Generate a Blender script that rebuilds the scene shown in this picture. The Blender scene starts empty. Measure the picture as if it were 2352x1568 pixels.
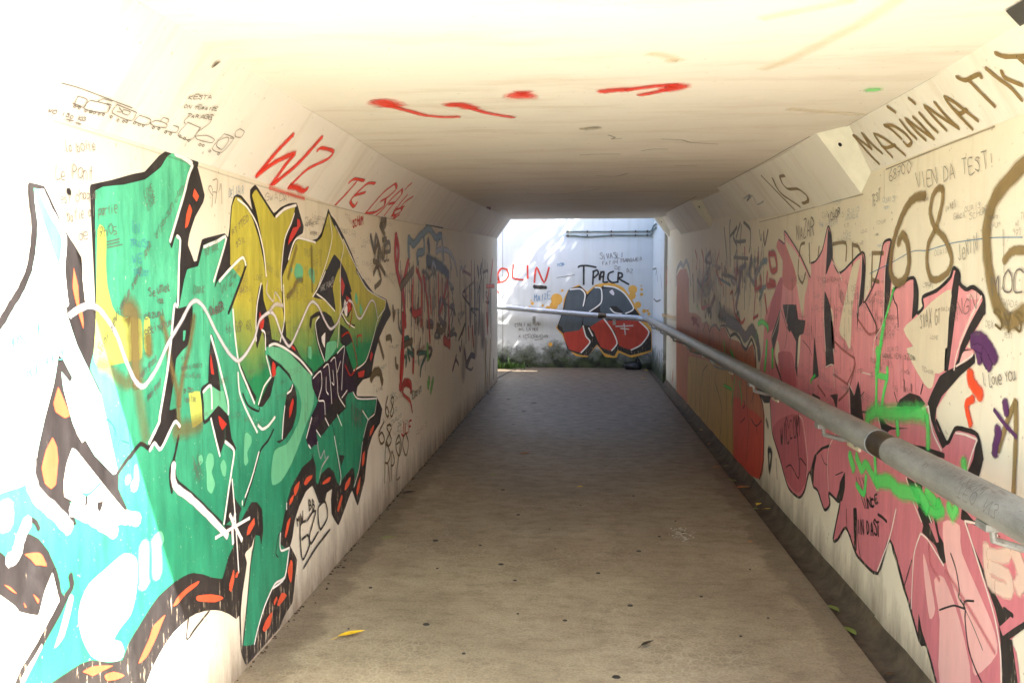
import bpy, bmesh, math, random
from mathutils import Vector, Matrix
from mathutils.geometry import tessellate_polygon
random.seed(7)
sc = bpy.context.scene
COL = sc.collection
# ------------------------------------------------------------ camera
F_PX, VPX, VPY, EYE = 1898.0, 1336.0, 651.0, 1.6
a = Vector((VPX-1176, -(VPY-784), -F_PX)).normalized()      # world +Y in camera axes
u = Vector((0, F_PX, 784-VPY)).normalized(); u = (u-a*a.dot(u)).normalized()
r = a.cross(u)
R = Matrix((r, a, u))                                        # camera -> world
cd = bpy.data.cameras.new('camera'); cam = bpy.data.objects.new('camera', cd); COL.objects.link(cam)
cam.matrix_world = Matrix.Translation((0, 0, EYE)) @ R.to_4x4()
cd.sensor_width = 22.3; cd.lens = F_PX/2352*22.3; cd.clip_start = .05; cd.clip_end = 500
sc.camera = cam
# ------------------------------------------------------------ light
SUN_D = Vector((-1.0, .652, -1.5)).normalized()
w = bpy.data.worlds.new('World'); sc.world = w; w.use_nodes = True
nt = w.node_tree; bg = nt.nodes['Background']
sky = nt.nodes.new('ShaderNodeTexSky'); sky.sky_type = 'NISHITA'; sky.sun_disc = False
sky.sun_elevation = math.asin(-SUN_D.z); sky.sun_rotation = math.atan2(-SUN_D.x, -SUN_D.y)
sky.air_density = 1.0; sky.dust_density = 2.5; sky.ozone_density = 1.0
nt.links.new(sky.outputs[0], bg.inputs[0]); bg.inputs[1].default_value = .15
sd = bpy.data.lights.new('sun', 'SUN'); sd.energy = 5.0; sd.angle = math.radians(.5); sd.color = (1, .965, .91)
sun = bpy.data.objects.new('sun', sd); COL.objects.link(sun); sun.location = (8, -6, 14)
sun.rotation_euler = SUN_D.to_track_quat('-Z', 'Y').to_euler()
vs = sc.view_settings; vs.view_transform = 'Standard'; vs.look = 'None'; vs.gamma = 1; vs.use_curve_mapping = False
vs.exposure = 2.55
sc.cycles.max_bounces = 12; sc.cycles.diffuse_bounces = 9; sc.cycles.glossy_bounces = 3; sc.cycles.transparent_max_bounces = 12
# ------------------------------------------------------------ helpers
def tag(o, label=None, cat=None, group=None, kind=None):
    if label: o['label'] = label
    if cat: o['category'] = cat
    if group: o['group'] = group
    if kind: o['kind'] = kind
    return o
def obj(name, me, mat=None, parent=None, loc=None):
    o = bpy.data.objects.new(name, me); COL.objects.link(o)
    if mat and me and not me.materials: me.materials.append(mat)
    if loc is not None: o.location = loc
    if parent: o.parent = parent
    return o
def mesh(name, vs_, fs, smooth=False):
    me = bpy.data.meshes.new(name); me.from_pydata([tuple(v) for v in vs_], [], fs); me.update()
    if smooth: me.shade_smooth()
    return me
def empty(name, loc):
    o = bpy.data.objects.new(name, None); COL.objects.link(o); o.location = loc; o.empty_display_size = .1; return o
def box_mesh(name, x0, y0, z0, x1, y1, z1, bev=0):
    bm = bmesh.new(); bmesh.ops.create_cube(bm, size=1)
    for v in bm.verts: v.co = Vector(((x0+x1)/2+v.co.x*(x1-x0), (y0+y1)/2+v.co.y*(y1-y0), (z0+z1)/2+v.co.z*(z1-z0)))
    if bev: bmesh.ops.bevel(bm, geom=bm.edges[:], offset=bev, segments=2, affect='EDGES', profile=.6)
    me = bpy.data.meshes.new(name); bm.to_mesh(me); bm.free(); return me
def tube_mesh(name, pts, rad, n=16, cap=True):
    vs_, fs = [], []; rads = rad if isinstance(rad, list) else [rad]*len(pts)
    pts = [Vector(p) for p in pts]
    for i, p in enumerate(pts):
        t = (pts[min(i+1, len(pts)-1)]-pts[max(i-1, 0)]).normalized()
        s = t.cross(Vector((0, 0, 1)));  s = s.normalized() if s.length > .01 else Vector((1, 0, 0))
        q = s.cross(t).normalized()
        for k in range(n):
            an = 2*math.pi*k/n; vs_.append(p+(s*math.cos(an)+q*math.sin(an))*rads[i])
    for i in range(len(pts)-1):
        for k in range(n):
            fs.append((i*n+k, i*n+(k+1) % n, (i+1)*n+(k+1) % n, (i+1)*n+k))
    if cap: fs.append(tuple(range(n-1, -1, -1))); fs.append(tuple((len(pts)-1)*n+k for k in range(n)))
    me = mesh(name, vs_, fs); me.shade_smooth()
    try: me.set_sharp_from_angle(angle=.7)
    except Exception: pass
    return me
# ------------------------------------------------------------ node helpers
class NT:
    def __init__(s, name):
        s.m = bpy.data.materials.new(name); s.m.use_nodes = True; s.t = s.m.node_tree
        s.b = s.t.nodes['Principled BSDF']
    def n(s, ty, **kw):
        o = s.t.nodes.new(ty)
        for k, v in kw.items(): setattr(o, k, v)
        return o
    def l(s, a_, b_): s.t.links.new(a_, b_)
    def pos(s, scale=(1, 1, 1)):
        g = s.n('ShaderNodeNewGeometry'); m = s.n('ShaderNodeMapping'); m.inputs['Scale'].default_value = scale
        s.l(g.outputs['Position'], m.inputs[0]); return m.outputs[0]
    def noise(s, scale=1, sc3=(1, 1, 1), det=4, rough=.6, off=None):
        t = s.n('ShaderNodeTexNoise'); t.inputs['Scale'].default_value = scale; t.inputs['Detail'].default_value = det; t.inputs['Roughness'].default_value = rough
        s.l(s.pos(sc3), t.inputs[0]); return t.outputs['Fac']
    def ramp(s, f, stops):
        rr = s.n('ShaderNodeValToRGB'); e = rr.color_ramp.elements
        while len(e) < len(stops): e.new(.5)
        for el, (p, c) in zip(e, stops):
            el.position = p; el.color = (c, c, c, 1) if not hasattr(c, '__len__') else tuple(c)+(1,)
        s.l(f, rr.inputs[0]); return rr.outputs[0]
    def mix(s, f, c1, c2, mode='MIX'):
        m = s.n('ShaderNodeMix', data_type='RGBA', blend_type=mode)
        for i, v in ((0, f), (6, c1), (7, c2)):
            if hasattr(v, 'is_linked') or hasattr(v, 'links'): s.l(v, m.inputs[i])
            elif i == 0: m.inputs[0].default_value = v
            else: m.inputs[i].default_value = tuple(v)+(1,)
        return m.outputs[2]
    def math(s, op, a_, b_=0.0, c_=None):
        m = s.n('ShaderNodeMath', operation=op)
        for i, v in enumerate((a_, b_, c_)):
            if v is None: continue
            if hasattr(v, 'links'): s.l(v, m.inputs[i])
            else: m.inputs[i].default_value = v
        return m.outputs[0]
    def bump(s, h, st=.3, d=.01):
        b = s.n('ShaderNodeBump'); b.inputs['Strength'].default_value = st; b.inputs['Distance'].default_value = d
        s.l(h, b.inputs['Height']); s.l(b.outputs[0], s.b.inputs['Normal']); return b
    def sep(s):
        g = s.n('ShaderNodeNewGeometry'); q = s.n('ShaderNodeSeparateXYZ'); s.l(g.outputs['Position'], q.inputs[0]); return q.outputs
def srgb(c): return tuple((x/255/12.92 if x/255 <= .04045 else ((x/255+.055)/1.055)**2.4) for x in c)

def wall_material(name, base, grime, vertical=True, speck=.5, base_grime=.35, rough=.62):
    m = NT(name)
    c = srgb(base)
    big = m.noise(1.1, det=5); c1 = m.mix(m.ramp(big, [(.3, 0), (.75, 1)]), c, tuple(v*.9 for v in c))
    if vertical:
        dr = m.noise(1, (9, 9, .7), det=5, rough=.7); dm = m.ramp(dr, [(.55, 0), (.8, 1)])
        c1 = m.mix(m.math('MULTIPLY', dm, .35), c1, srgb(grime))
        # grime rising from the floor
        z = m.sep()[2]; n2 = m.noise(1, (7, 7, 1.6), det=6, rough=.75)
        g = m.math('SUBTRACT', m.math('MULTIPLY', n2, .8), m.math('MULTIPLY', z, 1.25)); g = m.ramp(g, [(.08, 0), (.42, 1)])
        c1 = m.mix(m.math('MULTIPLY', g, base_grime*2), c1, srgb((105, 82, 55)))
    else:
        st = m.noise(1, (1.3, 7, 1), det=6, rough=.7); c1 = m.mix(m.math('MULTIPLY', m.ramp(st, [(.5, 0), (.72, 1)]), .3), c1, srgb((178, 150, 112)))
    sp = m.noise(38, det=2, rough=.5); sm = m.ramp(sp, [(.70, 0), (.76, 1)])
    c1 = m.mix(m.math('MULTIPLY', sm, speck), c1, srgb((120, 100, 75)))
    m.l(c1, m.b.inputs['Base Color']); m.b.inputs['Roughness'].default_value = rough
    f = m.noise(70, det=3); h = m.math('ADD', m.math('MULTIPLY', f, .25), m.math('MULTIPLY', m.noise(6, det=4), .9)); m.bump(h, .25, .006)
    return m.m
CREAM = (240, 229, 207)
MW = wall_material('cream_wall_paint', CREAM, (190, 165, 125), base_grime=.36)
MC = wall_material('cream_ceiling_paint', (240, 233, 220), (190, 170, 140), vertical=False, speck=.35)
MFW = None
def paint(name, rgb, soft=False, var=.18, rough=.5, wear=0.0, streak=(18, 18, 3), grad=None, alpha=1.0):
    m = NT('paint_'+name); c = srgb(rgb)
    n1 = m.noise(1, streak, det=5, rough=.7)
    k1 = m.ramp(n1, [(.3, 0), (.72, 1)])
    hi = tuple(min(1, v*(1+var*1.2)+.01*var) for v in c); lo = tuple(v*(1-var) for v in c)
    col = m.mix(k1, lo, hi); n5 = m.noise(1, (5, 5, 3.5), det=5, rough=.75); col = m.mix(m.math('MULTIPLY', m.ramp(n5, [(.52, 0), (.7, 1)]), min(.5, var*1.6)), col, tuple(min(1, v*1.5+.03) for v in c))
    if grad:
        z = m.sep()[2]; zz = m.math('ADD', z, m.math('MULTIPLY', m.math('SUBTRACT', m.noise(3, det=3), .5), .25))
        f = m.n('ShaderNodeMapRange'); m.l(zz, f.inputs[0]); f.inputs[1].default_value = grad[1]; f.inputs[2].default_value = grad[2]
        col = m.mix(f.outputs[0], m.mix(k1, tuple(v*(1-var) for v in srgb(grad[0])), tuple(min(1, v*(1+var)) for v in srgb(grad[0]))), col)
    if wear < 0:
        fl = m.ramp(m.noise(95, det=2), [(.7, 0), (.74, 1)]); col = m.mix(m.math('MULTIPLY', fl, .7), col, srgb((205, 215, 195)))
    if wear > 0:
        wn = m.noise(1, (55, 55, 9), det=4, rough=.75); z = m.sep()[2]; y = m.sep()[1]
        t_ = m.math('SUBTRACT', wn, m.math('MULTIPLY', z, .12)); wm = m.ramp(t_, [(.56-wear*.25, 0), (.63-wear*.22, 1)])
        col = m.mix(m.math('MULTIPLY', wm, .75), col, srgb((215, 195, 165)))
    m.l(col, m.b.inputs['Base Color']); m.b.inputs['Roughness'].default_value = rough
    m.bump(m.math('ADD', m.math('MULTIPLY', m.noise(70, det=3), .25), m.math('MULTIPLY', m.noise(6, det=4), .9)), .25, .006)
    if not soft: return m.m
    at = m.n('ShaderNodeAttribute', attribute_name='a')
    sn = m.noise(260, det=2)                                   # spray grain at the soft edge
    al = m.math('MULTIPLY', m.math('ADD', at.outputs['Fac'], m.math('MULTIPLY', m.math('SUBTRACT', sn, .5), m.math('MULTIPLY', m.math('SUBTRACT', 1.0, at.outputs['Fac']), at.outputs['Fac']))), 1.0)
    m.l(m.math('MINIMUM', al, 1.0), m.b.inputs['Alpha'])
    return m.m
PDEF = {k: v for k, v in {
 'black': ((46, 41, 40), dict(var=.35, wear=.06)), 'green': ((84, 184, 140), dict(var=.3, wear=-.25, grad=((44, 140, 104), .75, 1.5))),
 'lgreen': ((112, 194, 146), dict(var=.1)), 'mint': ((180, 228, 208), dict(var=.12)), 'yellow': ((192, 180, 66), dict(var=.2, grad=((40, 140, 88), 1.22, 1.5))),
 'lime': ((204, 214, 104), dict(var=.08)), 'orange': ((228, 92, 58), dict(var=.15)), 'red': ((206, 58, 44), dict(var=.2)), 'white': ((246, 240, 232), dict(var=.03)),
 'cream': (CREAM, dict(var=.04)), 'purple': ((48, 32, 50), dict(var=.2)), 'lilac': ((232, 222, 224), dict(var=.06)), 'olive': ((142, 118, 74), dict(var=.08)), 'olive2': ((112, 94, 58), dict(var=.1)),
 'gap_dark': ((34, 34, 36), dict(var=.1)), 'ink': ((112, 104, 96), dict(var=.2)), 'blue': ((80, 130, 170), dict(var=.1)), 'green2': ((70, 165, 130), dict(var=.1)), 'redspray': ((232, 62, 44), dict(var=.1)), 'redpaint': ((196, 52, 40), dict(var=.2)),  # near-black for a flat ceiling patch painting in an opening's darkness
 'neon': ((92, 236, 116), dict(var=.08)), 'tan': ((232, 214, 178), dict(var=.06)), 'plaster': ((170, 160, 140), dict(var=.5)),
 'pink': ((238, 160, 164), dict(var=.13, grad=((212, 124, 134), .8, 1.7))), 'lpink': ((242, 184, 180), dict(var=.06)), 'pcream': ((228, 212, 186), dict(var=.05)), 'lpcream': ((244, 214, 196), dict(var=.04)), 'rose': ((206, 122, 116), dict(var=.1)), 'dpink': ((190, 98, 108), dict(var=.12)), 'pwhite': ((240, 218, 208), dict(var=.04)), 'brownline': ((172, 100, 92), dict(var=.1)),
 'purple2': ((92, 50, 96), dict(var=.2)), 'orangered': ((238, 84, 48), dict(var=.1)), 'rust': ((184, 108, 68), dict(var=.25)), 'ochre': ((190, 150, 72), dict(var=.18)), 'brick': ((206, 72, 50), dict(var=.15)),
 'steel': ((120, 140, 150), dict(var=.15)), 'greywhite': ((176, 176, 184), dict(var=.1)), 'slate': ((112, 104, 112), dict(var=.15)), 'bottle': ((50, 100, 84), dict(var=.1)), 'lime2': ((110, 190, 84), dict(var=.1)), 'plum': ((128, 88, 98), dict(var=.15)),
 'slate2': ((84, 92, 98), dict(var=.12)), 'brick2': ((188, 64, 48), dict(var=.14)), 'gold': ((226, 168, 76), dict(var=.1)), 'ochre2': ((214, 168, 98), dict(var=.1)),
}.items()}
PM = {}
def paint_mat(k):
    if k == 'cream': return MW
    if k not in PM:
        b = k.split('~')[0]; PM[k] = paint(k.replace('~', '_'), PDEF[b][0], '~' in k, **PDEF[b][1])
    return PM[k]
# ------------------------------------------------------------ graffiti surfaces
YC = 1.885; YL = 1.45; YE = 13.6                                            # tunnel mouth and far end
def zc(y): return 2.343+.0355*max(0, y-5.0)
HA = {'LC': (-1.385, .305, -1.165), 'RC': (1.38, .212, 1.252), 'RCB': (1.38, .298, 1.156)}
def surf(s, u_, v_, off):
    if s == 'LW': return (-1.385+off, max(u_, YL+.002), max(v_, .012))
    if s == 'RW': return (1.38-off, max(u_, YC+.002), max(v_, .02))
    if s == 'R2': return (1.33-off, u_, v_)
    if s == 'FW': return (u_, 15.75-off, max(v_, .01))
    if s == 'CE': return (u_, v_, zc(v_)-off)
    x0, dz, x1 = HA[s]; L = math.hypot(x1-x0, dz); k = max(0.0, min(v_/L, 1.0)); sg = 1 if x0 < 0 else -1
    nx, nz = sg*dz/L, -abs(x1-x0)/L
    return (x0+(x1-x0)*k+nx*off, u_, zc(u_)-dz+dz*k+nz*off)
def catmull(p, closed=False, n=4, ten=.38):
    q = []; N = len(p)
    rng = range(N if closed else N-1)
    for i in rng:
        p0, p1, p2, p3 = (p[(i+k) % N] if closed else p[max(0, min(N-1, i+k))] for k in (-1, 0, 1, 2))
        m1 = ((p2[0]-p0[0])*ten, (p2[1]-p0[1])*ten); m2 = ((p3[0]-p1[0])*ten, (p3[1]-p1[1])*ten)
        for j in range(n):
            t = j/n; a0 = 2*t**3-3*t*t+1; a1 = t**3-2*t*t+t; a2 = -2*t**3+3*t*t; a3 = t**3-t*t
            q.append((a0*p1[0]+a1*m1[0]+a2*p2[0]+a3*m2[0], a0*p1[1]+a1*m1[1]+a2*p2[1]+a3*m2[1]))
    if not closed: q.append(p[-1])
    return q
class Acc:
    def __init__(s): s.v = []; s.f = []; s.a = []; s.mi = []; s.mats = []
    def m(s, name):
        if name not in s.mats: s.mats.append(name)
        return s.mats.index(name)
    def poly(s, sf, pts, off, mat):
        b = len(s.v); mi = s.m(mat)
        for p in pts: s.v.append(surf(sf, p[0], p[1], off)); s.a.append(1.0)
        for t in tessellate_polygon([[Vector((p[0], p[1], 0)) for p in pts]]): s.f.append(tuple(b+i for i in t)); s.mi.append(mi)
    def ribbon(s, sf, pts, w_, soft, al, off, mat):
        mi = s.m(mat+'~spray' if soft > .12 or al < 1 else mat); P_ = [pts[0]]
        for p in pts[1:]:
            if math.hypot(p[0]-P_[-1][0], p[1]-P_[-1][1]) > .002: P_.append(p)
        if len(P_) < 2: P_.append((P_[0][0]+.004, P_[0][1]))
        n = len(P_); h = w_/2
        dd = [0]
        for i in range(1, n): dd.append(dd[-1]+math.hypot(P_[i][0]-P_[i-1][0], P_[i][1]-P_[i-1][1]))
        T = dd[-1]
        def tan(i):
            x = P_[min(i+1, n-1)][0]-P_[max(i-1, 0)][0]; y = P_[min(i+1, n-1)][1]-P_[max(i-1, 0)][1]; L = math.hypot(x, y) or 1; return x/L, y/L
        t0, t1 = tan(0), tan(n-1)
        P_ = [(P_[0][0]-t0[0]*h*.6, P_[0][1]-t0[1]*h*.6)]+P_+[(P_[-1][0]+t1[0]*h*.6, P_[-1][1]+t1[1]*h*.6)]; n += 2
        prof = [(-1-soft*.6, 0), (-1+soft*.7, al), (1-soft*.7, al), (1+soft*.6, 0)] if soft > .12 else [(-1, al), (1, al)]
        K = len(prof); b = len(s.v)
        for i in range(n):
            tx, ty = tan(i); e = min(i, n-1-i); k = (.45 if e == 0 else 1.0)*(1+.08*math.sin(i*2.3+b))
            ea = 0.35 if (e == 0 and soft > .12) else 1
            for (q, al_) in prof:
                s.v.append(surf(sf, P_[i][0]-ty*q*h*k, P_[i][1]+tx*q*h*k, off+.00004*(i/n))); s.a.append(al_*ea)
        for i in range(n-1):
            for k in range(K-1):
                s.f.append((b+i*K+k, b+i*K+k+1, b+(i+1)*K+k+1, b+(i+1)*K+k)); s.mi.append(mi)
    def build(s, name, parent):
        me = mesh(name, s.v, s.f)
        for k in s.mats: me.materials.append(paint_mat(k))
        me.polygons.foreach_set('material_index', s.mi)
        at = me.attributes.new('a', 'FLOAT', 'POINT'); at.data.foreach_set('value', s.a)
        return obj(name, me, None, parent)
# single-stroke hand lettering, x 0-4, y 0-6
G = {'A': '00 26 40|12 32', 'B': '00 06 25 34 23 03|23 42 31 00', 'C': '45 26 05 01 10 40', 'D': '00 06 35 43 31 00', 'E': '46 06 00 40|03 33', 'F': '00 06 46|03 33', 'G': '45 26 04 01 20 41 43 23', 'H': '00 06|40 46|03 43', 'I': '20 26', 'J': '36 31 20 01', 'K': '00 06|46 03 40', 'L': '06 00 40', 'M': '00 06 23 46 40', 'N': '00 06 40 46', 'O': '26 04 01 20 41 44 26', 'P': '00 06 35 44 23 03', 'Q': '26 04 01 20 41 44 26|21 50', 'R': '00 06 35 44 23 03|23 40', 'S': '45 26 05 24 42 30 01', 'T': '06 46|26 20', 'U': '06 01 20 41 46', 'V': '06 20 46', 'W': '06 10 24 30 46', 'X': '06 40|00 46', 'Y': '06 23 46|23 20', 'Z': '06 46 00 40',
 'a': '33 14 02 10 31|34 30', 'b': '06 00 30 42 34 03', 'c': '43 14 02 10 40', 'd': '46 40 10 02 14 43', 'e': '02 42 34 14 02 10 40', 'g': '43 14 02 11 41|44 4a 1a', 'h': '06 00|03 24 43 40', 'i': '24 20|25 26', 'k': '06 00|34 02 30', 'l': '26 20 30', 'm': '00 04|03 14 23 20|23 34 43 40', 'n': '00 04|03 24 43 40', 'o': '24 03 01 20 41 43 24', 'p': '0a 04|03 34 42 20 01', 'q': '43 14 02 10 41|44 4a', 'r': '00 04|03 24 43', 's': '43 14 03 32 30 00', 't': '26 21 30|14 34', 'u': '04 01 20 41|44 40', 'v': '04 20 44', 'w': '04 10 23 30 44', 'x': '04 40|00 44', 'y': '04 22|44 1a', 'z': '04 44 00 40', 'f': '46 25 20|14 34',
 '0': '26 04 02 20 42 44 26', '1': '04 26 20', '2': '05 26 45 00 40', '3': '06 36 23 42 20 01', '5': '46 06 03 33 41 00', '6': '36 03 01 20 41 23 02', '7': '06 46 10|03 33', '8': '26 05 42 20 01 45 26', '9': '43 05 26 44 30', '!': '26 22|20 21', '-': '03 33', "'": '26 25', '"': '16 15|36 35'}
def letter(ch):
    g = G.get(ch) or G.get(ch.upper(), '')
    return [[(int(t[0]), -2 if t[1] == 'a' else int(t[1])) for t in st.split()] for st in g.split('|')] if g else []
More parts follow.
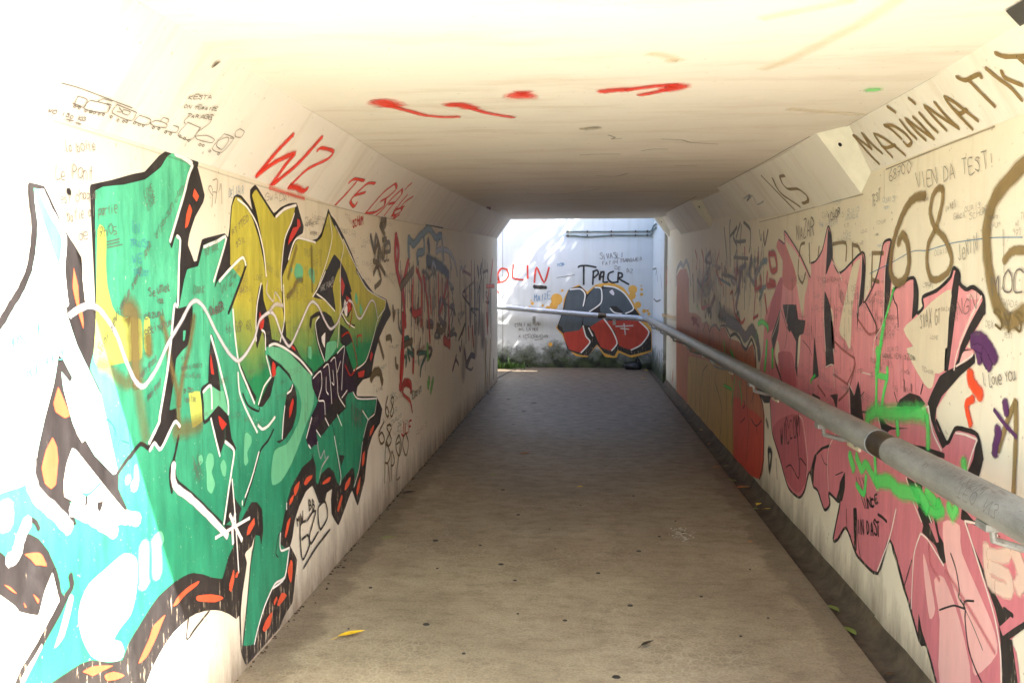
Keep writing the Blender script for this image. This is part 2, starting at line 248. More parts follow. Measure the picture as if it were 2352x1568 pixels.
DATA = '''LW|green_mural|black_outline|black|p|0|0|2247,1867 2266,1882 2357,1904 2480,1938 2547,1954 2641,2018 2709,2051 2771,2070 2811,2071 2843,2063 2885,2059 2922,2035 2912,2014 2932,1977 2960,1924 2945,1894 2880,1837 2835,1775 2820,1735 2854,1679 2889,1682 2933,1760 3011,1775 3128,1794 3158,1781 3174,1815 3195,1904 3223,1946 3256,1958 3300,1956 3366,1929 3406,1910 3385,1958 3389,1991 3441,2018 3477,2006 3550,1966 3652,1916 3737,1949 3840,1976 3955,1991 3993,1950 4051,1884 4036,1850 3987,1836 3938,1823 4035,1822 4171,1821 4261,1835 4337,1874 4419,1957 4461,2008 4510,1976 4581,1957 4708,1897 4796,1850 4911,1783 5030,1698 5157,1631 5065,1677 5248,1601 5446,1534 5792,1487 5925,1375 5785,1325 5585,1235 5426,1111 5332,986 5137,990 5005,961 4977,923 5002,902 5474,834 5632,726 5558,637 5526,632 5343,589 5225,515 5164,405 5133,339 5050,288 4969,221 4850,346 4705,289 4555,219 4434,319 4428,408 4451,459 4350,460 4290,426 4215,440 4163,513 4112,558 4008,553 3907,506 3840,453 3806,386 3774,353 3869,250 3832,158 3805,76 3781,60 3691,44 3592,2 3431,-4 3241,7 3187,96 3179,250 3150,248 3085,295 3012,338 2955,364 2886,389 2795,413 2720,420 2648,414 2596,399 2545,379 2490,349 2442,312 2191,424 1978,532 1959,555 2006,549 1994,569 1843,1169 2098,1131 2235,1189 2263,1284 2214,1360 2232,1400 2255,1506
LW|green_mural|pale_fill|mint|p|0|1|1995,1842 2038,1841 2105,1711 2111,1543 2126,1505 2161,1430 2263,1284 2331,1185 2340,1035 2311,1032 2230,1102 2171,1177 2104,1227 2081,1320 2076,1395 2054,1339 2013,1257 1972,1158 1939,1107 1966,1055 2069,967 1829,945 1770,1167 1775,1449 1864,1503 1917,1549 1952,1593 1976,1635 1997,1706 2002,1753 1997,1806
LW|green_mural|black_outline|black|s|0.022,0.1,1|3|1991,1847 1993,1805 2000,1753 1992,1697 1972,1635 1935,1582 1901,1548 1864,1508 1825,1479 1775,1449
LW|green_mural|green_fill|green|p|0|2|1997,1841 2033,1838 2047,1811 2115,1723 2101,1640 2071,1692 2005,1829
LW|green_mural|black_outline|black|p|0|2|1985,1849 2002,1853 2045,1850 2070,1819 2126,1742 2193,1672 2195,1614 2204,1541 2204,1549 2225,1551 2248,1538 2249,1459 2232,1400 2214,1360 2263,1288 2258,1287 2208,1361 2161,1430 2126,1505 2119,1541 2120,1601 2122,1712 2118,1723 2064,1795 2038,1841 1995,1840
LW|green_mural|white_highlight|white|s|0.022,0.1,1|3|2033,1835 2064,1789 2118,1723 2105,1640 2116,1543
LW|green_mural|flame_mark|orange|p|0|4|2154,1643 2171,1593 2173,1541 2183,1540 2190,1493 2187,1475 2171,1509 2150,1571 2146,1593
LW|green_mural|black_outline|black|p|0|2|2077,1410 2095,1396 2131,1345 2121,1335 2086,1367 2091,1319 2124,1224 2146,1183 2179,1142 2230,1104 2311,1035 2340,1035 2334,986 2387,900 2375,903 2341,943 2301,977 2217,1063 2139,1143 2119,1153 2093,1116 2078,1074 2075,1026 2101,1014 2089,980 2126,942 2116,941 2070,979 2009,1035 1967,1072 1960,1108 1982,1184 2013,1257 2054,1339
LW|green_mural|flame_mark|orange|p|0|4|2068,1327 2087,1296 2115,1243 2091,1240 2054,1262 2046,1287
~|p|0|4|2037,1198 2053,1170 2056,1133 2043,1071 2022,1064 1998,1085 1988,1128 2008,1170
LW|green_mural|bare_patch|cream|p|0|2|2119,1152 2139,1143 2217,1063 2301,977 2375,903 2292,923 2288,901 2169,972 2101,1015 2078,1030 2078,1074 2093,1116
LW|green_mural|black_outline|black|p|0|3|2228,974 2255,969 2246,952 2234,944 2224,961
~|s|0.01,0.1,1|3|2176,1006 2175,988 2164,978
LW|green_mural|green_line|green|s|0.008,0.2,1|3|2159,1017 2187,1008 2242,1025
LW|green_mural|green_fill|green|p|0|1|2271,1864 2416,1897 2545,1929 2646,1981 2692,2023 2746,2046 2870,2024 2838,1981 2776,1878 2723,1779 2760,1751 2748,1667 2749,1553 2811,1649 2896,1663 2945,1741 3138,1782 3094,1718 3024,1586 3059,1611 3293,1711 3325,1681 3276,1621 3182,1508 3196,1388 3418,1072 3571,1190 3511,1289 3532,1322 3765,1299 3961,1229 4142,1138 4439,1025 4714,951 4832,976 5001,885 5473,826 5409,730 5263,724 5176,666 5091,582 5091,592 5006,447 4875,367 4691,472 4599,441 4536,476 4417,586 4279,587 4201,539 4166,571 4119,694 3965,687 3803,626 3740,567 3662,457 3644,400 3758,347 3692,225 3690,229 3563,240 3442,187 3363,122 3315,70 3200,119 3268,342 3310,470 3326,492 3260,555 3139,552 3085,520 3031,459 2934,499 2868,534 2803,561 2729,578 2646,582 2551,574 2497,557 2366,498 2327,461 2257,486 2177,531 2119,546 1993,554 1942,550 1866,589 1892,604 1973,669 2045,719 2095,766 2054,756 2043,808 2007,900 1968,948 1931,973 1910,974 1875,935 1852,934 1830,958 1759,995 1770,1174 1942,1149 1942,1092 2007,1018 2087,938 2126,942 2101,1008 2169,972 2288,901 2292,923 2387,900 2337,985 2340,1032 2263,1284 2214,1360 2232,1400 2255,1506
LW|green_mural|pale_fill|mint|p|1|2|2355,782 2253,769 2174,755 2133,721 2117,675 2134,609 2170,547 2217,510 2279,479 2318,468 2338,485 2321,521 2287,544 2324,564 2381,582 2413,633 2426,695 2419,748
~|s|0.05,0.9,0.8|2|2470,774 2462,641
~|s|0.05,0.9,0.8|2|2546,770 2546,644
~|s|0.03,0.5,1|2|2387,1007 2393,995
~|s|0.04,0.5,1|2|2424,984 2429,965
~|p|1|2|1772,1199 1886,1230 1923,1181 1935,1103 1862,1099 1766,1107
~|s|0.05,0.5,0.8|2|1852,1068 1849,1015
~|p|1|2|2083,754 2100,738 2055,655 2012,640 2035,675
LW|green_mural|yellow_fill|lime|p|1|2|2275,1754 2311,1758 2317,1722 2311,1657 2315,1592 2335,1537 2319,1562 2351,1516 2404,1497 2486,1490 2498,1461 2492,1367 2433,1362 2324,1359 2284,1354 2246,1367 2235,1399 2252,1506
~|p|1|2|2512,1485 2546,1487 2547,1387 2526,1375 2507,1397
LW|green_mural|rust_stain|olive|s|0.07,0.9,0.75|4|2399,1521 2449,1509 2451,1436 2451,1339 2455,1290
~|s|0.04,0.9,0.5|4|2257,1366 2301,1355 2346,1323 2392,1298 2411,1296
~|s|0.045,0.9,0.7|4|2529,1431 2534,1403 2533,1374
~|s|0.03,0.9,0.6|4|2617,1492 2649,1424 2667,1340 2714,1221 2715,1105
~|s|0.03,0.9,0.6|4|2852,1487 2812,1382 2758,1293 2719,1181
~|s|0.05,0.9,0.4|4|2455,1290 2481,1181 2497,1107
~|s|0.06,0.9,0.5|4|2683,1099 2795,1091 2881,1092
LW|green_mural|black_outline|black|p|0|2|2865,2016 2912,2014 2960,1924 2945,1894 2880,1837 2835,1775 2820,1735 2863,1678 2803,1649 2747,1527 2739,1514 2841,1525 2838,1471 2804,1386 2762,1370 2713,1343 2689,1262 2657,1175 2703,1174 2709,1131 2678,1132 2591,1056 2550,1086 2518,1064 2513,1090 2582,1143 2606,1180 2649,1286 2678,1392 2706,1488 2744,1601 2760,1751 2730,1761 2704,1718 2690,1736 2750,1834 2802,1915 2847,1982
LW|green_mural|green_fill|green|p|0|3|2766,1436 2786,1435 2776,1404 2762,1401
LW|green_mural|black_outline|black|p|0|2|3138,1784 3172,1764 3167,1675 3059,1615 3023,1582 3061,1653 3093,1705
~|s|0.016,0.1,1|3|3327,1681 3276,1621 3174,1516 3141,1484
LW|green_mural|yellow_fill|yellow|p|0|2|3166,1676 3179,1816 3200,1905 3234,1945 3288,1944 3387,1889 3465,1797 3510,1708 3538,1636 3523,1718 3491,1812 3447,1904 3403,1969 3452,1998 3651,1896 3707,1926 3794,1954 3931,1977 3897,1916 3787,1814 3739,1725 3726,1622 3726,1508 3750,1435 3688,1331 3599,1337 3539,1449 3505,1514 3497,1596 3459,1586 3424,1516 3409,1355 3420,1326 3473,1394 3510,1382 3511,1289 3571,1190 3418,1072 3294,1170 3222,1274 3196,1388 3182,1508 3274,1619
LW|green_mural|black_outline|black|p|0|3|3471,1586 3497,1596 3505,1528 3565,1438 3599,1332 3681,1326 3520,1323 3486,1398 3420,1321 3412,1364 3429,1492
LW|green_mural|flame_mark|red|p|0|4|3456,1484 3476,1457 3505,1446 3492,1408 3455,1400 3445,1444
~|p|0|4|3951,1915 3990,1907 3997,1880 3949,1872
~|p|0|4|3894,1868 3981,1876 3892,1820 3814,1779 3839,1822
LW|green_mural|flame_mark|orange|p|0|4|2878,1939 2911,1915 2892,1893 2863,1910
~|p|0|4|2837,1880 2856,1858 2820,1801 2799,1792 2810,1839
LW|green_mural|yellow_fill|yellow|p|0|2|3825,1707 3921,1800 4002,1821 4224,1812 4336,1850 4460,1984 4538,1929 4728,1853 4981,1711 5013,1663 5302,1551 5775,1479 5723,1422 5496,1301 5197,1095 4910,1075 4751,1223 4573,1211 4347,1176 4142,1138 3977,1233 3781,1329 3770,1403 3740,1508 3739,1632
LW|green_mural|black_outline|black|p|0|3|4383,1673 4513,1675 4517,1564 4564,1445 4365,1511 4163,1532
~|p|0|3|4550,1763 4677,1723 4786,1661 4899,1550 4713,1552 4653,1691 4565,1633 4478,1554 4283,1556 4425,1687
~|p|0|3|4661,1677 4728,1678 4884,1528 4904,1460 4806,1397 4693,1434 4655,1550
LW|green_mural|flame_mark|red|p|0|4|4681,1639 4746,1588 4698,1524 4668,1582
~|p|0|4|4766,1529 4859,1508 4880,1454 4807,1423 4787,1483
LW|green_mural|white_highlight|white|p|0|4|4742,1510 4797,1457 4783,1405 4738,1419 4717,1465
LW|green_mural|black_outline|black|p|0|3|4646,1365 4802,1325 4894,1252 4751,1229 4641,1263
~|s|0.012,0.1,1|3|4671,1422 4781,1365 4948,1344
~|p|0|3|4103,1386 4122,1431 4230,1453 4361,1448 4479,1417 4548,1351 4453,1295 4390,1251 4347,1176 4256,1243 4205,1323 4190,1382 4266,1431 4157,1418 4128,1368
LW|green_mural|green_fill|lgreen|p|1|4|4402,1280 4555,1276 4564,1237 4387,1178 4352,1193 4371,1252
LW|green_mural|white_highlight|white|p|0|4|4365,1337 4351,1254 4305,1287 4297,1317
LW|green_mural|black_outline|black|p|0|3|4143,1155 4107,1136 3750,1300 3695,1330 3710,1350 3782,1348 3886,1301 3977,1233
LW|green_mural|flame_mark|red|p|0|4|3832,1310 3885,1290 3892,1273 3839,1293
~|p|0|4|5009,1050 5167,1048 5138,1008 5020,1018
~|p|0|4|5340,1155 5383,1129 5323,1090 5295,1115
LW|green_mural|green_fill|lgreen|p|1|3|3940,1699 4011,1684 4026,1652 3982,1602 3897,1639 3907,1677
~|p|1|3|4146,1681 4198,1665 4194,1596 4109,1641 4111,1670
~|p|1|3|3854,1681 3876,1666 3860,1650 3845,1665
~|p|1|3|4983,1547 5031,1505 5004,1471 4956,1506
~|p|1|3|5081,1476 5132,1440 5104,1399 5066,1435
~|p|1|3|4080,1280 4131,1271 4128,1214 4077,1230
LW|green_mural|rust_stain|olive|s|0.03,0.7,0.6|4|3792,1538 3869,1564 3933,1612 4014,1617
~|s|0.03,0.8,0.5|4|4160,1790 4157,1558
~|s|0.03,0.8,0.5|4|3936,1780 3806,1623
LW|green_mural|black_outline|black|s|0.02,0.1,1|3|3520,1335 3599,1339 3708,1319 3853,1271 4009,1208 4142,1138
LW|green_mural|green_fill|lgreen|p|1|2|3846,1132 3921,1080 3965,1007 3929,930 3816,868 3740,846 3599,846 3555,769 3564,696 3674,690 3794,731 3906,800 4025,886 4152,980 4141,1126 3960,1218 3837,1262 3625,1315 3545,1316 3582,1268 3703,1227
LW|green_mural|black_outline|black|p|0|3|3531,1290 3582,1268 3689,1228 3803,1174 3845,1127 3773,1172 3661,1226 3577,1184 3569,1230
LW|green_mural|flame_mark|red|p|0|4|3594,1252 3627,1234 3629,1188 3590,1180 3576,1214
LW|green_mural|black_outline|black|p|0|3|3845,1122 3875,1102 3903,1044 3891,964 3834,908 3727,874 3656,867 3622,884 3692,881 3728,1016 3768,1083
LW|green_mural|flame_mark|red|p|0|4|3841,1052 3856,1029 3822,980 3791,963 3794,1011
LW|green_mural|black_outline|black|p|0|3|3577,1181 3617,1179 3560,1101 3467,1065 3418,1075 3483,1121
~|s|0.022,0.1,1|3|3243,1258 3306,1187 3390,1110
~|s|0.01,0.1,1|3|3259,1151 3312,1093 3417,1053 3430,1066
~|p|0|3|2984,1414 3006,1392 3025,1314 3052,1187 2968,1223 2950,1234 2960,1320
LW|green_mural|flame_mark|red|p|0|4|2973,1340 2998,1258 2975,1264 2968,1298
LW|green_mural|black_outline|black|s|0.015,0.1,1|3|2959,1226 2897,1214 2901,1162 2910,1090 3029,1126
LW|green_mural|yellow_fill|lime|p|0|2|2796,1213 2882,1209 2902,1100 2818,1086
LW|green_mural|green_fill|lgreen|p|0|2|2899,1207 2968,1219 3042,1189 3082,1183 3117,1087 3029,1132 2915,1098
LW|green_mural|black_outline|black|p|0|3|2910,1090 3030,1135 3116,1082 3138,1003 3142,987 3184,939 3160,926 3080,986 3041,950 3029,961 2986,1046 2957,1102
LW|green_mural|flame_mark|red|p|0|4|3027,1096 3046,1087 3099,1052 3058,1035 3035,1061
LW|green_mural|black_outline|black|p|0|3|3123,835 3160,741 3222,683 3199,666 3186,624 3113,664 3062,661 3086,720
~|s|0.012,0.1,1|3|3591,944 3523,906 3432,879 3342,779 3244,686
~|s|0.014,0.1,1|3|2713,1077 2678,1007 2649,975 2647,930 2656,894
~|s|0.014,0.1,1|3|2678,1000 2689,928 2774,868 2864,803 3035,675
~|s|0.014,0.1,1|3|2403,1067 2466,1097 2515,1071
~|s|0.014,0.1,1|3|2391,1065 2466,1096 2508,1076
~|s|0.014,0.1,1|3|2391,1065 2334,1033 2315,1011
~|p|0|3|3062,661 3186,624 3265,657 3324,681 3383,665 3437,619 3444,523 3419,467 3406,510 3352,532 3314,496 3256,491 3265,445 3225,347 3028,421 3041,469 3085,520 3139,552 3130,595 3071,636
LW|green_mural|flame_mark|orange|p|0|4|3346,608 3352,580 3294,554 3265,558 3284,590
~|p|0|4|3128,460 3131,414 3102,379 3083,396 3105,432
LW|green_mural|bare_patch|cream|p|0|4|3352,536 3326,487 3310,470 3268,342 3211,152 3190,90 3187,253 3208,329 3261,440 3242,482 3256,491 3314,496
LW|green_mural|black_outline|black|s|0.01,0.1,1|5|3352,536 3325,473 3299,430 3262,308 3201,121 3187,96
~|p|0|3|4112,727 4170,641 4166,560 4210,537 4215,440 4112,558 4008,553 3907,506 3840,453 3806,386 3774,353 3714,356 3644,400 3662,457 3738,525 3740,567 3803,626 3965,687 4102,700
LW|green_mural|flame_mark|orange|p|1|4|4106,615 4096,600 4010,586 3977,603 4028,622
~|p|1|4|3916,629 3895,592 3847,572 3836,612
~|p|1|4|3832,584 3815,558 3772,548 3778,573
~|p|1|4|3781,486 3764,453 3717,409 3703,423 3735,473
~|p|1|4|4414,534 4392,511 4276,524 4295,537
~|p|1|4|4811,440 4780,397 4686,387 4711,427
~|p|1|4|4618,378 4639,353 4559,296 4533,323
~|p|1|4|5375,658 5374,628 5271,598 5287,636
~|p|1|4|5142,529 5125,457 5071,447 5088,515
~|p|1|4|5029,393 5013,326 4947,290 4936,331
~|p|1|4|3777,281 3797,225 3771,169 3730,238
~|p|1|4|3770,281 3801,251 3770,171 3734,229
~|p|1|4|3654,166 3712,130 3614,121 3589,133 3616,157
~|p|1|4|3586,175 3585,158 3553,145 3549,167
~|p|1|4|3527,126 3499,76 3436,73 3413,96 3457,120
~|p|1|4|2834,522 2813,511 2731,511 2668,500 2639,506 2678,526 2757,531
~|p|1|4|2805,469 2824,471 2917,440 3001,402 3029,381 2957,394 2862,433 2817,454
~|p|1|4|3132,459 3131,416 3106,385 3084,413
~|p|1|4|3177,439 3164,418 3144,422 3152,436
~|p|1|4|2585,497 2567,480 2522,443 2463,409 2413,410 2444,436 2481,461 2509,491
~|p|1|4|1911,927 1958,916 1977,903 1993,869 1966,880 1950,886 1932,907
~|p|1|4|1834,877 1853,866 1876,840 1861,850
~|p|1|4|2127,521 2168,516 2216,497 2274,469 2215,479 2174,486 2151,503
~|p|1|4|2230,461 2277,449 2333,411 2297,416 2242,438
~|p|1|4|1936,815 1957,794 1952,785
~|p|1|4|1900,808 1909,793 1903,794
LW|green_mural|black_outline|black|p|0|3|4221,558 4260,585 4377,595 4476,548 4536,476 4598,422 4493,455 4350,460 4309,421 4215,440 4201,533
~|p|0|3|4881,476 4902,395 4705,289 4555,219 4434,319 4486,336 4576,408 4691,472 4832,486
~|p|0|3|5529,685 5559,657 5343,589 5225,515 5164,405 5133,339 4969,221 4850,346 4900,361 5006,447 5092,600 5147,625 5234,718 5409,742
~|p|0|3|4586,619 4697,593 4627,546
~|s|0.008,0.1,1|3|4450,841 4507,743 4602,493 4577,434
~|s|0.008,0.1,1|3|3647,451 3619,444 3587,377 3614,347
~|p|0|2|1759,995 1830,958 1852,934 1879,928 1914,973 1931,973 1968,948 2005,900 2029,853 2010,845 1981,803 1955,754 1921,770 1885,791 1871,811 1824,856 1758,907
~|s|0.014,0.2,1|3|2024,849 2036,811 2041,780 2054,756
~|s|0.018,0.1,1|3|2090,810 2093,774 2046,750 1988,706 1940,672 1884,638 1861,608
~|s|0.012,0.1,1|3|1941,1007 1958,994 1969,973
LW|green_mural|bare_patch|cream|p|0|1|1758,903 1824,854 1871,811 1885,791 1921,770 1955,754 1981,803 2017,843 2029,802 2043,752 1989,711 1884,638 1852,596 1742,652
LW|green_mural|black_outline|black|p|0|2|2665,581 2525,562 2406,518 2366,498 2327,461 2257,486 2177,531 2119,546 1993,554 1942,550 2408,313 2454,326 2530,381 2643,413 2752,418 2810,413 2818,555 2755,575
~|s|0.008,0.2,1|2|2751,419 2732,366 2740,345 2805,360 2913,378
LW|green_mural|white_highlight|white|s|0.02,0.25,1|4|2742,2041 2801,2037 2866,2023
~|s|0.014,0.25,1|4|2870,2020 2838,1981 2802,1915 2750,1834 2690,1740
~|s|0.014,0.25,1|4|2738,1761 2762,1748 2748,1667 2732,1527 2708,1526 2679,1414 2646,1305 2591,1171 2582,1145 2516,1089
~|s|0.013,0.25,1|4|2518,1064 2550,1083 2591,1056 2685,1129 2723,1107
~|s|0.014,0.25,1|4|2979,1406 3030,1314 3074,1223 3114,1140 3115,1087
~|s|0.012,0.25,1|4|2903,1203 2968,1219 2972,1130
~|s|0.012,0.25,1|4|2961,1097 2986,1038 3030,939
~|s|0.014,0.25,1|4|3080,986 3160,935 3135,864 3099,783 3052,668
~|s|0.01,0.25,1|4|3414,878 3330,782 3257,720
~|s|0.03,0.25,1|4|2673,989 2665,941 2687,901 2781,842 2906,750 3082,612
~|s|0.01,0.25,1|4|3229,713 3228,695
~|s|0.011,0.25,1|4|3733,569 3731,538
~|s|0.013,0.25,1|4|3552,1323 3625,1328 3765,1294 3961,1223 4133,1133
~|s|0.013,0.25,1|4|3181,1499 3196,1388 3227,1273 3295,1188 3377,1093
~|s|0.013,0.25,1|4|3215,1243 3226,1160 3289,1078 3400,965
~|s|0.014,0.25,1|4|3408,995 3456,969 3526,972 3608,998
~|s|0.011,0.25,1|4|3845,1116 3821,1092 3768,1083
~|s|0.011,0.25,1|4|3736,1030 3711,966 3692,881
~|s|0.011,0.25,1|4|3571,1185 3485,1150 3419,1082
~|s|0.011,0.25,1|4|3517,1284 3571,1190
~|s|0.011,0.25,1|4|3473,1399 3510,1382 3512,1309
~|s|0.01,0.25,1|4|3478,1601 3430,1515 3412,1436 3409,1355
~|s|0.01,0.25,1|4|3745,1596 3750,1435 3688,1331
~|s|0.01,0.25,1|4|4382,1667 4274,1589 4163,1532
~|s|0.01,0.25,1|4|4226,1546 4365,1511 4543,1445
~|s|0.009,0.25,1|4|5014,1676 5274,1558 5758,1480
~|s|0.009,0.25,1|4|5758,1472 5723,1422 5529,1360 5403,1246 5197,1102 4910,1071
~|s|0.01,0.25,1|4|4728,1856 4956,1724 5157,1631
~|s|0.013,0.25,1|4|2939,1733 3052,1759 3136,1776 3014,1606
~|s|0.013,0.25,1|4|3062,1608 3165,1658 3286,1706 3320,1675
~|s|0.011,0.25,1|4|3250,1938 3342,1915 3444,1852 3512,1742 3538,1631
~|s|0.014,0.25,1|4|3667,1900 3779,1945 3939,1978
~|s|0.01,0.25,1|4|3913,1938 3865,1887 3772,1803 3720,1648 3723,1566
~|s|0.012,0.25,1|4|3818,1712 3890,1793 3970,1822 4224,1812
~|s|0.009,0.25,1|4|4469,1973 4514,1854 4406,1716 4229,1561
~|s|0.009,0.25,1|4|4579,1923 4737,1822 4677,1723 4649,1609
~|s|0.009,0.25,1|4|4266,1425 4200,1393 4240,1292 4348,1179
~|s|0.009,0.25,1|4|4661,1677 4652,1486 4585,1236
~|s|0.009,0.25,1|4|4671,1435 4781,1372 4947,1330
~|s|0.011,0.25,1|4|5101,797 5234,718
~|s|0.009,0.25,1|4|5092,600 5006,447 4880,359
~|s|0.009,0.25,1|4|4497,745 4564,605 4613,490 4589,444
~|s|0.011,0.25,1|4|3758,347 3692,225 3539,230
~|s|0.011,0.25,1|4|3647,451 3637,397 3657,364 3758,345
~|s|0.011,0.25,1|4|3745,327 3690,229 3563,240 3442,187 3363,122 3319,68
~|s|0.04,0.25,1|4|1954,1218 1943,1121 1966,1061 2034,999 2094,937
~|s|0.04,0.25,1|4|2107,990 2188,944 2240,908 2312,860
~|s|0.04,0.25,1|4|2300,906 2368,890 2442,861
~|s|0.035,0.25,1|4|1929,1008 1898,972 1879,934 1852,932
~|s|0.01,0.25,1|4|3135,825 3157,662 3177,431
~|s|0.014,0.25,1|4|2974,637 3145,629 3300,621
~|s|0.02,0.25,1|4|3106,690 3145,638 3217,552
~|s|0.02,0.25,1|4|3158,679 3129,634 3131,565
~|s|0.009,0.25,1|4|5473,823 5409,730 5234,714 5120,623
~|s|0.01,0.25,1|4|4719,1042 4789,1054 4857,979 4989,890 5473,823
LW|green_mural|purple_fill|purple|p|0|4|4124,1122 4347,1164 4509,1192 4729,1237 4783,1181 4745,1112 4908,1034 4978,943 4784,948 4598,858 4429,822 4289,792 4180,836 4212,754 4105,775 4021,813 4095,914 4224,982 4138,1063
~|p|0|4|4113,915 4162,837 4186,768 4078,757 4019,823
LW|green_mural|purple_fill|black|p|0|5|4434,939 4715,964 4733,869 4598,851 4388,823 4251,787 4162,839 4313,878
LW|green_mural|white_highlight|white|s|0.008,0.2,1|6|4141,1112 4269,1136 4284,1057 4224,987 4318,968 4333,893
~|s|0.008,0.2,1|6|4317,1149 4405,1158 4439,1037 4455,936
~|s|0.008,0.2,1|6|4446,1172 4529,1183 4565,1047 4582,962 4711,879
~|s|0.008,0.2,1|6|4573,1205 4717,1235 4678,1131 4649,986
~|s|0.008,0.2,1|6|4363,1095 4359,1023 4397,994
~|s|0.008,0.2,1|6|4635,1155 4567,1098
~|s|0.008,0.2,1|6|4113,911 4058,857 4022,824
~|s|0.008,0.2,1|6|4180,836 4251,787
~|s|0.008,0.2,1|6|4332,875 4398,821
~|s|0.008,0.2,1|6|4555,858 4638,780
~|s|0.008,0.2,1|6|4484,1119 4501,1036 4461,1053
~|s|0.008,0.2,1|6|4761,971 4647,941
~|s|0.01,0.2,1|6|4022,822 4113,915
~|s|0.01,0.2,1|6|4054,782 4087,758
LW|lilac_wave||lilac|s|0.017,0.6,0.9|6|2127,1514 2172,1531 2224,1539 2267,1525 2309,1491 2353,1443 2391,1373 2437,1306 2474,1278 2507,1280 2579,1326 2656,1401 2752,1471 2820,1527 2872,1538 2932,1508 3019,1421 3122,1333 3214,1289 3293,1309 3389,1367 3451,1443 3567,1473 3632,1450 3711,1360 3795,1305 3856,1324 3970,1404 4091,1488 4161,1507 4250,1478 4359,1397 4455,1350 4581,1375 4671,1435 4811,1496 4905,1480 5000,1396 5103,1385 5327,1485 5443,1468 5528,1345
LW|green_mural|red_line|red|s|0.014,0.5,0.7|6|4788,1503 4880,1448 4877,1401 4826,1337
~|s|0.014,0.5,0.7|6|4664,1294 4802,1311 4894,1245 4986,1101 4836,1049 4723,1127
~|s|0.014,0.5,0.7|6|4991,1211 4994,1273 5098,1273 5096,1231
LW|green_mural|lilac_scribble|lilac|s|0.02,0.6,0.6|6|3567,1478 3635,1506 3732,1498
~|s|0.012,0.6,0.5|6|3548,1611 3533,1562 3609,1521 3638,1561 3705,1519
~|s|0.012,0.6,0.5|6|4195,772 4211,721 4245,672 4304,702 4321,656
~|s|0.012,0.6,0.5|6|4221,570 4262,621 4380,656
LW|green_mural|green_fill|lgreen|p|1|2|2937,969 2974,957 2981,918 2960,892 2986,844 2956,813 2920,839 2919,898 2913,941
~|p|1|2|3274,983 3331,963 3341,933 3293,900 3302,861 3273,849 3257,875
~|p|1|2|3036,904 3067,919 3090,887 3078,850 3053,861
~|p|1|2|2859,975 2881,975 2893,952 2870,940 2858,951
~|p|1|2|2427,1036 2446,1035 2456,984 2436,971 2421,999
~|p|1|2|2547,785 2582,781 2595,747 2565,734
LW|marker_writing||ink|t|0.005,la boite|6|2134,1955 2278,1977 2131,1981
~|t|0.006,Le Pont|6|2087,1872 2262,1894 2089,1910
~|t|0.005,est chaque|6|2107,1812 2275,1842 2108,1837
~|t|0.005,batie at partie|6|2132,1766 2375,1810 2134,1796
~|t|0.005,de 17h05|6|2179,1722 2377,1748 2180,1748
~|s|0.005,0.1,1|6|2315,1721 2382,1733
~|s|0.005,0.1,1|6|2314,1712 2381,1724
~|s|0.005,0.1,1|6|2316,1704 2396,1717
LW|marker_writing||blue|t|0.004,IN|6|2444,1755 2502,1762 2446,1786
~|t|0.004,TRUST|6|2435,1711 2560,1719 2437,1733
~|t|0.004,WE|6|2451,1660 2517,1672 2453,1687
~|t|0.004,TRUST|6|2455,1623 2554,1623 2457,1643
LW|marker_writing||ink|t|0.004,LOVE|6|2535,1872 2591,1903 2530,1893
~|t|0.004,LOVE|6|2541,1852 2604,1883 2538,1869
~|t|0.004,LOVE|6|2550,1833 2603,1865 2547,1849
~|t|0.006,Seni seviyorum senin|6|2262,1397 2508,1644 2255,1423
~|t|0.005,AMA "diyorsun utan|6|2524,1676 2795,1929 2512,1700
~|t|0.007,Sevmek|6|2544,1559 2689,1579 2542,1591
~|t|0.007,ise|6|2591,1533 2638,1537 2585,1555
~|t|0.007,cezumi|6|2512,1487 2639,1495 2510,1510
~|t|0.007,cekiyorum|6|2513,1436 2689,1463 2508,1461
~|t|0.005,ouais grosse|6|2475,1302 2580,1348 2470,1327
~|t|0.005,ouais grosse|6|2517,1226 2604,1272 2512,1251
~|t|0.005,sisi|6|2744,1337 2809,1335 2745,1356
~|t|0.005,ouais ouais|6|2742,1300 2902,1298 2739,1320
~|t|0.004,AIE-AIE-AIE|6|2757,1273 2891,1258 2757,1287
~|t|0.006,ssb|6|2754,1223 2832,1213 2755,1243
~|t|0.005,famille|6|2756,1188 2843,1179 2753,1208
~|t|0.006,WZ|6|3070,1556 3211,1611 3073,1603
~|t|0.004,UNITED|6|3201,1616 3257,1661 3191,1633
~|t|0.005,RTTTEO|6|3194,1790 3362,1864 3184,1812
~|t|0.005,SSIL|6|3228,1744 3323,1780 3224,1766
LW|bolt_hole||black|p|0|3|2138,1855 2150,1857 2157,1850 2156,1839 2147,1838 2138,1843
LC|chip||plaster|p|0|5|2635,317 2631,340 2663,353 2652,336
LC|chip||ink|p|0|6|2635,320 2636,339 2653,348 2645,331
CE|rust_stain||plum|s|0.05,0.4,1|5|-1111,9877 -1192,10600
~|s|0.05,0.4,1|5|-1239,11019 -1262,11224
CE|edge_crack||ink|s|0.005,0.5,0.35|4|-1167,2139 -1179,2582 -1189,3037 -1153,3738 -1151,4456 -1150,4945 -1161,6421 -1164,7726 -1165,10250
LW|edge_crack||olive2|s|0.006,0.6,0.22|4|2092,2025 2573,2025 3394,2018 4457,2027 5480,2051 7255,2110 9516,2196
LW|edge_crack||black|s|0.02,0.6,0.8|5|7274,2125 7800,2143 8206,2155
CE|edge_crack||ink|s|0.005,0.5,0.5|4|1258,2693 1256,2985 1250,3404 1243,3813 1241,4208
RW|edge_crack||olive2|s|0.006,0.5,0.6|4|2937,2124 3369,2123 3933,2117
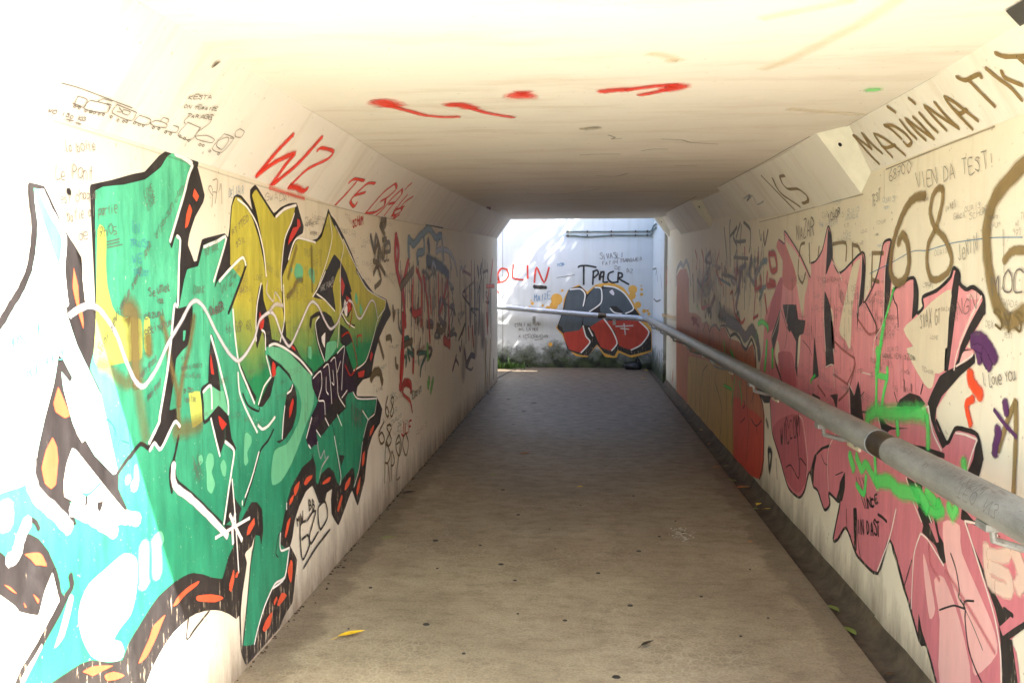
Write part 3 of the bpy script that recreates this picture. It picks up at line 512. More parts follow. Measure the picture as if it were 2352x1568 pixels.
RW|edge_crack||ink|s|0.005,0.3,0.6|4|3955,2118 3943,1989
CE|edge_crack||ink|s|0.008,0.5,0.5|4|1143,4343 1117,4983 1142,6578 1150,7203
~|s|0.01,0.5,0.5|4|1127,8370 1147,11551
RW|edge_crack||olive2|s|0.006,0.5,0.4|4|4229,2037 4845,2049 5846,2061 6628,2077
LW|marker_writing||ink|t|0.006,971|6|2980,1888 3129,1911 2979,1966
LW|marker_writing||blue|t|0.004,DELIAIR|6|3166,1936 3317,1965 3167,1971
LW|marker_writing||ink|t|0.005,GWADA|6|3537,1960 3825,1988 3539,1993
~|t|0.004,TROP BRUTE|6|2943,1700 3066,1734 2935,1728
~|t|0.008,DAGUER|6|2983,1481 3099,1498 2975,1510
~|t|0.005,DARK|6|2846,1561 2938,1568 2847,1589
~|t|0.004,TRUST|6|3236,1529 3330,1614 3227,1556
LW|marker_writing||green2|t|0.006,NORD SUD|6|1891,1445 2018,1473 1885,1472
~|t|0.006,MULHOUSE|6|1946,1360 2115,1410 1944,1388
LW|marker_writing||ink|t|0.004,TRUST LIKE|6|4030,1734 4331,1750 4032,1767
~|t|0.004,RPZ|6|4181,1688 4329,1703 4183,1728
~|t|0.003,TRUST LIKE|6|3540,1665 3691,1622 3541,1689
~|t|0.004,PIMENTS|6|3821,1527 4076,1528 3825,1585
~|t|0.011,NRK|6|4868,727 5123,696 4874,848
~|t|0.005,66 GGP 68|6|3114,1410 3365,1405 3107,1450
LW|marker_writing||white|t|0.004,NRK POWER|6|4291,1554 4529,1595 4293,1589
LW|marker_writing||ink|s|0.005,0.1,1|6|2806,988 2860,887
~|s|0.005,0.1,1|6|2840,985 2870,905
~|s|0.005,0.1,1|6|2873,954 2803,933
~|s|0.005,0.1,1|6|2863,931 2818,897
~|s|0.005,0.1,1|6|2813,963 2851,881
LW|marker_writing||green2|t|0.006,OA|6|2244,1142 2436,1084 2248,1222
LW|ezo_tag||black|t|0.011,MW|6|3870,416 3975,414 3865,468
~|t|0.011,BB|6|4053,437 4150,428 4047,496
~|s|0.014,0.2,1|6|4000,406 3909,405 3932,229 4044,266 4021,325 3930,331
~|s|0.014,0.2,1|6|4017,402 4105,423 4149,405 4047,318 4070,267 4188,292
~|s|0.014,0.2,1|6|4191,351 4195,422 4309,421 4353,329 4226,293 4191,351
~|s|0.014,0.2,1|6|3946,179 4148,221 4389,244
LW|drip_scribble||redpaint|s|0.0675,0.6,0.95|5|6107,1960 6190,1847 6139,1708 6246,1590 6117,1708 6070,1823 6107,1960
LW|drip_scribble||steel|s|0.0675,0.6,0.95|5|6567,1799 6549,1954 6753,1922 7150,2031 7204,1886 6913,1853 6910,1765
~|s|0.0675,0.6,0.95|5|7150,2031 7461,2097 7795,2033 8127,2076
LW|drip_scribble||black|s|0.0945,0.6,0.95|5|7393,1987 7454,1896
~|s|0.108,0.6,0.95|5|7324,1810 7786,1786 8231,1744 8556,1682
LW|drip_scribble||steel|s|0.06075,0.6,0.95|5|7827,1935 7939,2053 8126,2051 8234,1822
LW|drip_scribble||greywhite|s|0.054,0.6,0.95|5|7790,1897 8084,1934 8233,1796
~|s|0.054,0.6,0.95|5|7579,1733 7648,1795 7785,1737
~|s|0.054,0.6,0.95|5|8238,1940 8564,1926 8731,1753
~|s|0.054,0.6,0.95|5|8649,1929 9006,1815 9145,1688
~|s|0.0405,0.6,0.95|5|9396,1764 9500,1789 9603,1722
LW|drip_scribble||redpaint|s|0.0675,0.6,0.95|5|6541,1777 6339,1590 6377,1366 6245,1029 6215,871
~|s|0.06075,0.6,0.95|5|6292,1570 6421,1261
~|s|0.054,0.6,0.95|5|6853,1720 7074,1589 7030,1230
LW|drip_scribble||olive2|s|0.0675,0.6,0.95|5|6246,1571 6639,1685 6745,1719
LW|drip_scribble||redpaint|s|0.0675,0.6,0.95|5|6686,1568 6703,1354 7065,1364
LW|drip_scribble||orange|s|0.0405,0.6,0.95|5|6715,1633 6679,1408
LW|drip_scribble||redpaint|s|0.0675,0.6,0.95|5|7165,1669 7370,1377 7454,1064
~|s|0.0675,0.6,0.95|5|7926,1689 7986,1308 8556,1696
~|s|0.06075,0.6,0.95|5|8470,1627 8542,1288 8617,941
~|s|0.0945,0.6,0.95|5|8206,1037 8617,954
LW|drip_scribble||orange|s|0.0405,0.6,0.95|5|7503,1493 7530,1324
LW|drip_scribble||slate|s|0.0675,0.6,0.95|5|8067,1459 7912,1311 8212,1195 8378,1347 8143,1445
~|s|0.054,0.6,0.95|5|7301,1216 7429,1257 7627,1223
LW|drip_scribble||olive2|s|0.0675,0.6,0.95|5|7836,1201 8093,1123 8372,1187
LW|drip_scribble||slate|s|0.04725,0.6,0.95|5|8630,1354 8899,1360 8711,1143
LW|drip_scribble||redpaint|s|0.0675,0.6,0.95|5|6306,1368 6314,1012 6189,793
~|s|0.0675,0.6,0.95|5|6281,792 6354,824 6576,786 6598,719
~|s|0.0675,0.6,0.95|5|6717,1051 6683,871
LW|drip_scribble||bottle|s|0.0405,0.6,0.95|5|6345,1163 6515,1162 6715,1008 6462,1072 6558,980
~|s|0.0405,0.6,0.95|5|6931,911 6935,1001 7169,992 7291,970 7046,889 6984,805
LW|drip_scribble||lime2|s|0.081,0.6,0.95|5|7325,1050 7352,918
~|s|0.081,0.6,0.95|5|7409,733 7342,669
~|s|0.0675,0.6,0.95|5|7608,710 7470,605
LW|drip_scribble||olive2|s|0.054,0.6,0.95|5|6272,1118 6668,1131
~|s|0.0405,0.6,0.95|5|7303,1274 7363,1212 7626,1199
LW|drip_scribble||ink|s|0.0405,0.6,0.95|5|5359,1916 5457,1809 5497,1924 5602,1841
LW|drip_scribble||olive2|s|0.0405,0.6,0.95|5|5647,2031 5801,2043 5721,1992 5609,2002 5757,1939
~|s|0.03375,0.6,0.95|5|5457,1809 5567,1875 5561,1751 5419,1748
~|s|0.03375,0.6,0.95|5|5679,1899 5795,1914 5753,1848 5711,1773
~|s|0.03375,0.6,0.95|5|5489,1749 5629,1627 5446,1574
~|s|0.03375,0.6,0.95|5|5415,1661 5560,1734 5744,1665
LW|drip_scribble||ink|s|0.027,0.6,0.95|5|5715,1864 5874,1900 5911,1836 5752,1820
LW|drip_scribble||olive2|s|0.0405,0.6,0.95|5|5977,1438 5993,1332 6039,1397
LW|drip_scribble||ink|s|0.03375,0.6,0.95|5|6148,1404 6165,1275 6277,1218 6234,1311
LW|drip_scribble||olive2|s|0.0405,0.6,0.95|5|5763,1212 5884,1213 5923,1182
~|s|0.0405,0.6,0.95|5|5536,1218 5679,1080
~|s|0.06075,0.6,0.95|5|5315,974 5419,1006 5562,991 5633,910
~|s|0.0405,0.6,0.95|5|6045,1047 6064,986 6129,970
LW|drip_scribble||slate|s|0.081,0.6,0.95|5|10162,1552 10210,1065
~|s|0.108,0.6,0.95|5|10663,1550 10649,957
~|s|0.108,0.6,0.95|5|11216,1548 11058,933
LW|drip_scribble||black|s|0.0675,0.6,0.95|5|10939,1826 11075,1688
~|s|0.0675,0.6,0.95|5|11370,1870 11219,1725
LW|drip_scribble||ink|s|0.0405,0.6,0.95|5|11522,1946 11366,1691 10930,1445
LW|drip_scribble||orange|s|0.0675,0.6,0.95|5|12886,1967 12511,1660 12070,1295 12148,965
~|s|0.054,0.6,0.95|5|11991,1563 13074,1560
LW|drip_scribble||redpaint|s|0.081,0.6,0.95|5|10394,1055 10515,797
~|s|0.081,0.6,0.95|5|11984,1164 12146,868
LW|drip_scribble||slate|s|0.0675,0.6,0.95|5|9685,813 9903,621 10261,701 10641,651
~|s|0.054,0.6,0.95|5|9268,876 9368,839 9475,952
~|s|0.0405,0.6,0.95|5|8620,1051 8889,1055 9076,1029
LW|drip_scribble||ochre|s|0.0945,0.6,0.95|5|11894,788 11805,416 11881,122
~|s|0.0945,0.6,0.95|5|12496,747 12399,357 12306,110
LW|drip_scribble||black|s|0.027,0.6,0.95|5|12059,758 11888,503 12134,189
LW|drip_scribble||plum|s|0.081,0.6,0.95|5|12959,405 12955,94
LW|drip_scribble||redpaint|s|0.0675,0.6,0.95|5|10031,1074 10086,910
LW|drip_scribble||olive2|t|0.02,YANCE|6|5418,1730 5909,1789 5424,1851
LW|drip_scribble||redpaint|t|0.012,SCHUM|6|4930,1940 5174,1974 4933,1987
LW|drip_scribble||olive2|t|0.02,68|6|5520,502 5918,424 5558,642
~|t|0.02,00|6|6023,336 6498,221 6030,495
~|t|0.018,RPZ|6|5666,171 6204,82 5677,416
~|t|0.02,68|6|5722,673 5999,629 5729,823
LW|drip_scribble||redpaint|s|0.03,0.5,0.8|5|6564,757 6438,817 6235,807 6311,737 6559,649 6643,545
LW|drip_scribble||bottle|t|0.012,TEXAS 68|6|6596,655 7037,662 6598,709
LW|drip_scribble||redpaint|t|0.02,JLF|6|6218,426 6636,386 6222,521
LC|red_lettering||redspray|s|0.03,0.9,0.95|5|3508,248 3474,183 3451,122 3425,21
~|s|0.03,0.9,0.95|5|3425,21 3505,103 3639,175 3625,112 3618,-8
~|s|0.03,0.9,0.95|5|3618,-8 3725,111 3764,180 3810,300
~|s|0.019,0.9,0.95|5|3861,229 3880,252 4048,265 4044,218 3889,133 3813,19
~|s|0.03,0.9,0.95|5|3813,19 3903,29 4012,21 4038,44
~|s|0.019,0.9,0.95|5|4552,150 4597,183 4777,199
~|s|0.019,0.9,0.95|5|4662,174 4629,89 4571,-9
~|s|0.019,0.9,0.95|5|5005,212 4866,192 4792,111 4779,54 4912,29 4907,61
~|s|0.019,0.9,0.95|5|4793,99 4934,137
~|s|0.019,0.9,0.95|5|5436,257 5313,179 5261,87 5222,4
~|s|0.019,0.9,0.95|5|5436,257 5554,223 5478,149 5381,111
~|s|0.019,0.9,0.95|5|5462,129 5536,85 5430,26 5225,3
~|s|0.019,0.9,0.95|5|5693,236 5605,150 5556,50 5489,-7
~|s|0.019,0.9,0.95|5|5693,236 5778,197 5731,99 5708,13
~|s|0.019,0.9,0.95|5|5617,105 5762,128
~|s|0.019,0.9,0.95|5|5948,210 5909,126 5927,27
~|s|0.019,0.9,0.95|5|5845,300 5802,270 5790,238
~|s|0.019,0.9,0.95|5|6143,211 6021,154 6009,109 6092,84 6024,38 5901,24
~|s|0.019,0.9,0.95|5|5870,99 5905,43 6065,8 5960,-7
~|s|0.019,0.9,0.95|5|5902,72 6085,116
~|s|0.019,0.9,0.95|5|6033,6 6117,46
LW|red_lettering||redspray|s|0.02,0.7,0.5|5|3592,2023 3798,2021 4062,2022
LC|doodle_train||ink|s|0.005,0.2,1|5|2133,75 2173,75 2179,51 2132,53
~|s|0.005,0.2,1|5|2133,75 2141,48 2170,49
~|s|0.005,0.2,1|5|2186,76 2271,82 2278,57 2183,48 2186,76
~|s|0.005,0.2,1|5|2218,81 2234,93 2275,96
~|s|0.005,0.2,1|5|2258,84 2280,84 2284,63
~|s|0.005,0.2,1|5|2301,92 2408,91
~|s|0.005,0.2,1|5|2303,90 2305,64 2407,61 2408,91
~|s|0.005,0.2,1|5|2318,86 2344,77 2320,72
~|s|0.005,0.2,1|5|2342,85 2377,86 2377,74 2347,74 2342,85
~|s|0.005,0.2,1|5|2429,86 2494,86 2492,65 2424,63 2429,86
~|s|0.005,0.2,1|5|2501,75 2527,90 2587,91 2595,78 2533,70 2501,75
~|s|0.005,0.2,1|5|2547,90 2551,106 2584,107 2589,96
~|s|0.005,0.2,1|5|2628,94 2663,95 2665,74 2604,69
~|s|0.005,0.2,1|5|2694,122 2788,121
~|s|0.005,0.2,1|5|2696,121 2685,69 2779,69 2788,121
~|s|0.005,0.2,1|5|2790,87 2855,104 2921,101 2913,85 2817,79 2790,87
~|s|0.005,0.2,1|5|2962,134 3047,132 3029,66 2944,67 2962,134
~|s|0.005,0.2,1|5|2992,126 2954,103 2964,81 3016,76 3024,108 3012,125 2992,126
~|s|0.005,0.2,1|5|3046,175 3090,172 3093,147 3051,141 3028,158 3046,175
~|s|0.005,0.2,1|5|2130,51 2168,52
~|s|0.005,0.2,1|5|2048,92 2113,97 2208,98 2376,99
~|s|0.005,0.2,1|5|3020,127 3051,133
~|s|0.005,0.2,1|5|2689,154 2670,123 2688,114
~|s|0.005,0.2,1|5|2803,182 2825,151 2784,100
~|s|0.005,0.2,1|5|2141,49 2148,47 2147,42 2139,44 2141,49
~|s|0.005,0.2,1|5|2160,49 2168,46 2167,42 2159,44 2160,49
~|s|0.005,0.2,1|5|2192,48 2200,45 2198,40 2190,43 2192,48
~|s|0.005,0.2,1|5|2211,49 2219,47 2217,42 2209,44 2211,49
~|s|0.005,0.2,1|5|2231,50 2239,48 2237,43 2229,45 2231,50
~|s|0.005,0.2,1|5|2251,51 2259,49 2257,44 2249,46 2251,51
~|s|0.005,0.2,1|5|2270,54 2278,52 2277,47 2268,49 2270,54
~|s|0.005,0.2,1|5|2307,56 2316,53 2314,48 2305,51 2307,56
~|s|0.005,0.2,1|5|2344,53 2353,51 2351,45 2342,48 2344,53
~|s|0.005,0.2,1|5|2371,55 2380,53 2378,48 2369,50 2371,55
~|s|0.005,0.2,1|5|2387,57 2396,55 2394,50 2385,52 2387,57
~|s|0.005,0.2,1|5|2425,62 2435,60 2432,54 2422,57 2425,62
~|s|0.005,0.2,1|5|2450,62 2460,60 2458,54 2448,57 2450,62
~|s|0.005,0.2,1|5|2474,64 2484,61 2482,56 2472,58 2474,64
~|s|0.005,0.2,1|5|2529,68 2540,65 2537,60 2527,62 2529,68
~|s|0.005,0.2,1|5|2560,71 2571,68 2569,63 2558,65 2560,71
~|s|0.005,0.2,1|5|2605,68 2617,65 2614,60 2603,62 2605,68
~|s|0.005,0.2,1|5|2637,69 2649,66 2646,60 2635,63 2637,69
~|s|0.005,0.2,1|5|2696,73 2708,70 2706,64 2694,67 2696,73
~|s|0.005,0.2,1|5|2729,71 2742,68 2739,62 2727,65 2729,71
~|s|0.005,0.2,1|5|2763,69 2776,66 2773,60 2760,63 2763,69
~|s|0.005,0.2,1|5|2845,69 2858,67 2855,60 2842,63 2845,69
~|s|0.005,0.2,1|5|2870,70 2884,67 2881,61 2867,64 2870,70
~|s|0.005,0.2,1|5|2936,59 2950,56 2947,50 2933,53 2936,59
~|s|0.005,0.2,1|5|3008,60 3023,57 3020,51 3004,54 3008,60
~|s|0.005,0.2,1|5|2215,50 2223,48 2222,43 2213,45 2215,50
~|t|0.006,KESTA|6|2613,194 2746,229 2596,208
~|t|0.006,ON TEBAIZE|6|2620,161 2823,201 2607,173
~|t|0.006,TARAGE|6|2667,136 2823,166 2655,150
~|t|0.006,WO ISO KG|6|2062,7 2220,15 2054,17
~|t|0.006,TZ|6|2146,-8 2218,-5 2140,2
CE|red_squiggle||redspray|s|0.11,0.9,0.85|5|-830,3367 -812,3394 -796,3465
~|s|0.04,0.9,0.85|5|-803,3458 -768,3527 -736,3581 -711,3636 -681,3675 -612,3710 -551,3704
~|s|0.07,0.9,0.85|5|-553,3479 -513,3450 -469,3536
~|s|0.035,0.9,0.85|5|-469,3536 -423,3625 -371,3683 -309,3743
~|s|0.12,0.9,0.85|5|-259,3291 -240,3310 -222,3302
~|s|0.06,0.9,0.85|5|72,3276 123,3253 173,3249
~|s|0.045,0.9,0.85|5|173,3249 276,3199 343,3191
~|s|0.07,0.9,0.85|5|331,3190 365,3219 314,3269
~|s|0.04,0.9,0.85|5|314,3269 273,3307 224,3346
CE|open_gap||soot|p|0|5|1145,2409 1211,2497 1285,2591 1539,2860 1169,2151 1147,2333 1147,2367
CE|green_dab||neon|s|0.06,0.9,0.6|5|1092,3335 1127,3329
CE|plaster_chip||plaster|s|0.06,0.7,0.7|5|3,4049 74,4012
CE|tan_stain||tan|s|0.05,0.8,0.3|4|502,2425 605,2358 703,2296
~|s|0.05,0.8,0.3|4|622,2990 674,2894 723,2740 794,2489 819,2306
~|s|0.05,0.8,0.3|4|876,3661 961,3702 1230,3819
~|s|0.05,0.8,0.3|4|215,2754 266,2788 317,2853 282,2839
CE|ceiling_scribble||ink|s|0.012,0.6,0.45|4|-15,4847 90,4825 214,4835
~|s|0.012,0.6,0.45|4|-514,7723 -323,7964 -6,7642 153,7312
~|s|0.012,0.6,0.45|4|128,4216 164,4290 149,4337 199,4317
~|s|0.012,0.6,0.45|4|405,4358 510,4392 571,4473 720,4538
~|s|0.012,0.6,0.45|4|329,4726 389,4674 471,4681
~|s|0.012,0.6,0.45|4|103,6076 237,6156 321,5915
~|s|0.012,0.6,0.45|4|593,5451 729,5446
RC|olive_lettering||olive|s|0.0155,0.15,1|5|4087,198 4036,92 3988,23
~|s|0.0155,0.15,1|5|4080,196 3974,101
~|s|0.0155,0.15,1|5|3978,188 3974,101
~|s|0.0155,0.15,1|5|3978,188 3944,122 3892,63
~|s|0.0155,0.15,1|5|3817,30 3857,105 3860,157 3798,125 3743,79 3687,16
~|s|0.0155,0.15,1|5|3858,98 3818,78 3720,75
~|s|0.0155,0.15,1|5|3719,171 3675,140 3636,86
~|s|0.0155,0.15,1|5|3719,171 3644,153 3584,105 3565,60 3618,49 3633,73
~|s|0.0155,0.15,1|5|3556,162 3541,108 3512,61
~|s|0.0155,0.15,1|5|3596,234 3556,197
~|s|0.0155,0.15,1|5|3445,42 3482,95 3505,156 3451,100 3378,34
~|s|0.0155,0.15,1|5|3438,149 3407,96 3378,34
~|s|0.0155,0.15,1|5|3373,152 3347,89 3322,53
~|s|0.0155,0.15,1|5|3389,221 3364,189
~|s|0.0155,0.15,1|5|3254,46 3285,102 3308,168 3241,103 3164,35
~|s|0.0155,0.15,1|5|3225,162 3200,93 3164,35
~|s|0.0155,0.15,1|5|3081,14 3112,73 3136,131 3136,162
~|s|0.0155,0.15,1|5|3136,162 3093,125 3056,80 3019,34
~|s|0.0155,0.15,1|5|3124,107 3101,83 3044,87
~|s|0.0155,0.15,1|5|2995,204 2957,179 2864,176 2863,161
~|s|0.0155,0.15,1|5|2937,173 2907,111 2879,57
~|s|0.0155,0.15,1|5|2811,183 2781,138 2743,91 2729,51 2723,40
~|s|0.0155,0.15,1|5|2742,153 2745,127 2683,83
~|s|0.0155,0.15,1|5|2723,210 2687,186 2577,153
~|s|0.0155,0.15,1|5|2632,168 2606,122
RCB|olive_lettering||olive|s|0.02,0.3,0.8|5|5690,312 5516,15
~|s|0.02,0.3,0.8|5|5478,269 5543,196 5530,141 5346,29
~|s|0.02,0.3,0.8|5|5195,254 5299,258 5354,212 5325,166 5130,147 5057,91 5113,54 5251,48
RCB|blue_scribble||blue|s|0.012,0.6,0.4|5|6649,198 6344,214 6596,172 6304,200 6367,122 6110,133
RW|pink_mural|pink_fill|pink|p|0|1|6127,731 6037,526 5824,416 5688,322 5530,246 5277,252 5154,326 5054,467 4964,401 4871,398 4732,324 4632,383 4658,439 4498,435 4459,430 4556,211 4480,232 4348,335 4193,256 4109,245 3881,259 3745,460 3567,313 3391,152 3327,163 3203,38 2642,322 2665,434 2701,461 2603,560 2383,691 2397,877 2663,914 2971,918 2933,996 2975,1073 3147,1065 3211,1000 3310,1069 3314,1116 3196,1221 3030,1333 3025,1372 3082,1373 2961,1497 2974,1557 3049,1587 3099,1579 3153,1599 3161,1636 3208,1657 3237,1620 3350,1573 3479,1545 3470,1505 3529,1480 3531,1567 3582,1624 3724,1599 3825,1569 3821,1752 3851,1795 3939,1782 3986,1671 4184,1507 4174,1667 4222,1755 4564,1656 4709,1737 4740,1860 4808,1920 4904,1793 5034,1733 5140,1723 5132,1636 5386,1778 5821,1959 5797,1871 5976,1910 6037,1855 5848,1755 5854,1649 6123,1507 6363,1353 6408,1101 6510,929
RW|pink_mural|black_outline|black|s|0.016,0.1,1|3|6127,731 6037,526 5824,416 5688,322 5530,246 5277,252 5154,326 5054,467 4964,401 4871,398 4732,324 4632,383 4658,439 4498,435 4459,430 4556,211 4480,232 4348,335 4193,256 4109,245 3881,259 3745,460 3567,313 3391,152 3327,163 3203,38
~|s|0.018,0.1,1|3|3310,1069 3211,1000 3147,1065 3068,1076 2975,1073 2933,996
~|s|0.016,0.1,1|3|2961,1497 2974,1557 3049,1587 3099,1579 3153,1599 3161,1636 3208,1657 3237,1620 3350,1573 3479,1545 3470,1505 3529,1480 3531,1567 3582,1624 3724,1599 3811,1564
~|s|0.012,0.1,1|3|3821,1752 3851,1795 3939,1782 3986,1671 4066,1578 4184,1507 4174,1667 4222,1755 4564,1656 4709,1737 4740,1860 4808,1920 4904,1793 5034,1733 5140,1723
~|s|0.01,0.1,1|3|5144,1636 5386,1778 5618,1881 5821,1959 5797,1871 5976,1910
~|p|0|2|4807,1907 4736,1860 4706,1749 4805,1659 4826,1653 4816,1777
~|p|0|2|4222,1755 4174,1667 4200,1504 4247,1481 4262,1369 4278,1452 4226,1619
~|p|0|2|3851,1792 3821,1757 3836,1544 3901,1422 3901,1669
~|p|0|2|4839,1558 4749,1497 4702,1437 4654,1347 4625,1247 4788,1234 4836,1401
~|p|0|2|4839,1479 4723,1482 4686,1299 4624,1163 4775,1133 4817,1353
~|p|0|2|3581,1622 3531,1567 3529,1480 3584,1451 3575,1548
~|p|0|2|3198,1644 3157,1628 3167,1554 3199,1389 3223,1275 3256,1271 3248,1406 3230,1533
~|p|0|2|2974,1557 2959,1497 3043,1419 3090,1368 3151,1306 3130,1373 3063,1457 2980,1538
~|p|0|2|3023,1353 3016,1322 3119,1268 3196,1217 3269,1170 3314,1116 3320,1067 3287,1033 3206,1001 3247,972 3316,1024 3373,1080 3397,1125 3360,1175 3295,1244 3229,1272 3157,1296 3071,1325
~|p|0|2|3257,1269 3229,1272 3223,1315 3217,1357 3255,1354
~|p|0|2|3166,1300 3139,1302 3108,1354 3041,1367 3118,1361
~|p|0|2|3731,1053 3684,1099 3578,1142 3475,1142 3418,1118 3492,1080 3606,1048 3716,1035
~|p|0|2|4371,1094 4279,1038 4227,1117 4180,1051 4157,977 4128,921 4321,923 4348,1040
~|p|0|2|3930,991 3830,967 3749,966 3565,994 3774,951 3839,919 3895,914
~|p|0|2|3560,928 3425,945 3231,958 3230,937 3329,929 3434,921
~|p|0|2|2975,1070 2929,997 2962,916 3046,916 3001,982
~|p|0|2|4662,713 4660,695 4784,660 4912,598 4961,495 4965,407 5042,470 4958,589 4828,661
~|p|0|2|4392,619 4385,538 4424,457 4536,424 4484,501 4469,547
~|p|0|2|5038,948 4876,944 4885,923 5024,924
~|p|0|2|4686,983 4549,1007 4561,921 4624,967
~|p|0|2|5814,1454 5461,1463 5398,1373 5227,1373 5271,1288 5309,1282 5387,1253 5391,1003 5451,1061 5439,1228 5711,1344
~|p|0|2|5875,1429 5899,1336 5924,1256 6061,1104 5765,930 5811,925 5967,1009 6081,1127 6141,1211 5998,1331
~|p|0|2|5024,1283 4968,1182 4912,1064 5036,1033
~|p|0|2|5598,1415 5563,1351 5533,1330 5615,1275 5677,1308
~|p|0|2|3458,680 3398,628 3407,598 3279,584 3215,535 3183,551 3192,608 3249,638 3290,709 3309,694 3251,610 3270,600 3369,668 3415,701
~|p|0|2|3041,758 2974,662 2880,589 2806,521 2773,475 2701,543 2757,541 2874,610 3003,705 3038,771
~|p|0|2|2780,479 2742,447 2694,464 2642,322 2742,271 2762,427
~|p|0|2|3070,787 3026,783 2983,771 2842,785 2789,767 2826,767 3041,750 3075,748
~|p|0|2|3411,260 3373,202 3321,160 3401,143 3501,242 3494,293 3464,210 3414,161
~|p|0|2|3746,469 3702,413 3568,318 3502,252 3578,299
~|p|0|2|4245,463 4195,477 4178,273 4209,251
~|p|0|2|3583,781 3501,781 3417,720 3350,693 3306,666 3399,639 3460,699
~|p|0|2|3490,784 3423,796 3420,755
RW|pink_mural|bare_patch|cream|p|0|2|3827,299 3745,455 3579,309 3502,252 3401,143 3326,158 3213,33 3395,-60 3914,-31
RW|pink_mural|cream_fill|pcream|p|1|2|5784,1896 5706,1870 5440,1773 5193,1630 5258,1520 5285,1392 5356,1449 5480,1617 5699,1796
~|p|1|2|4252,1723 4278,1647 4348,1478 4365,1267 4439,1301 4556,1353 4429,1591 4367,1687
~|p|1|2|3224,1578 3234,1470 3256,1271 3417,1254 3521,1321 3670,1404 3523,1467 3378,1534
~|p|1|2|3629,1325 3343,1347 3328,1284 3361,1192 3436,1197
~|p|1|2|4444,2162 4444,2162
RW|pink_mural|cream_fill|cream|p|1|2|4721,1457 4679,1446 4641,1241 4656,1191 4712,1359
~|p|1|2|5335,1277 5348,1128 5396,1067 5385,1232
~|p|1|2|5952,1208 5879,1127 5934,1013 6011,1116
RW|pink_mural|light_fill|lpink|p|1|2|3097,1559 3032,1576 2982,1557 3021,1545 3079,1544
~|p|1|2|2988,1538 3063,1457 3127,1385 3144,1384 3081,1468 3027,1525
~|p|1|2|3157,1296 3108,1350 3041,1363 3022,1345 3055,1330
~|p|1|2|3219,694 3082,722 3056,627 2832,473 2780,381 2922,236 2961,298 3057,421 3178,544
~|p|1|2|3278,447 3192,487 3054,380 2952,194 3196,73 3216,313
~|p|1|2|3389,517 3331,464 3259,340 3305,281 3357,391
RW|pink_mural|shaded_fill|rose|p|1|2|6037,1855 5976,1910 5797,1871 5576,1734 5453,1617 5588,1552 5834,1603 5848,1755
RW|pink_mural|shaded_fill|dpink|p|1|2|5911,1117 5544,1147 5449,1033 5412,936 5764,923 5869,1019
~|p|1|2|6037,526 5847,654 5325,769 5122,527 5134,387 5306,273 5533,275 5721,337
~|p|1|2|6123,1499 5901,1642 5834,1603 5882,1434 6100,1267 6316,1255
RW|pink_mural|shaded_fill|pink|s|0.02,0.8,0.5|3|3342,591 3313,497 3229,465
~|s|0.02,0.8,0.5|3|3185,520 2956,441 2794,375
RW|pink_mural|white_highlight|pwhite|s|0.007,0.2,1|4|5801,1920 5469,1788 5156,1629
~|s|0.008,0.2,1|4|4806,1901 4848,1653 4836,1401 4783,1217
~|s|0.007,0.2,1|4|4221,1739 4226,1619 4261,1453
~|s|0.007,0.2,1|4|3877,1779 3906,1644 3908,1427 4015,1333 4021,1227
~|s|0.008,0.2,1|4|4708,1725 4584,1662 4523,1614
~|s|0.007,0.2,1|4|5843,1430 5994,1292 6123,1204
~|s|0.007,0.2,1|4|5661,1458 5696,1345
~|s|0.01,0.2,1|4|3041,750 2976,682 2888,590 2803,492 2759,398 2742,278
~|s|0.009,0.2,1|4|3417,590 3352,588 3257,556 3196,533
~|s|0.009,0.2,1|4|3417,590 3475,479 3484,249
~|s|0.01,0.2,1|4|3681,619 3746,469 3882,270
~|s|0.009,0.2,1|4|3041,750 2934,769 2804,770
~|s|0.009,0.2,1|4|3729,1033 3629,1037 3492,1075 3386,1114
~|s|0.012,0.2,1|4|3386,1114 3336,1020 3251,963
~|s|0.009,0.2,1|4|3141,1051 3066,1059 2974,1058
~|s|0.009,0.2,1|4|2974,1058 3010,996 3046,920
~|s|0.006,0.2,1|4|4370,1089 4279,1038
~|s|0.006,0.2,1|4|4370,1089 4338,926
~|s|0.008,0.2,1|4|3583,781 3505,701 3410,639
~|s|0.008,0.2,1|4|3489,780 3396,725 3317,663
~|s|0.007,0.2,1|4|4568,786 4680,684 4691,569 4659,451
~|s|0.006,0.2,1|4|5378,1188 5326,924
~|s|0.007,0.2,1|4|5325,769 5218,744 5097,533 5112,419
~|s|0.008,0.2,1|4|3157,1296 3039,1344 3032,1356
~|s|0.008,0.2,1|4|2982,1557 3049,1486 3150,1351 3172,1280
~|s|0.007,0.2,1|4|3945,994 3881,917
~|s|0.007,0.2,1|4|4783,1128 4641,1154 4610,1036
~|s|0.006,0.2,1|4|4174,1165 4049,1167
~|s|0.01,0.2,1|4|2762,871 2659,872
RW|pink_mural|black_outline|black|s|0.008,0.1,1|3|3144,598 3095,552 3062,485 3069,461 3015,441 3011,398 2978,310 2925,263 2858,228
~|s|0.007,0.1,1|3|3220,351 3146,393 3093,419 3015,437
~|s|0.008,0.1,1|3|2952,491 3017,465 3023,434
~|s|0.004,0.1,1|3|3015,437 2953,402 2876,349
~|s|0.007,0.1,1|3|5730,1161 5681,1290 5882,1434
~|s|0.01,0.1,1|3|4153,1507 4055,1446 3991,1397 3987,1345
~|s|0.008,0.1,1|3|3811,1564 3781,1521 3747,1497 3727,1411
~|s|0.006,0.1,1|3|5280,1246 5125,1209 5073,1173
~|s|0.007,0.1,1|3|3750,1124 3708,1081
~|s|0.006,0.1,1|3|3642,1191 3626,1140
~|s|0.006,0.1,1|3|3564,1181 3561,1149
~|s|0.008,0.1,1|3|3446,1195 3465,1152
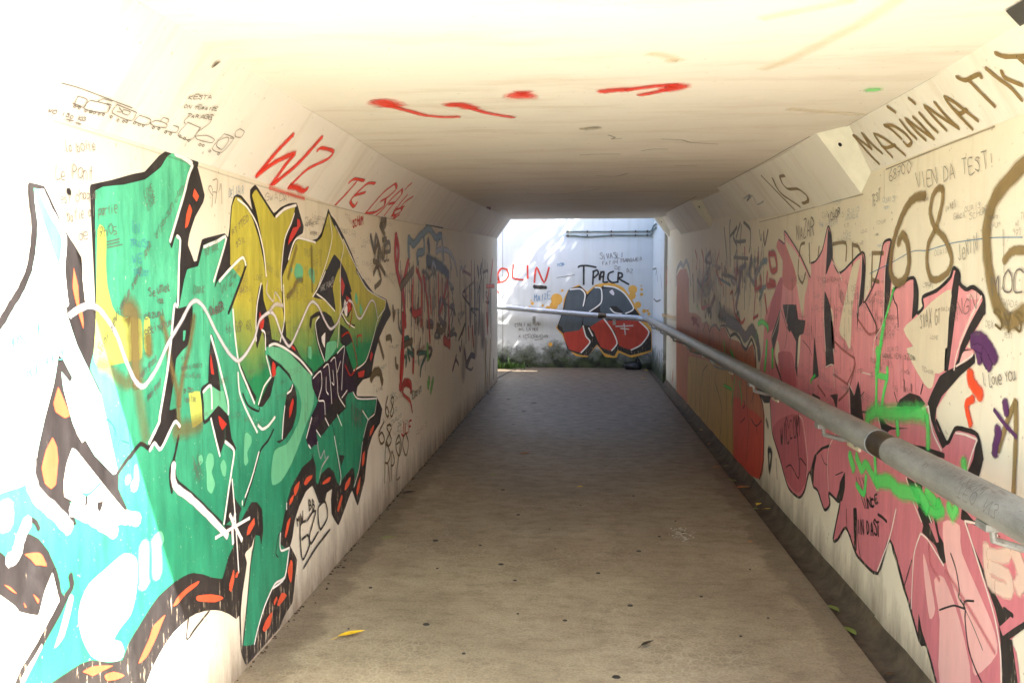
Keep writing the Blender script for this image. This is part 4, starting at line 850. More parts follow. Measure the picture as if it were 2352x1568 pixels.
~|s|0.006,0.1,1|3|4134,1074 4179,1046
~|s|0.01,0.1,1|3|4157,972 4094,979
~|s|0.007,0.1,1|3|3255,779 3371,690
~|s|0.006,0.1,1|3|4825,623 4756,587 4692,588
~|s|0.006,0.1,1|3|4419,613 4548,565
~|s|0.006,0.1,1|3|4475,400 4556,211
~|s|0.006,0.1,1|3|4348,435 4331,340 4267,313
~|s|0.007,0.1,1|3|4195,477 4157,319 4109,245
~|s|0.007,0.1,1|3|3496,453 3567,313
~|s|0.02,0.1,1|3|2742,447 2603,560
~|s|0.016,0.1,1|3|2750,544 2694,544
RW|pink_mural|light_fill|lpcream|s|0.05,0.4,0.8|3|2882,712 2850,600 2720,614
~|s|0.05,0.4,0.8|3|2752,750 2743,723 2864,683
~|s|0.05,0.4,0.8|3|2854,648 2738,659 2720,614 2805,597
~|s|0.06,0.4,0.8|3|2705,758 2645,692 2675,639
RW|brown_lines||brownline|s|0.014,0.5,0.6|4|4259,1425 4092,1357 3947,1387
~|s|0.014,0.5,0.6|4|4625,1285 4487,1253 4288,1224
~|s|0.014,0.5,0.6|4|4398,1075 4284,1179 4288,1224
~|s|0.014,0.5,0.6|4|4769,965 4927,1009
~|s|0.014,0.5,0.6|4|4527,974 4367,1055 4276,1201
~|s|0.014,0.5,0.6|4|4369,1077 4636,1106
RW|black_signature||black|t|0.012,WILCOM|6|5766,482 5263,666 5811,614
~|s|0.01,0.2,1|5|5616,368 5487,412 5288,371 5274,502 5131,491
~|s|0.01,0.2,1|5|5342,652 5299,489
~|s|0.01,0.2,1|5|5672,638 5632,705 5567,641
~|t|0.014,NCE|6|4024,530 3881,595 4042,568
~|t|0.012,IN DAST|6|4152,360 3847,448 4166,423
~|s|0.014,0.1,1|5|3897,533 3834,535 3785,531
~|s|0.006,0.2,1|5|4209,633 4172,591 4069,513
~|s|0.006,0.2,1|5|4169,642 4124,603 4050,518
~|s|0.006,0.2,1|5|4129,652 4078,615 4032,523
RW|neon_green_spray||neon|s|0.02,0.35,0.72|6|3786,1579 3827,1515 3869,1454 3906,1401
~|s|0.035,0.35,0.72|6|3887,1422 3905,1391 3927,1323 3949,1244
~|s|0.03,0.35,0.72|6|3914,1334 3926,1308
~|s|0.05,0.35,0.72|6|3971,1298 3952,1248 3962,1195
~|s|0.03,0.35,0.72|6|3977,1204 3965,1143 3960,1002
~|s|0.03,0.35,0.72|6|3838,1223 3834,1178 3881,1076 3888,1003
~|s|0.03,0.35,0.72|6|3960,1174 3834,1178
~|s|0.07,0.9,0.72|6|4074,925 4062,965 3960,1007 3861,1013 3666,1041 3491,1071 3404,1075
~|s|0.04,0.8,0.72|6|3393,1077 3377,1013 3372,947
~|s|0.04,0.8,0.72|6|3701,1003 3683,943
~|s|0.06,0.5,0.72|6|4321,728 4246,664
~|s|0.05,0.5,0.72|6|4219,743 4132,690 4072,730 3932,677
~|s|0.035,0.4,0.72|6|3956,788 3932,688
~|s|0.07,0.6,0.72|6|3932,677 3768,719 3650,706 3441,741 3352,710
~|s|0.05,0.5,0.72|6|3378,771 3293,753 3261,726 3255,767
~|s|0.035,0.4,0.72|6|4206,600 4090,579 4067,677
~|s|0.05,0.9,0.72|6|3178,775 3138,744 3105,782
~|s|0.05,0.9,0.72|6|3352,709 3270,714 3213,743
~|s|0.05,0.9,0.72|6|3067,968 3056,930
~|s|0.06,0.4,0.72|6|6265,1178 6289,1052 6317,949
~|s|0.06,0.4,0.72|6|6081,1127 6068,999
~|s|0.04,0.6,0.72|6|6585,1287 6429,1311 6238,1279 6253,1245
~|s|0.04,0.9,0.72|6|8127,1051 8053,938
~|s|0.04,0.9,0.72|6|7762,993 7587,927
~|s|0.035,0.9,0.72|6|7533,931 7369,868
~|s|0.03,0.9,0.72|6|8082,623 7668,633
~|s|0.03,0.9,0.72|6|7306,757 7193,627 7186,560
~|s|0.03,0.9,0.72|6|7517,773 7653,492
~|s|0.02,0.35,0.72|6|4978,1062 5068,1018 5055,1006
~|s|0.015,0.9,0.72|6|6622,1241 6653,1143
~|s|0.03,0.9,0.72|6|10009,1346 9910,1296
RW|purple_scribble||purple2|s|0.045,0.3,1|5|3042,1403 2994,1414 2945,1402 2897,1372 2868,1344
~|s|0.045,0.3,1|5|3017,1401 2990,1364 2971,1331
~|s|0.045,0.3,1|5|2977,1408 2958,1367 2916,1325
~|s|0.045,0.3,1|5|3041,1392 2943,1376 2880,1351
~|s|0.045,0.3,1|5|2929,1392 2941,1349 2900,1319
~|s|0.016,0.3,1|5|2864,1180 2792,1144 2713,1115
~|s|0.035,0.4,1|5|2798,1219 2780,1178
~|s|0.04,0.4,1|5|2847,1116 2825,1109 2843,1068 2848,1030
RW|orange_mark||orangered|s|0.05,0.4,1|5|3043,1288 3040,1260 3005,1237 2955,1213
~|s|0.03,0.3,1|5|3010,1197 3059,1174 3057,1151 3023,1100
RW|olive_tag||olive|s|0.025,0.4,0.9|5|2730,1229 2778,1153 2827,1049
~|s|0.025,0.4,0.9|5|2729,1226 2720,1113 2719,931
RW|olive_numerals||olive|s|0.04,0.45,0.85|5|3486,1951 3575,1956 3644,1940 3713,1899 3782,1828 3827,1752 3840,1668 3803,1619 3737,1601 3664,1623 3628,1688 3653,1768 3705,1809 3747,1787 3751,1768
~|s|0.028,0.45,0.85|5|3323,1960 3324,1909 3371,1819 3438,1758 3448,1683 3406,1621 3334,1616 3249,1645 3225,1694 3288,1768 3381,1816 3433,1880 3412,1944 3363,1968 3323,1960
~|s|0.06,0.45,0.85|5|2661,1975 2749,1968 2909,1891 2963,1803 2953,1690 2897,1558 2818,1487 2776,1478 2711,1506 2625,1529
~|s|0.03,0.45,0.85|5|2701,1702 2767,1705 2801,1699 2841,1672
~|s|0.02,0.4,0.7|2|5289,1850 5392,1834 5429,1659 5318,1603 5247,1671
~|s|0.02,0.4,0.7|2|5188,1845 5164,1724
~|s|0.02,0.4,0.7|2|4973,1815 4990,1758
~|s|0.02,0.4,0.7|2|4716,1816 4485,1811 4476,1718
~|s|0.02,0.4,0.7|2|4377,1806 4363,1647
~|s|0.02,0.4,0.7|2|4376,1795 4290,1785 4237,1745
~|s|0.02,0.4,0.7|2|4081,1750 4081,1581
~|s|0.02,0.4,0.7|2|4081,1744 3935,1739
~|s|0.02,0.4,0.7|2|4070,1618 3980,1607
RW|olive_lettering||olive2|s|0.03,0.4,0.8|5|8221,2142 8036,1836
~|s|0.03,0.4,0.8|5|7896,2192 7915,2101 7851,1758
~|s|0.03,0.4,0.8|5|7880,2037 7555,2097
~|s|0.03,0.4,0.8|5|7556,2107 7738,2029 7538,1929 7634,1824
~|s|0.03,0.4,0.8|5|7351,2103 7384,1932
~|s|0.03,0.4,0.8|5|7254,2124 6966,2040 6953,1912 6993,1860
~|s|0.03,0.4,0.8|5|7403,2126 7597,1981 7142,1958
~|s|0.03,0.4,0.8|5|7690,1836 7034,1806
RW|drip_scribble||redpaint|s|0.05,0.7,0.7|3|6278,1816 6083,1809 6006,1705 6176,1692 6257,1783
~|s|0.05,0.7,0.7|3|6302,1686 6311,1587 6029,1595 6241,1620
~|s|0.04,0.7,0.7|3|6379,1520 6291,1380
RW|drip_scribble||steel|s|0.05,0.7,0.7|3|6593,1707 6480,1764 6328,1769
~|s|0.04,0.7,0.7|3|6347,1578 6578,1552 6458,1536 6570,1474
RW|drip_scribble||redpaint|s|0.03,0.7,0.7|3|6648,1846 6705,1586 6763,1319
~|s|0.03,0.7,0.7|3|6785,1318 6599,1352
RW|drip_scribble||orange|s|0.04,0.7,0.7|3|10296,2011 10087,1884 10170,1766
~|s|0.04,0.7,0.7|3|9731,1988 9540,1831 9679,1516
~|s|0.03,0.7,0.7|3|8490,1927 8678,1753 8322,1582
RW|drip_scribble||plum|s|0.09,0.7,0.7|3|7313,1728 7399,1584 7536,1386
RW|drip_scribble||slate|s|0.07,0.7,0.7|3|6900,1820 6977,1695
~|s|0.06,0.7,0.7|3|7413,1720 7121,1753
RW|drip_scribble||redpaint|s|0.03,0.7,0.7|3|8345,1801 8183,1475
RW|drip_scribble||steel|s|0.03,0.7,0.7|3|8461,1649 7833,1583
RW|drip_scribble||olive2|s|0.04,0.7,0.7|3|8333,1692 7842,1666 7561,1634
RW|drip_scribble||greywhite|s|0.03,0.7,0.7|3|9223,1944 9040,1700 8871,1523
~|s|0.03,0.7,0.7|3|8678,1753 8454,1582
RW|drip_scribble||redpaint|s|0.03,0.7,0.7|3|7825,1501 7714,1523 7584,1334 7266,1260 7124,1304
RW|drip_scribble||slate|s|0.05,0.7,0.7|3|10060,1645 9331,1457
RW|drip_scribble||redpaint|s|0.05,0.7,0.7|3|9598,1580 9658,1325 9160,1363
RW|drip_scribble||olive2|s|0.03,0.7,0.7|3|6463,1991 6415,1888 6314,1998
RW|drip_scribble||ink|s|0.015,0.7,0.7|3|6624,2018 6555,1928 6520,1977
~|s|0.015,0.7,0.7|3|6460,1957 6592,1690
RW|drip_scribble||plum|s|0.08,0.7,0.7|3|8719,1467 9151,1279
~|s|0.07,0.7,0.7|3|10465,1716 10324,1374
RW|drip_scribble||bottle|s|0.03,0.7,0.7|3|8436,1416 8295,1331
RW|drip_scribble||orange|s|0.03,0.7,0.7|3|12525,314 12652,97
~|s|0.02,0.7,0.7|3|13734,1843 13526,1589
RW|marker_writing||ink|t|0.01,NAZAR|6|5464,1883 5071,1879 5473,1979
~|t|0.008,1CHOR|6|4789,1937 4573,1968 4803,1981
~|t|0.007,68700|6|3880,2057 3631,2068 3898,2103
~|t|0.007,VIEN DA TEST!|6|3564,1989 2908,1993 3582,2047
~|t|0.008,MOC|6|2905,1566 2697,1568 2911,1640
RW|marker_writing||olive2|t|0.012,SYS|6|2873,1448 2687,1451 2886,1514
RW|marker_writing||ink|t|0.006,JeXIN|6|3160,1680 3019,1719 3174,1741
~|t|0.007,I Love You|6|2942,1245 2728,1297 2953,1282
~|t|0.007,TEST|6|4099,1961 3984,1986 4104,2008
~|t|0.006,NGN|6|3161,1477 3002,1514 3165,1530
~|t|0.006,SVAX GT|6|3485,1419 3289,1442 3491,1486
~|t|0.006,JOULIEN SZGB|6|3894,1265 3518,1284 3896,1285
~|t|0.005,CARLOS|6|4573,1533 4474,1477 4578,1593
RW|marker_writing||blue|s|0.004,0.2,0.7|5|4103,1647 3822,1693 3603,1733 3447,1732 3248,1749 3088,1753 2913,1753 2730,1744
RW|marker_writing||ink|s|0.003,0.2,0.7|5|2848,1723 2853,1777 2834,1632
RW|rust_mural|rust_fill|rust|p|0|1|12211,1703 11814,1793 11132,1796 10831,1648 10783,1235 10209,1241 9733,1207 9638,1147 9301,1175 8980,1142 8619,1195 8407,1138 8152,1185 7783,1101 8141,1185 7829,1092 7391,1091 7042,1050 6778,1116 6634,942 6576,773 6410,717 6303,606 6319,179 6428,94 6894,28 7547,-1 10780,-55 12049,7 12205,1290 12174,1613
RW|rust_mural|ochre_fill|ochre|p|0|2|10751,656 9845,723 7802,824 7606,570 7547,-1 8913,-54 10783,-27
RW|rust_mural|red_fill|brick|p|0|2|7578,574 7190,598 6857,572 6682,581 6356,563 6289,270 6428,94 6895,37 7520,5
RW|rust_mural|dark_outline|black|s|0.02,0.3,0.85|3|9524,1056 9286,1181 9037,1084 8928,1138 8674,1174 8394,1132 8333,1180 8079,1193 7833,1123 7772,1096
~|s|0.03,0.3,0.85|3|7774,1116 7556,1150 7343,1124 7188,1067 7042,1050 6911,1116 6825,1149 6689,1078 6634,942
~|s|0.02,0.3,0.85|3|6576,773 6409,709 6321,603 6308,266 6428,94
~|s|0.01,0.3,0.85|3|6993,1017 7033,958 6975,610 6887,420 6950,128
~|s|0.012,0.3,0.85|3|7606,570 7574,-7
~|s|0.01,0.3,0.85|3|9037,1084 9006,799
~|s|0.01,0.3,0.85|3|9980,1083 10058,70
~|s|0.01,0.3,0.85|3|7829,1092 7930,927
~|s|0.012,0.3,0.85|3|10641,651 10408,478 10467,78
~|s|0.01,0.3,0.85|3|9154,712 9474,605 9628,408 9685,115
~|s|0.01,0.3,0.85|3|8990,656 9028,289 9159,24
~|s|0.012,0.3,0.85|3|8555,714 8612,593 8394,495 8181,359 8277,21
~|s|0.01,0.3,0.85|3|7969,722 7838,43
~|s|0.014,0.3,0.85|3|6775,639 6698,739 6534,761
~|s|0.012,0.3,0.85|3|6806,507 6588,481 6394,557
~|s|0.012,0.3,0.85|3|6588,481 6542,427
~|s|0.012,0.3,0.85|3|7220,401 7032,475
~|s|0.016,0.3,0.85|3|7135,539 7043,581 7094,612
RW|rust_mural|grey_halo|greywhite|s|0.06,0.5,0.8|2|12266,1574 12221,1784 11759,1885 11436,1832 11144,1899 10791,1776 10659,1577
RW|rust_mural|grey_halo|slate|s|0.1,0.4,0.8|2|8024,1249 7404,1218 7100,1149 6833,1230 6613,1154 6519,1023
~|s|0.16,0.8,0.6|2|8423,1294 7800,1265 7468,1240
RW|rust_mural|black_patch|black|p|0|2|6660,780 6456,788 6119,799 6148,729 6331,703 6576,773
RW|rust_mural|dark_outline|black|s|0.04,0.8,0.6|3|6245,590 6167,545
~|s|0.05,0.7,0.7|3|6151,383 6100,229 6044,380 6151,383
RW|rust_mural|orange_drip|orange|s|0.02,0.9,0.4|3|5906,369 5859,230
R2|black_lettering||ink|s|0.03,0.3,0.8|3|15822,1866 14950,1863 15074,1754
~|s|0.03,0.3,0.8|3|14948,1851 14649,1628
~|s|0.03,0.3,0.8|3|14154,1744 13882,1512
~|s|0.03,0.3,0.8|3|15445,1323 14871,1284 14099,1324
R2|orange_mark||orange|s|0.05,0.6,0.8|3|13037,1862 13210,1560
~|s|0.04,0.6,0.8|3|12066,339 12137,169
R2|ochre_patch||ochre2|s|0.06,0.9,0.5|3|13825,1077 11807,1115
FW|grey_red_piece|yellow_halo|gold|p|0|1|-365,972 -340,1289 -262,1473 -53,1578 106,1447 262,1578 392,1604 574,1618 783,1526 941,1317 1100,1029 1311,768 1329,321 953,199 717,290 665,197 455,209 296,419 113,206 -98,218 -257,363 -364,628 -483,760
FW|grey_red_piece|black_outline|black|p|0|2|-457,786 -366,1051 -301,1341 -236,1499 -26,1552 79,1447 106,1394 262,1552 367,1526 418,1565 653,1526 837,1395 995,1134 1087,1016 1050,898 1181,819 1307,689 1316,347 926,244 690,343 626,223 428,288 296,446 140,233 -19,245 -257,336 -351,654 -444,733
FW|grey_red_piece|grey_fill|slate2|p|0|3|-431,813 -334,1078 -262,1447 -52,1513 67,1394 15,1184 160,1079 238,1237 369,1237 367,1500 236,1526 80,1289 4,815 -48,682 -338,681 -364,773
~|p|0|3|160,1079 343,1237 380,1500 262,1526 132,1368 55,1079 31,815 162,789 294,657 425,658 581,817 436,974
~|p|0|3|344,1106 393,1500 654,1513 811,1395 969,1186 982,1134 814,1028 1075,1003 1024,885 633,909 423,948
FW|grey_red_piece|red_fill|brick2|p|0|4|-338,667 -48,709 31,801 84,630 164,485 7,285 -230,350 -310,522
~|p|0|4|162,776 423,935 582,738 676,475 559,328 375,393 295,552 242,684
~|p|0|4|476,896 1076,898 1273,689 1261,583 1107,424 938,344 715,422 635,685
FW|grey_red_piece|black_outline|black|p|0|4|31,801 162,789 296,472 139,273 8,272 164,485
~|p|0|5|552,1172 656,1172 788,1054 684,1028 579,1093
FW|grey_red_piece|white_highlight|white|s|0.025,0.2,1|6|-223,1486 -26,1499 67,1394 29,1171
~|s|0.025,0.2,1|6|249,1526 367,1500 369,1237 147,1066
~|s|0.025,0.2,1|6|419,1552 627,1526 811,1408 982,1134 827,1034
~|s|0.025,0.2,1|6|539,1133 618,1054 762,1028
~|s|0.025,0.2,1|6|31,801 85,603 164,485 -6,285
~|s|0.025,0.2,1|6|423,935 582,712 676,475 572,329
~|s|0.025,0.2,1|6|1076,898 1273,689 1133,451 938,344
~|s|0.025,0.2,1|6|136,762 216,604
~|s|0.025,0.5,0.7|6|647,791 973,805
~|s|0.025,0.5,0.7|6|803,844 831,634
~|s|0.025,0.5,0.7|6|739,752 895,739
FW|grey_red_piece|white_highlight|lilac|p|1|6|524,1447 576,1487 615,1421 603,1374 550,1408
FW|grey_red_piece|paint_blob|gold|p|1|1|-361,1302 -393,1223 -472,1191 -551,1222 -583,1301 -552,1381 -473,1412 -393,1381
~|p|1|1|-341,1468 -349,1449 -367,1441 -386,1449 -394,1468 -386,1486 -367,1494 -349,1486
~|p|1|1|1044,1487 1021,1427 961,1403 901,1427 877,1487 900,1547 960,1570 1020,1547
~|p|1|1|1021,1369 1001,1322 955,1301 908,1322 886,1369 907,1416 953,1437 1000,1416
~|p|1|1|1122,1199 1104,1155 1060,1136 1016,1155 997,1199 1015,1244 1059,1262 1103,1244
~|p|1|1|1136,1557 1131,1547 1121,1542 1110,1547 1105,1557 1110,1568 1120,1573 1131,1568
~|p|1|1|1152,1487 1145,1469 1127,1461 1109,1469 1101,1487 1108,1505 1126,1513 1144,1505
~|p|1|1|1159,1396 1148,1375 1128,1364 1107,1375 1096,1396 1104,1416 1127,1427 1148,1419
~|p|1|1|-903,1222 -913,1200 -935,1190 -956,1200 -967,1221 -959,1243 -935,1253 -914,1245
~|p|1|1|-945,1274 -951,1264 -961,1258 -972,1264 -977,1274 -972,1285 -961,1290 -951,1285
~|p|1|1|-712,1182 -720,1166 -736,1158 -752,1166 -760,1182 -752,1198 -736,1206 -720,1198
~|p|1|1|-590,1130 -603,1095 -638,1082 -672,1095 -686,1129 -672,1164 -638,1177 -604,1164
~|p|1|1|-546,441 -559,411 -588,398 -617,411 -631,440 -617,469 -588,483 -559,470
~|p|1|1|1214,1082 1204,1056 1178,1045 1152,1055 1141,1082 1151,1108 1177,1118 1203,1108
~|p|1|1|1268,1087 1261,1069 1243,1061 1224,1069 1216,1087 1224,1105 1242,1113 1260,1106
~|p|1|1|1300,1030 1290,1009 1269,998 1248,1009 1238,1030 1245,1050 1269,1061 1289,1053
~|p|1|1|-966,1155 -972,1139 -988,1134 -1004,1139 -1009,1155 -1004,1171 -988,1176 -972,1171
~|p|1|1|-445,1183 -469,1127 -524,1103 -580,1127 -604,1183 -580,1238 -525,1262 -469,1238
FW|black_lettering||black|s|0.035,0.35,0.9|5|-68,1906 -28,1932 102,1937 272,1905
~|s|0.035,0.35,0.9|5|37,1919 39,1578
~|s|0.035,0.35,0.9|5|221,1840 209,1578
~|s|0.035,0.35,0.9|5|208,1814 286,1853 312,1788 235,1709
~|s|0.035,0.35,0.9|5|364,1827 339,1657 339,1761 416,1827 405,1631 496,1631
~|s|0.035,0.35,0.9|5|339,1709 404,1735
~|s|0.035,0.35,0.9|5|599,1827 508,1787 496,1683 574,1618 678,1631
~|s|0.035,0.35,0.9|5|690,1813 679,1618
~|s|0.035,0.35,0.9|5|690,1800 755,1787 756,1722 691,1696 887,1584
FW|black_dash||black|s|0.06,0.2,1|5|-909,1552 -816,1525 -671,1525
~|s|0.06,0.2,1|5|-896,1525 -790,1539 -684,1525
FW|red_lettering||redpaint|s|0.035,0.4,0.9|5|-1426,1869 -1533,1882 -1599,1763 -1560,1631 -1453,1657 -1386,1763 -1426,1869
~|s|0.035,0.4,0.9|5|-1639,1763 -1560,1631 -1613,1618
~|s|0.035,0.4,0.9|5|-1640,1499 -1573,1419
~|s|0.035,0.4,0.9|5|-1294,1961 -1307,1710 -1108,1670
~|s|0.035,0.4,0.9|5|-1029,1947 -1023,1697
~|s|0.035,0.4,0.9|5|-896,1618 -857,1907 -711,1618 -619,1907
~|s|0.035,0.4,0.9|5|-1613,1684 -1693,1710
FW|marker_writing||ink|t|0.012,SIVASLI|6|337,2049 791,2087 336,2153
~|t|0.01,FATIH MARQUES|6|389,1944 1141,2047 389,2010
~|t|0.01,DE  BZ|6|624,1866 963,1787 624,1931
FW|marker_writing||blue|t|0.012,MAIZE|6|-895,1261 -578,1315 -895,1380
~|t|0.01,MSB|6|-461,1933 -317,1933 -462,1985
FW|marker_writing||ink|t|0.01,CINLI BE SAN|6|-1267,783 -775,798 -1267,849
~|t|0.01,NIL LA MEK|6|-1187,703 -814,705 -1187,756
~|t|0.01,KICCOGUCUR|6|-1187,570 -615,573 -1187,623
~|s|0.01,0.3,1|5|-474,1710 -132,1762
~|s|0.01,0.3,1|5|-894,524 -734,541
LW|drip_scribble||steel|s|0.0212957,0.5,0.758968|4|11093,1832 11082,1344
LW|drip_scribble||olive2|s|0.0210439,0.5,0.635687|4|10860,1367 10891,946
LW|drip_scribble||redpaint|s|0.0287042,0.5,0.562737|4|9446,1394 9463,1252
LW|drip_scribble||olive2|s|0.0306898,0.5,0.393854|4|10383,1117 10336,738
LW|drip_scribble||redpaint|s|0.0334544,0.5,0.50791|4|8116,1780 8114,1492
LW|drip_scribble||olive2|s|0.0342311,0.5,0.737287|4|8305,1602 8310,1050
~|s|0.0197245,0.5,0.566901|4|9853,1669 9857,1402
LW|drip_scribble||redpaint|s|0.0147692,0.5,0.369886|4|7278,1742 7276,1533
~|s|0.0215713,0.5,0.353255|4|7127,1597 7098,1312
~|s|0.0293673,0.5,0.491224|4|9751,1608 9779,1402
LW|drip_scribble||plum|s|0.0209603,0.5,0.629057|4|10798,1635 10837,991
LW|drip_scribble||slate|s|0.0238742,0.5,0.486347|4|6323,1644 6308,1413
LW|drip_scribble||redpaint|s|0.0407721,0.5,0.632303|4|10341,1887 10329,1404
~|s|0.0241272,0.5,0.463005|4|7811,1494 7798,1145
LW|drip_scribble||slate|s|0.0209131,0.5,0.704286|4|6965,1602 6931,1195
~|s|0.0194057,0.5,0.497504|4|9637,1799 9641,1562
~|s|0.0226766,0.5,0.385977|4|12457,1638 12480,920
LW|drip_scribble||ink|s|0.0194776,0.5,0.71305|4|6651,1724 6650,1449
LW|drip_scribble||olive2|s|0.0321716,0.5,0.481374|4|11209,1240 11245,886
LW|drip_scribble||redpaint|s|0.0135851,0.5,0.439807|4|6842,1603 6838,1502
LW|drip_scribble||slate|s|0.042231,0.5,0.686606|4|10934,1613 10969,1342
LW|drip_scribble||ink|s|0.0176573,0.5,0.365815|4|8583,1479 8594,1313
LW|drip_scribble||olive2|s|0.0149626,0.5,0.576434|4|7336,1316 7319,1218
LW|drip_scribble||slate|s|0.0233067,0.5,0.564739|4|6245,1772 6251,1577
~|s|0.0138844,0.5,0.720574|4|6945,1526 6915,1348
LW|drip_scribble||plum|s|0.0226789,0.5,0.372938|4|7416,1761 7397,1419
LW|drip_scribble||redpaint|s|0.0340544,0.5,0.388758|4|8253,1460 8248,1323
LW|drip_scribble||slate|s|0.0214677,0.5,0.79461|4|11246,1604 11224,1279
LW|drip_scribble||bottle|s|0.0330918,0.5,0.621996|4|11819,1940 11846,1679
~|s|0.0233508,0.5,0.77763|4|7589,1477 7569,1123
LW|drip_scribble||olive2|s|0.0150182,0.5,0.771418|4|7373,1623 7359,1439
LW|drip_scribble||plum|s|0.0263304,0.5,0.650403|4|8529,1633 8527,1091
LW|drip_scribble||redpaint|s|0.015309,0.5,0.587243|4|7488,1616 7481,1425
LW|drip_scribble||olive2|s|0.0318997,0.5,0.566865|4|7754,1482 7757,1372
LW|drip_scribble||ink|s|0.022865,0.5,0.599508|4|12677,1801 12614,1293
LW|drip_scribble||olive2|s|0.0304766,0.5,0.462485|4|7458,1663 7457,1470
~|s|0.0199155,0.5,0.575139|4|6742,1665 6752,1374
LW|drip_scribble||plum|s|0.0432867,0.5,0.567674|4|11411,1709 11414,1150
LW|drip_scribble||slate|s|0.0437452,0.5,0.67351|4|11627,1803 11586,1333
LW|drip_scribble||plum|s|0.019975,0.5,0.652123|4|6747,1507 6746,1107
LW|drip_scribble||slate|s|0.0119272,0.5,0.538288|4|6321,1704 6323,1542
~|s|0.0394061,0.5,0.382569|4|9828,1574 9861,1151
LW|drip_scribble||olive2|s|0.0167825,0.5,0.734247|4|8142,1645 8119,1439
LW|drip_scribble||slate|s|0.0127943,0.5,0.739295|4|6582,1550 6568,1454
LW|drip_scribble||redpaint|s|0.0215468,0.5,0.553561|4|7124,1672 7118,1227
LW|drip_scribble||steel|s|0.0314708,0.5,0.779902|4|7660,1547 7653,1363
LW|drip_scribble||plum|s|0.023376,0.5,0.393608|4|7600,1579 7616,1301
LW|drip_scribble||slate|s|0.0156621,0.5,0.689385|4|7639,1718 7652,1349
~|s|0.0320828,0.5,0.677552|4|7803,1674 7813,1550
LW|drip_scribble||olive2|s|0.01586,0.5,0.76933|4|7716,1589 7682,1218
LW|drip_scribble||slate|s|0.0326429,0.5,0.701995|4|11516,1650 11541,1387
~|s|0.0294074,0.5,0.522521|4|9755,1356 9780,1040
LW|drip_scribble||redpaint|s|0.0177045,0.5,0.593674|4|6288,1702 6281,1322
LW|drip_scribble||steel|s|0.0277828,0.5,0.400442|4|6949,1623 6946,1276
LW|drip_scribble||olive2|s|0.0252142,0.5,0.709188|4|8158,1656 8145,1292
LW|drip_scribble||slate|s|0.0176961,0.5,0.777195|4|6282,1666 6261,1299
~|s|0.0212122,0.5,0.620614|4|11014,1461 11029,899
LW|drip_scribble||ink|s|0.0219618,0.5,0.701968|4|11723,1927 11665,1386
LW|drip_scribble||olive2|s|0.0158977,0.5,0.560258|4|7740,1666 7698,1292
LW|drip_scribble||bottle|s|0.0284731,0.5,0.497756|4|9358,1869 9336,1479
~|s|0.0192021,0.5,0.769283|4|9502,1873 9529,1712
LW|drip_scribble||ink|s|0.0284433,0.5,0.42237|4|7070,1640 7060,1393
LW|drip_scribble||slate|s|0.0356231,0.5,0.530656|4|8670,1771 8649,1650
LW|drip_scribble||redpaint|s|0.0168693,0.5,0.786377|4|8181,1667 8196,1402
LW|drip_scribble||steel|s|0.019527,0.5,0.576644|4|6659,1667 6660,1575
LW|drip_scribble||slate|s|0.0217224,0.5,0.533484|4|7168,1729 7176,1629
LW|drip_scribble||ink|s|0.0147611,0.5,0.525088|4|7259,1263 7223,823
LW|drip_scribble||slate|s|0.0206364,0.5,0.569856|4|6897,1445 6889,1248
LW|drip_scribble||olive2|s|0.0255433,0.5,0.627935|4|6581,1767 6556,1528
LW|drip_scribble||bottle|s|0.0189563,0.5,0.754939|4|9345,1777 9352,1327
LW|drip_scribble||steel|s|0.0297315,0.5,0.775943|4|7315,1759 7288,1545
LW|drip_scribble||redpaint|s|0.0134919,0.5,0.72686|4|6806,1506 6810,1220
LW|drip_scribble||ink|s|0.0219097,0.5,0.700759|4|7211,1606 7201,1352
LW|drip_scribble||slate|s|0.019559,0.5,0.41925|4|9737,1881 9745,1392
LW|drip_scribble||redpaint|s|0.0414954,0.5,0.742516|4|10631,1846 10612,1577
LW|drip_scribble||olive2|s|0.0209117,0.5,0.606003|4|6973,1797 6949,1635
~|s|0.0241271,0.5,0.793393|4|6357,1560 6325,1156
LW|drip_scribble||bottle|s|0.0394301,0.5,0.701977|4|9837,1491 9820,884
LW|drip_scribble||slate|s|0.0157025,0.5,0.399073|4|7640,1400 7635,1260
LW|drip_scribble||bottle|s|0.0256006,0.5,0.621398|4|8279,1543 8254,1046
LW|drip_scribble||redpaint|s|0.0333323,0.5,0.484676|4|11975,1578 11987,1352
LW|drip_scribble||olive2|s|0.0276306,0.5,0.583412|4|6915,1482 6895,1258
~|s|0.0343023,0.5,0.76892|4|8326,1741 8335,1537
LW|drip_scribble||bottle|s|0.0228263,0.5,0.756391|4|12632,1305 12676,557
LW|drip_scribble||redpaint|s|0.0154068,0.5,0.751593|4|7523,1484 7492,1375
LW|drip_scribble||slate|s|0.0187989,0.5,0.544578|4|6505,1755 6486,1410
~|s|0.0142959,0.5,0.442523|4|7093,1647 7076,1208
LW|drip_scribble||olive2|s|0.0245212,0.5,0.490373|4|7926,1277 7909,1016
LW|drip_scribble||bottle|s|0.0213294,0.5,0.713212|4|7069,1617 7053,1516
LW|drip_scribble||redpaint|s|0.0131503,0.5,0.77755|4|6692,1473 6666,1335
~|s|0.0224436,0.5,0.433268|4|7338,1375 7294,892
LW|drip_scribble||slate|s|0.0144254,0.5,0.652388|4|7139,1453 7128,1187
LW|drip_scribble||steel|s|0.0163778,0.5,0.779088|4|7948,1488 7949,1094
LW|drip_scribble||redpaint|s|0.0238133,0.5,0.639392|4|7725,1626 7739,1458
LW|drip_scribble||plum|s|0.0311249,0.5,0.516975|4|10633,1898 10629,1204
LW|drip_scribble||bottle|s|0.0202409,0.5,0.554701|4|6806,1506 6812,1268
LW|drip_scribble||slate|s|0.0145609,0.5,0.72242|4|7196,1695 7216,1589
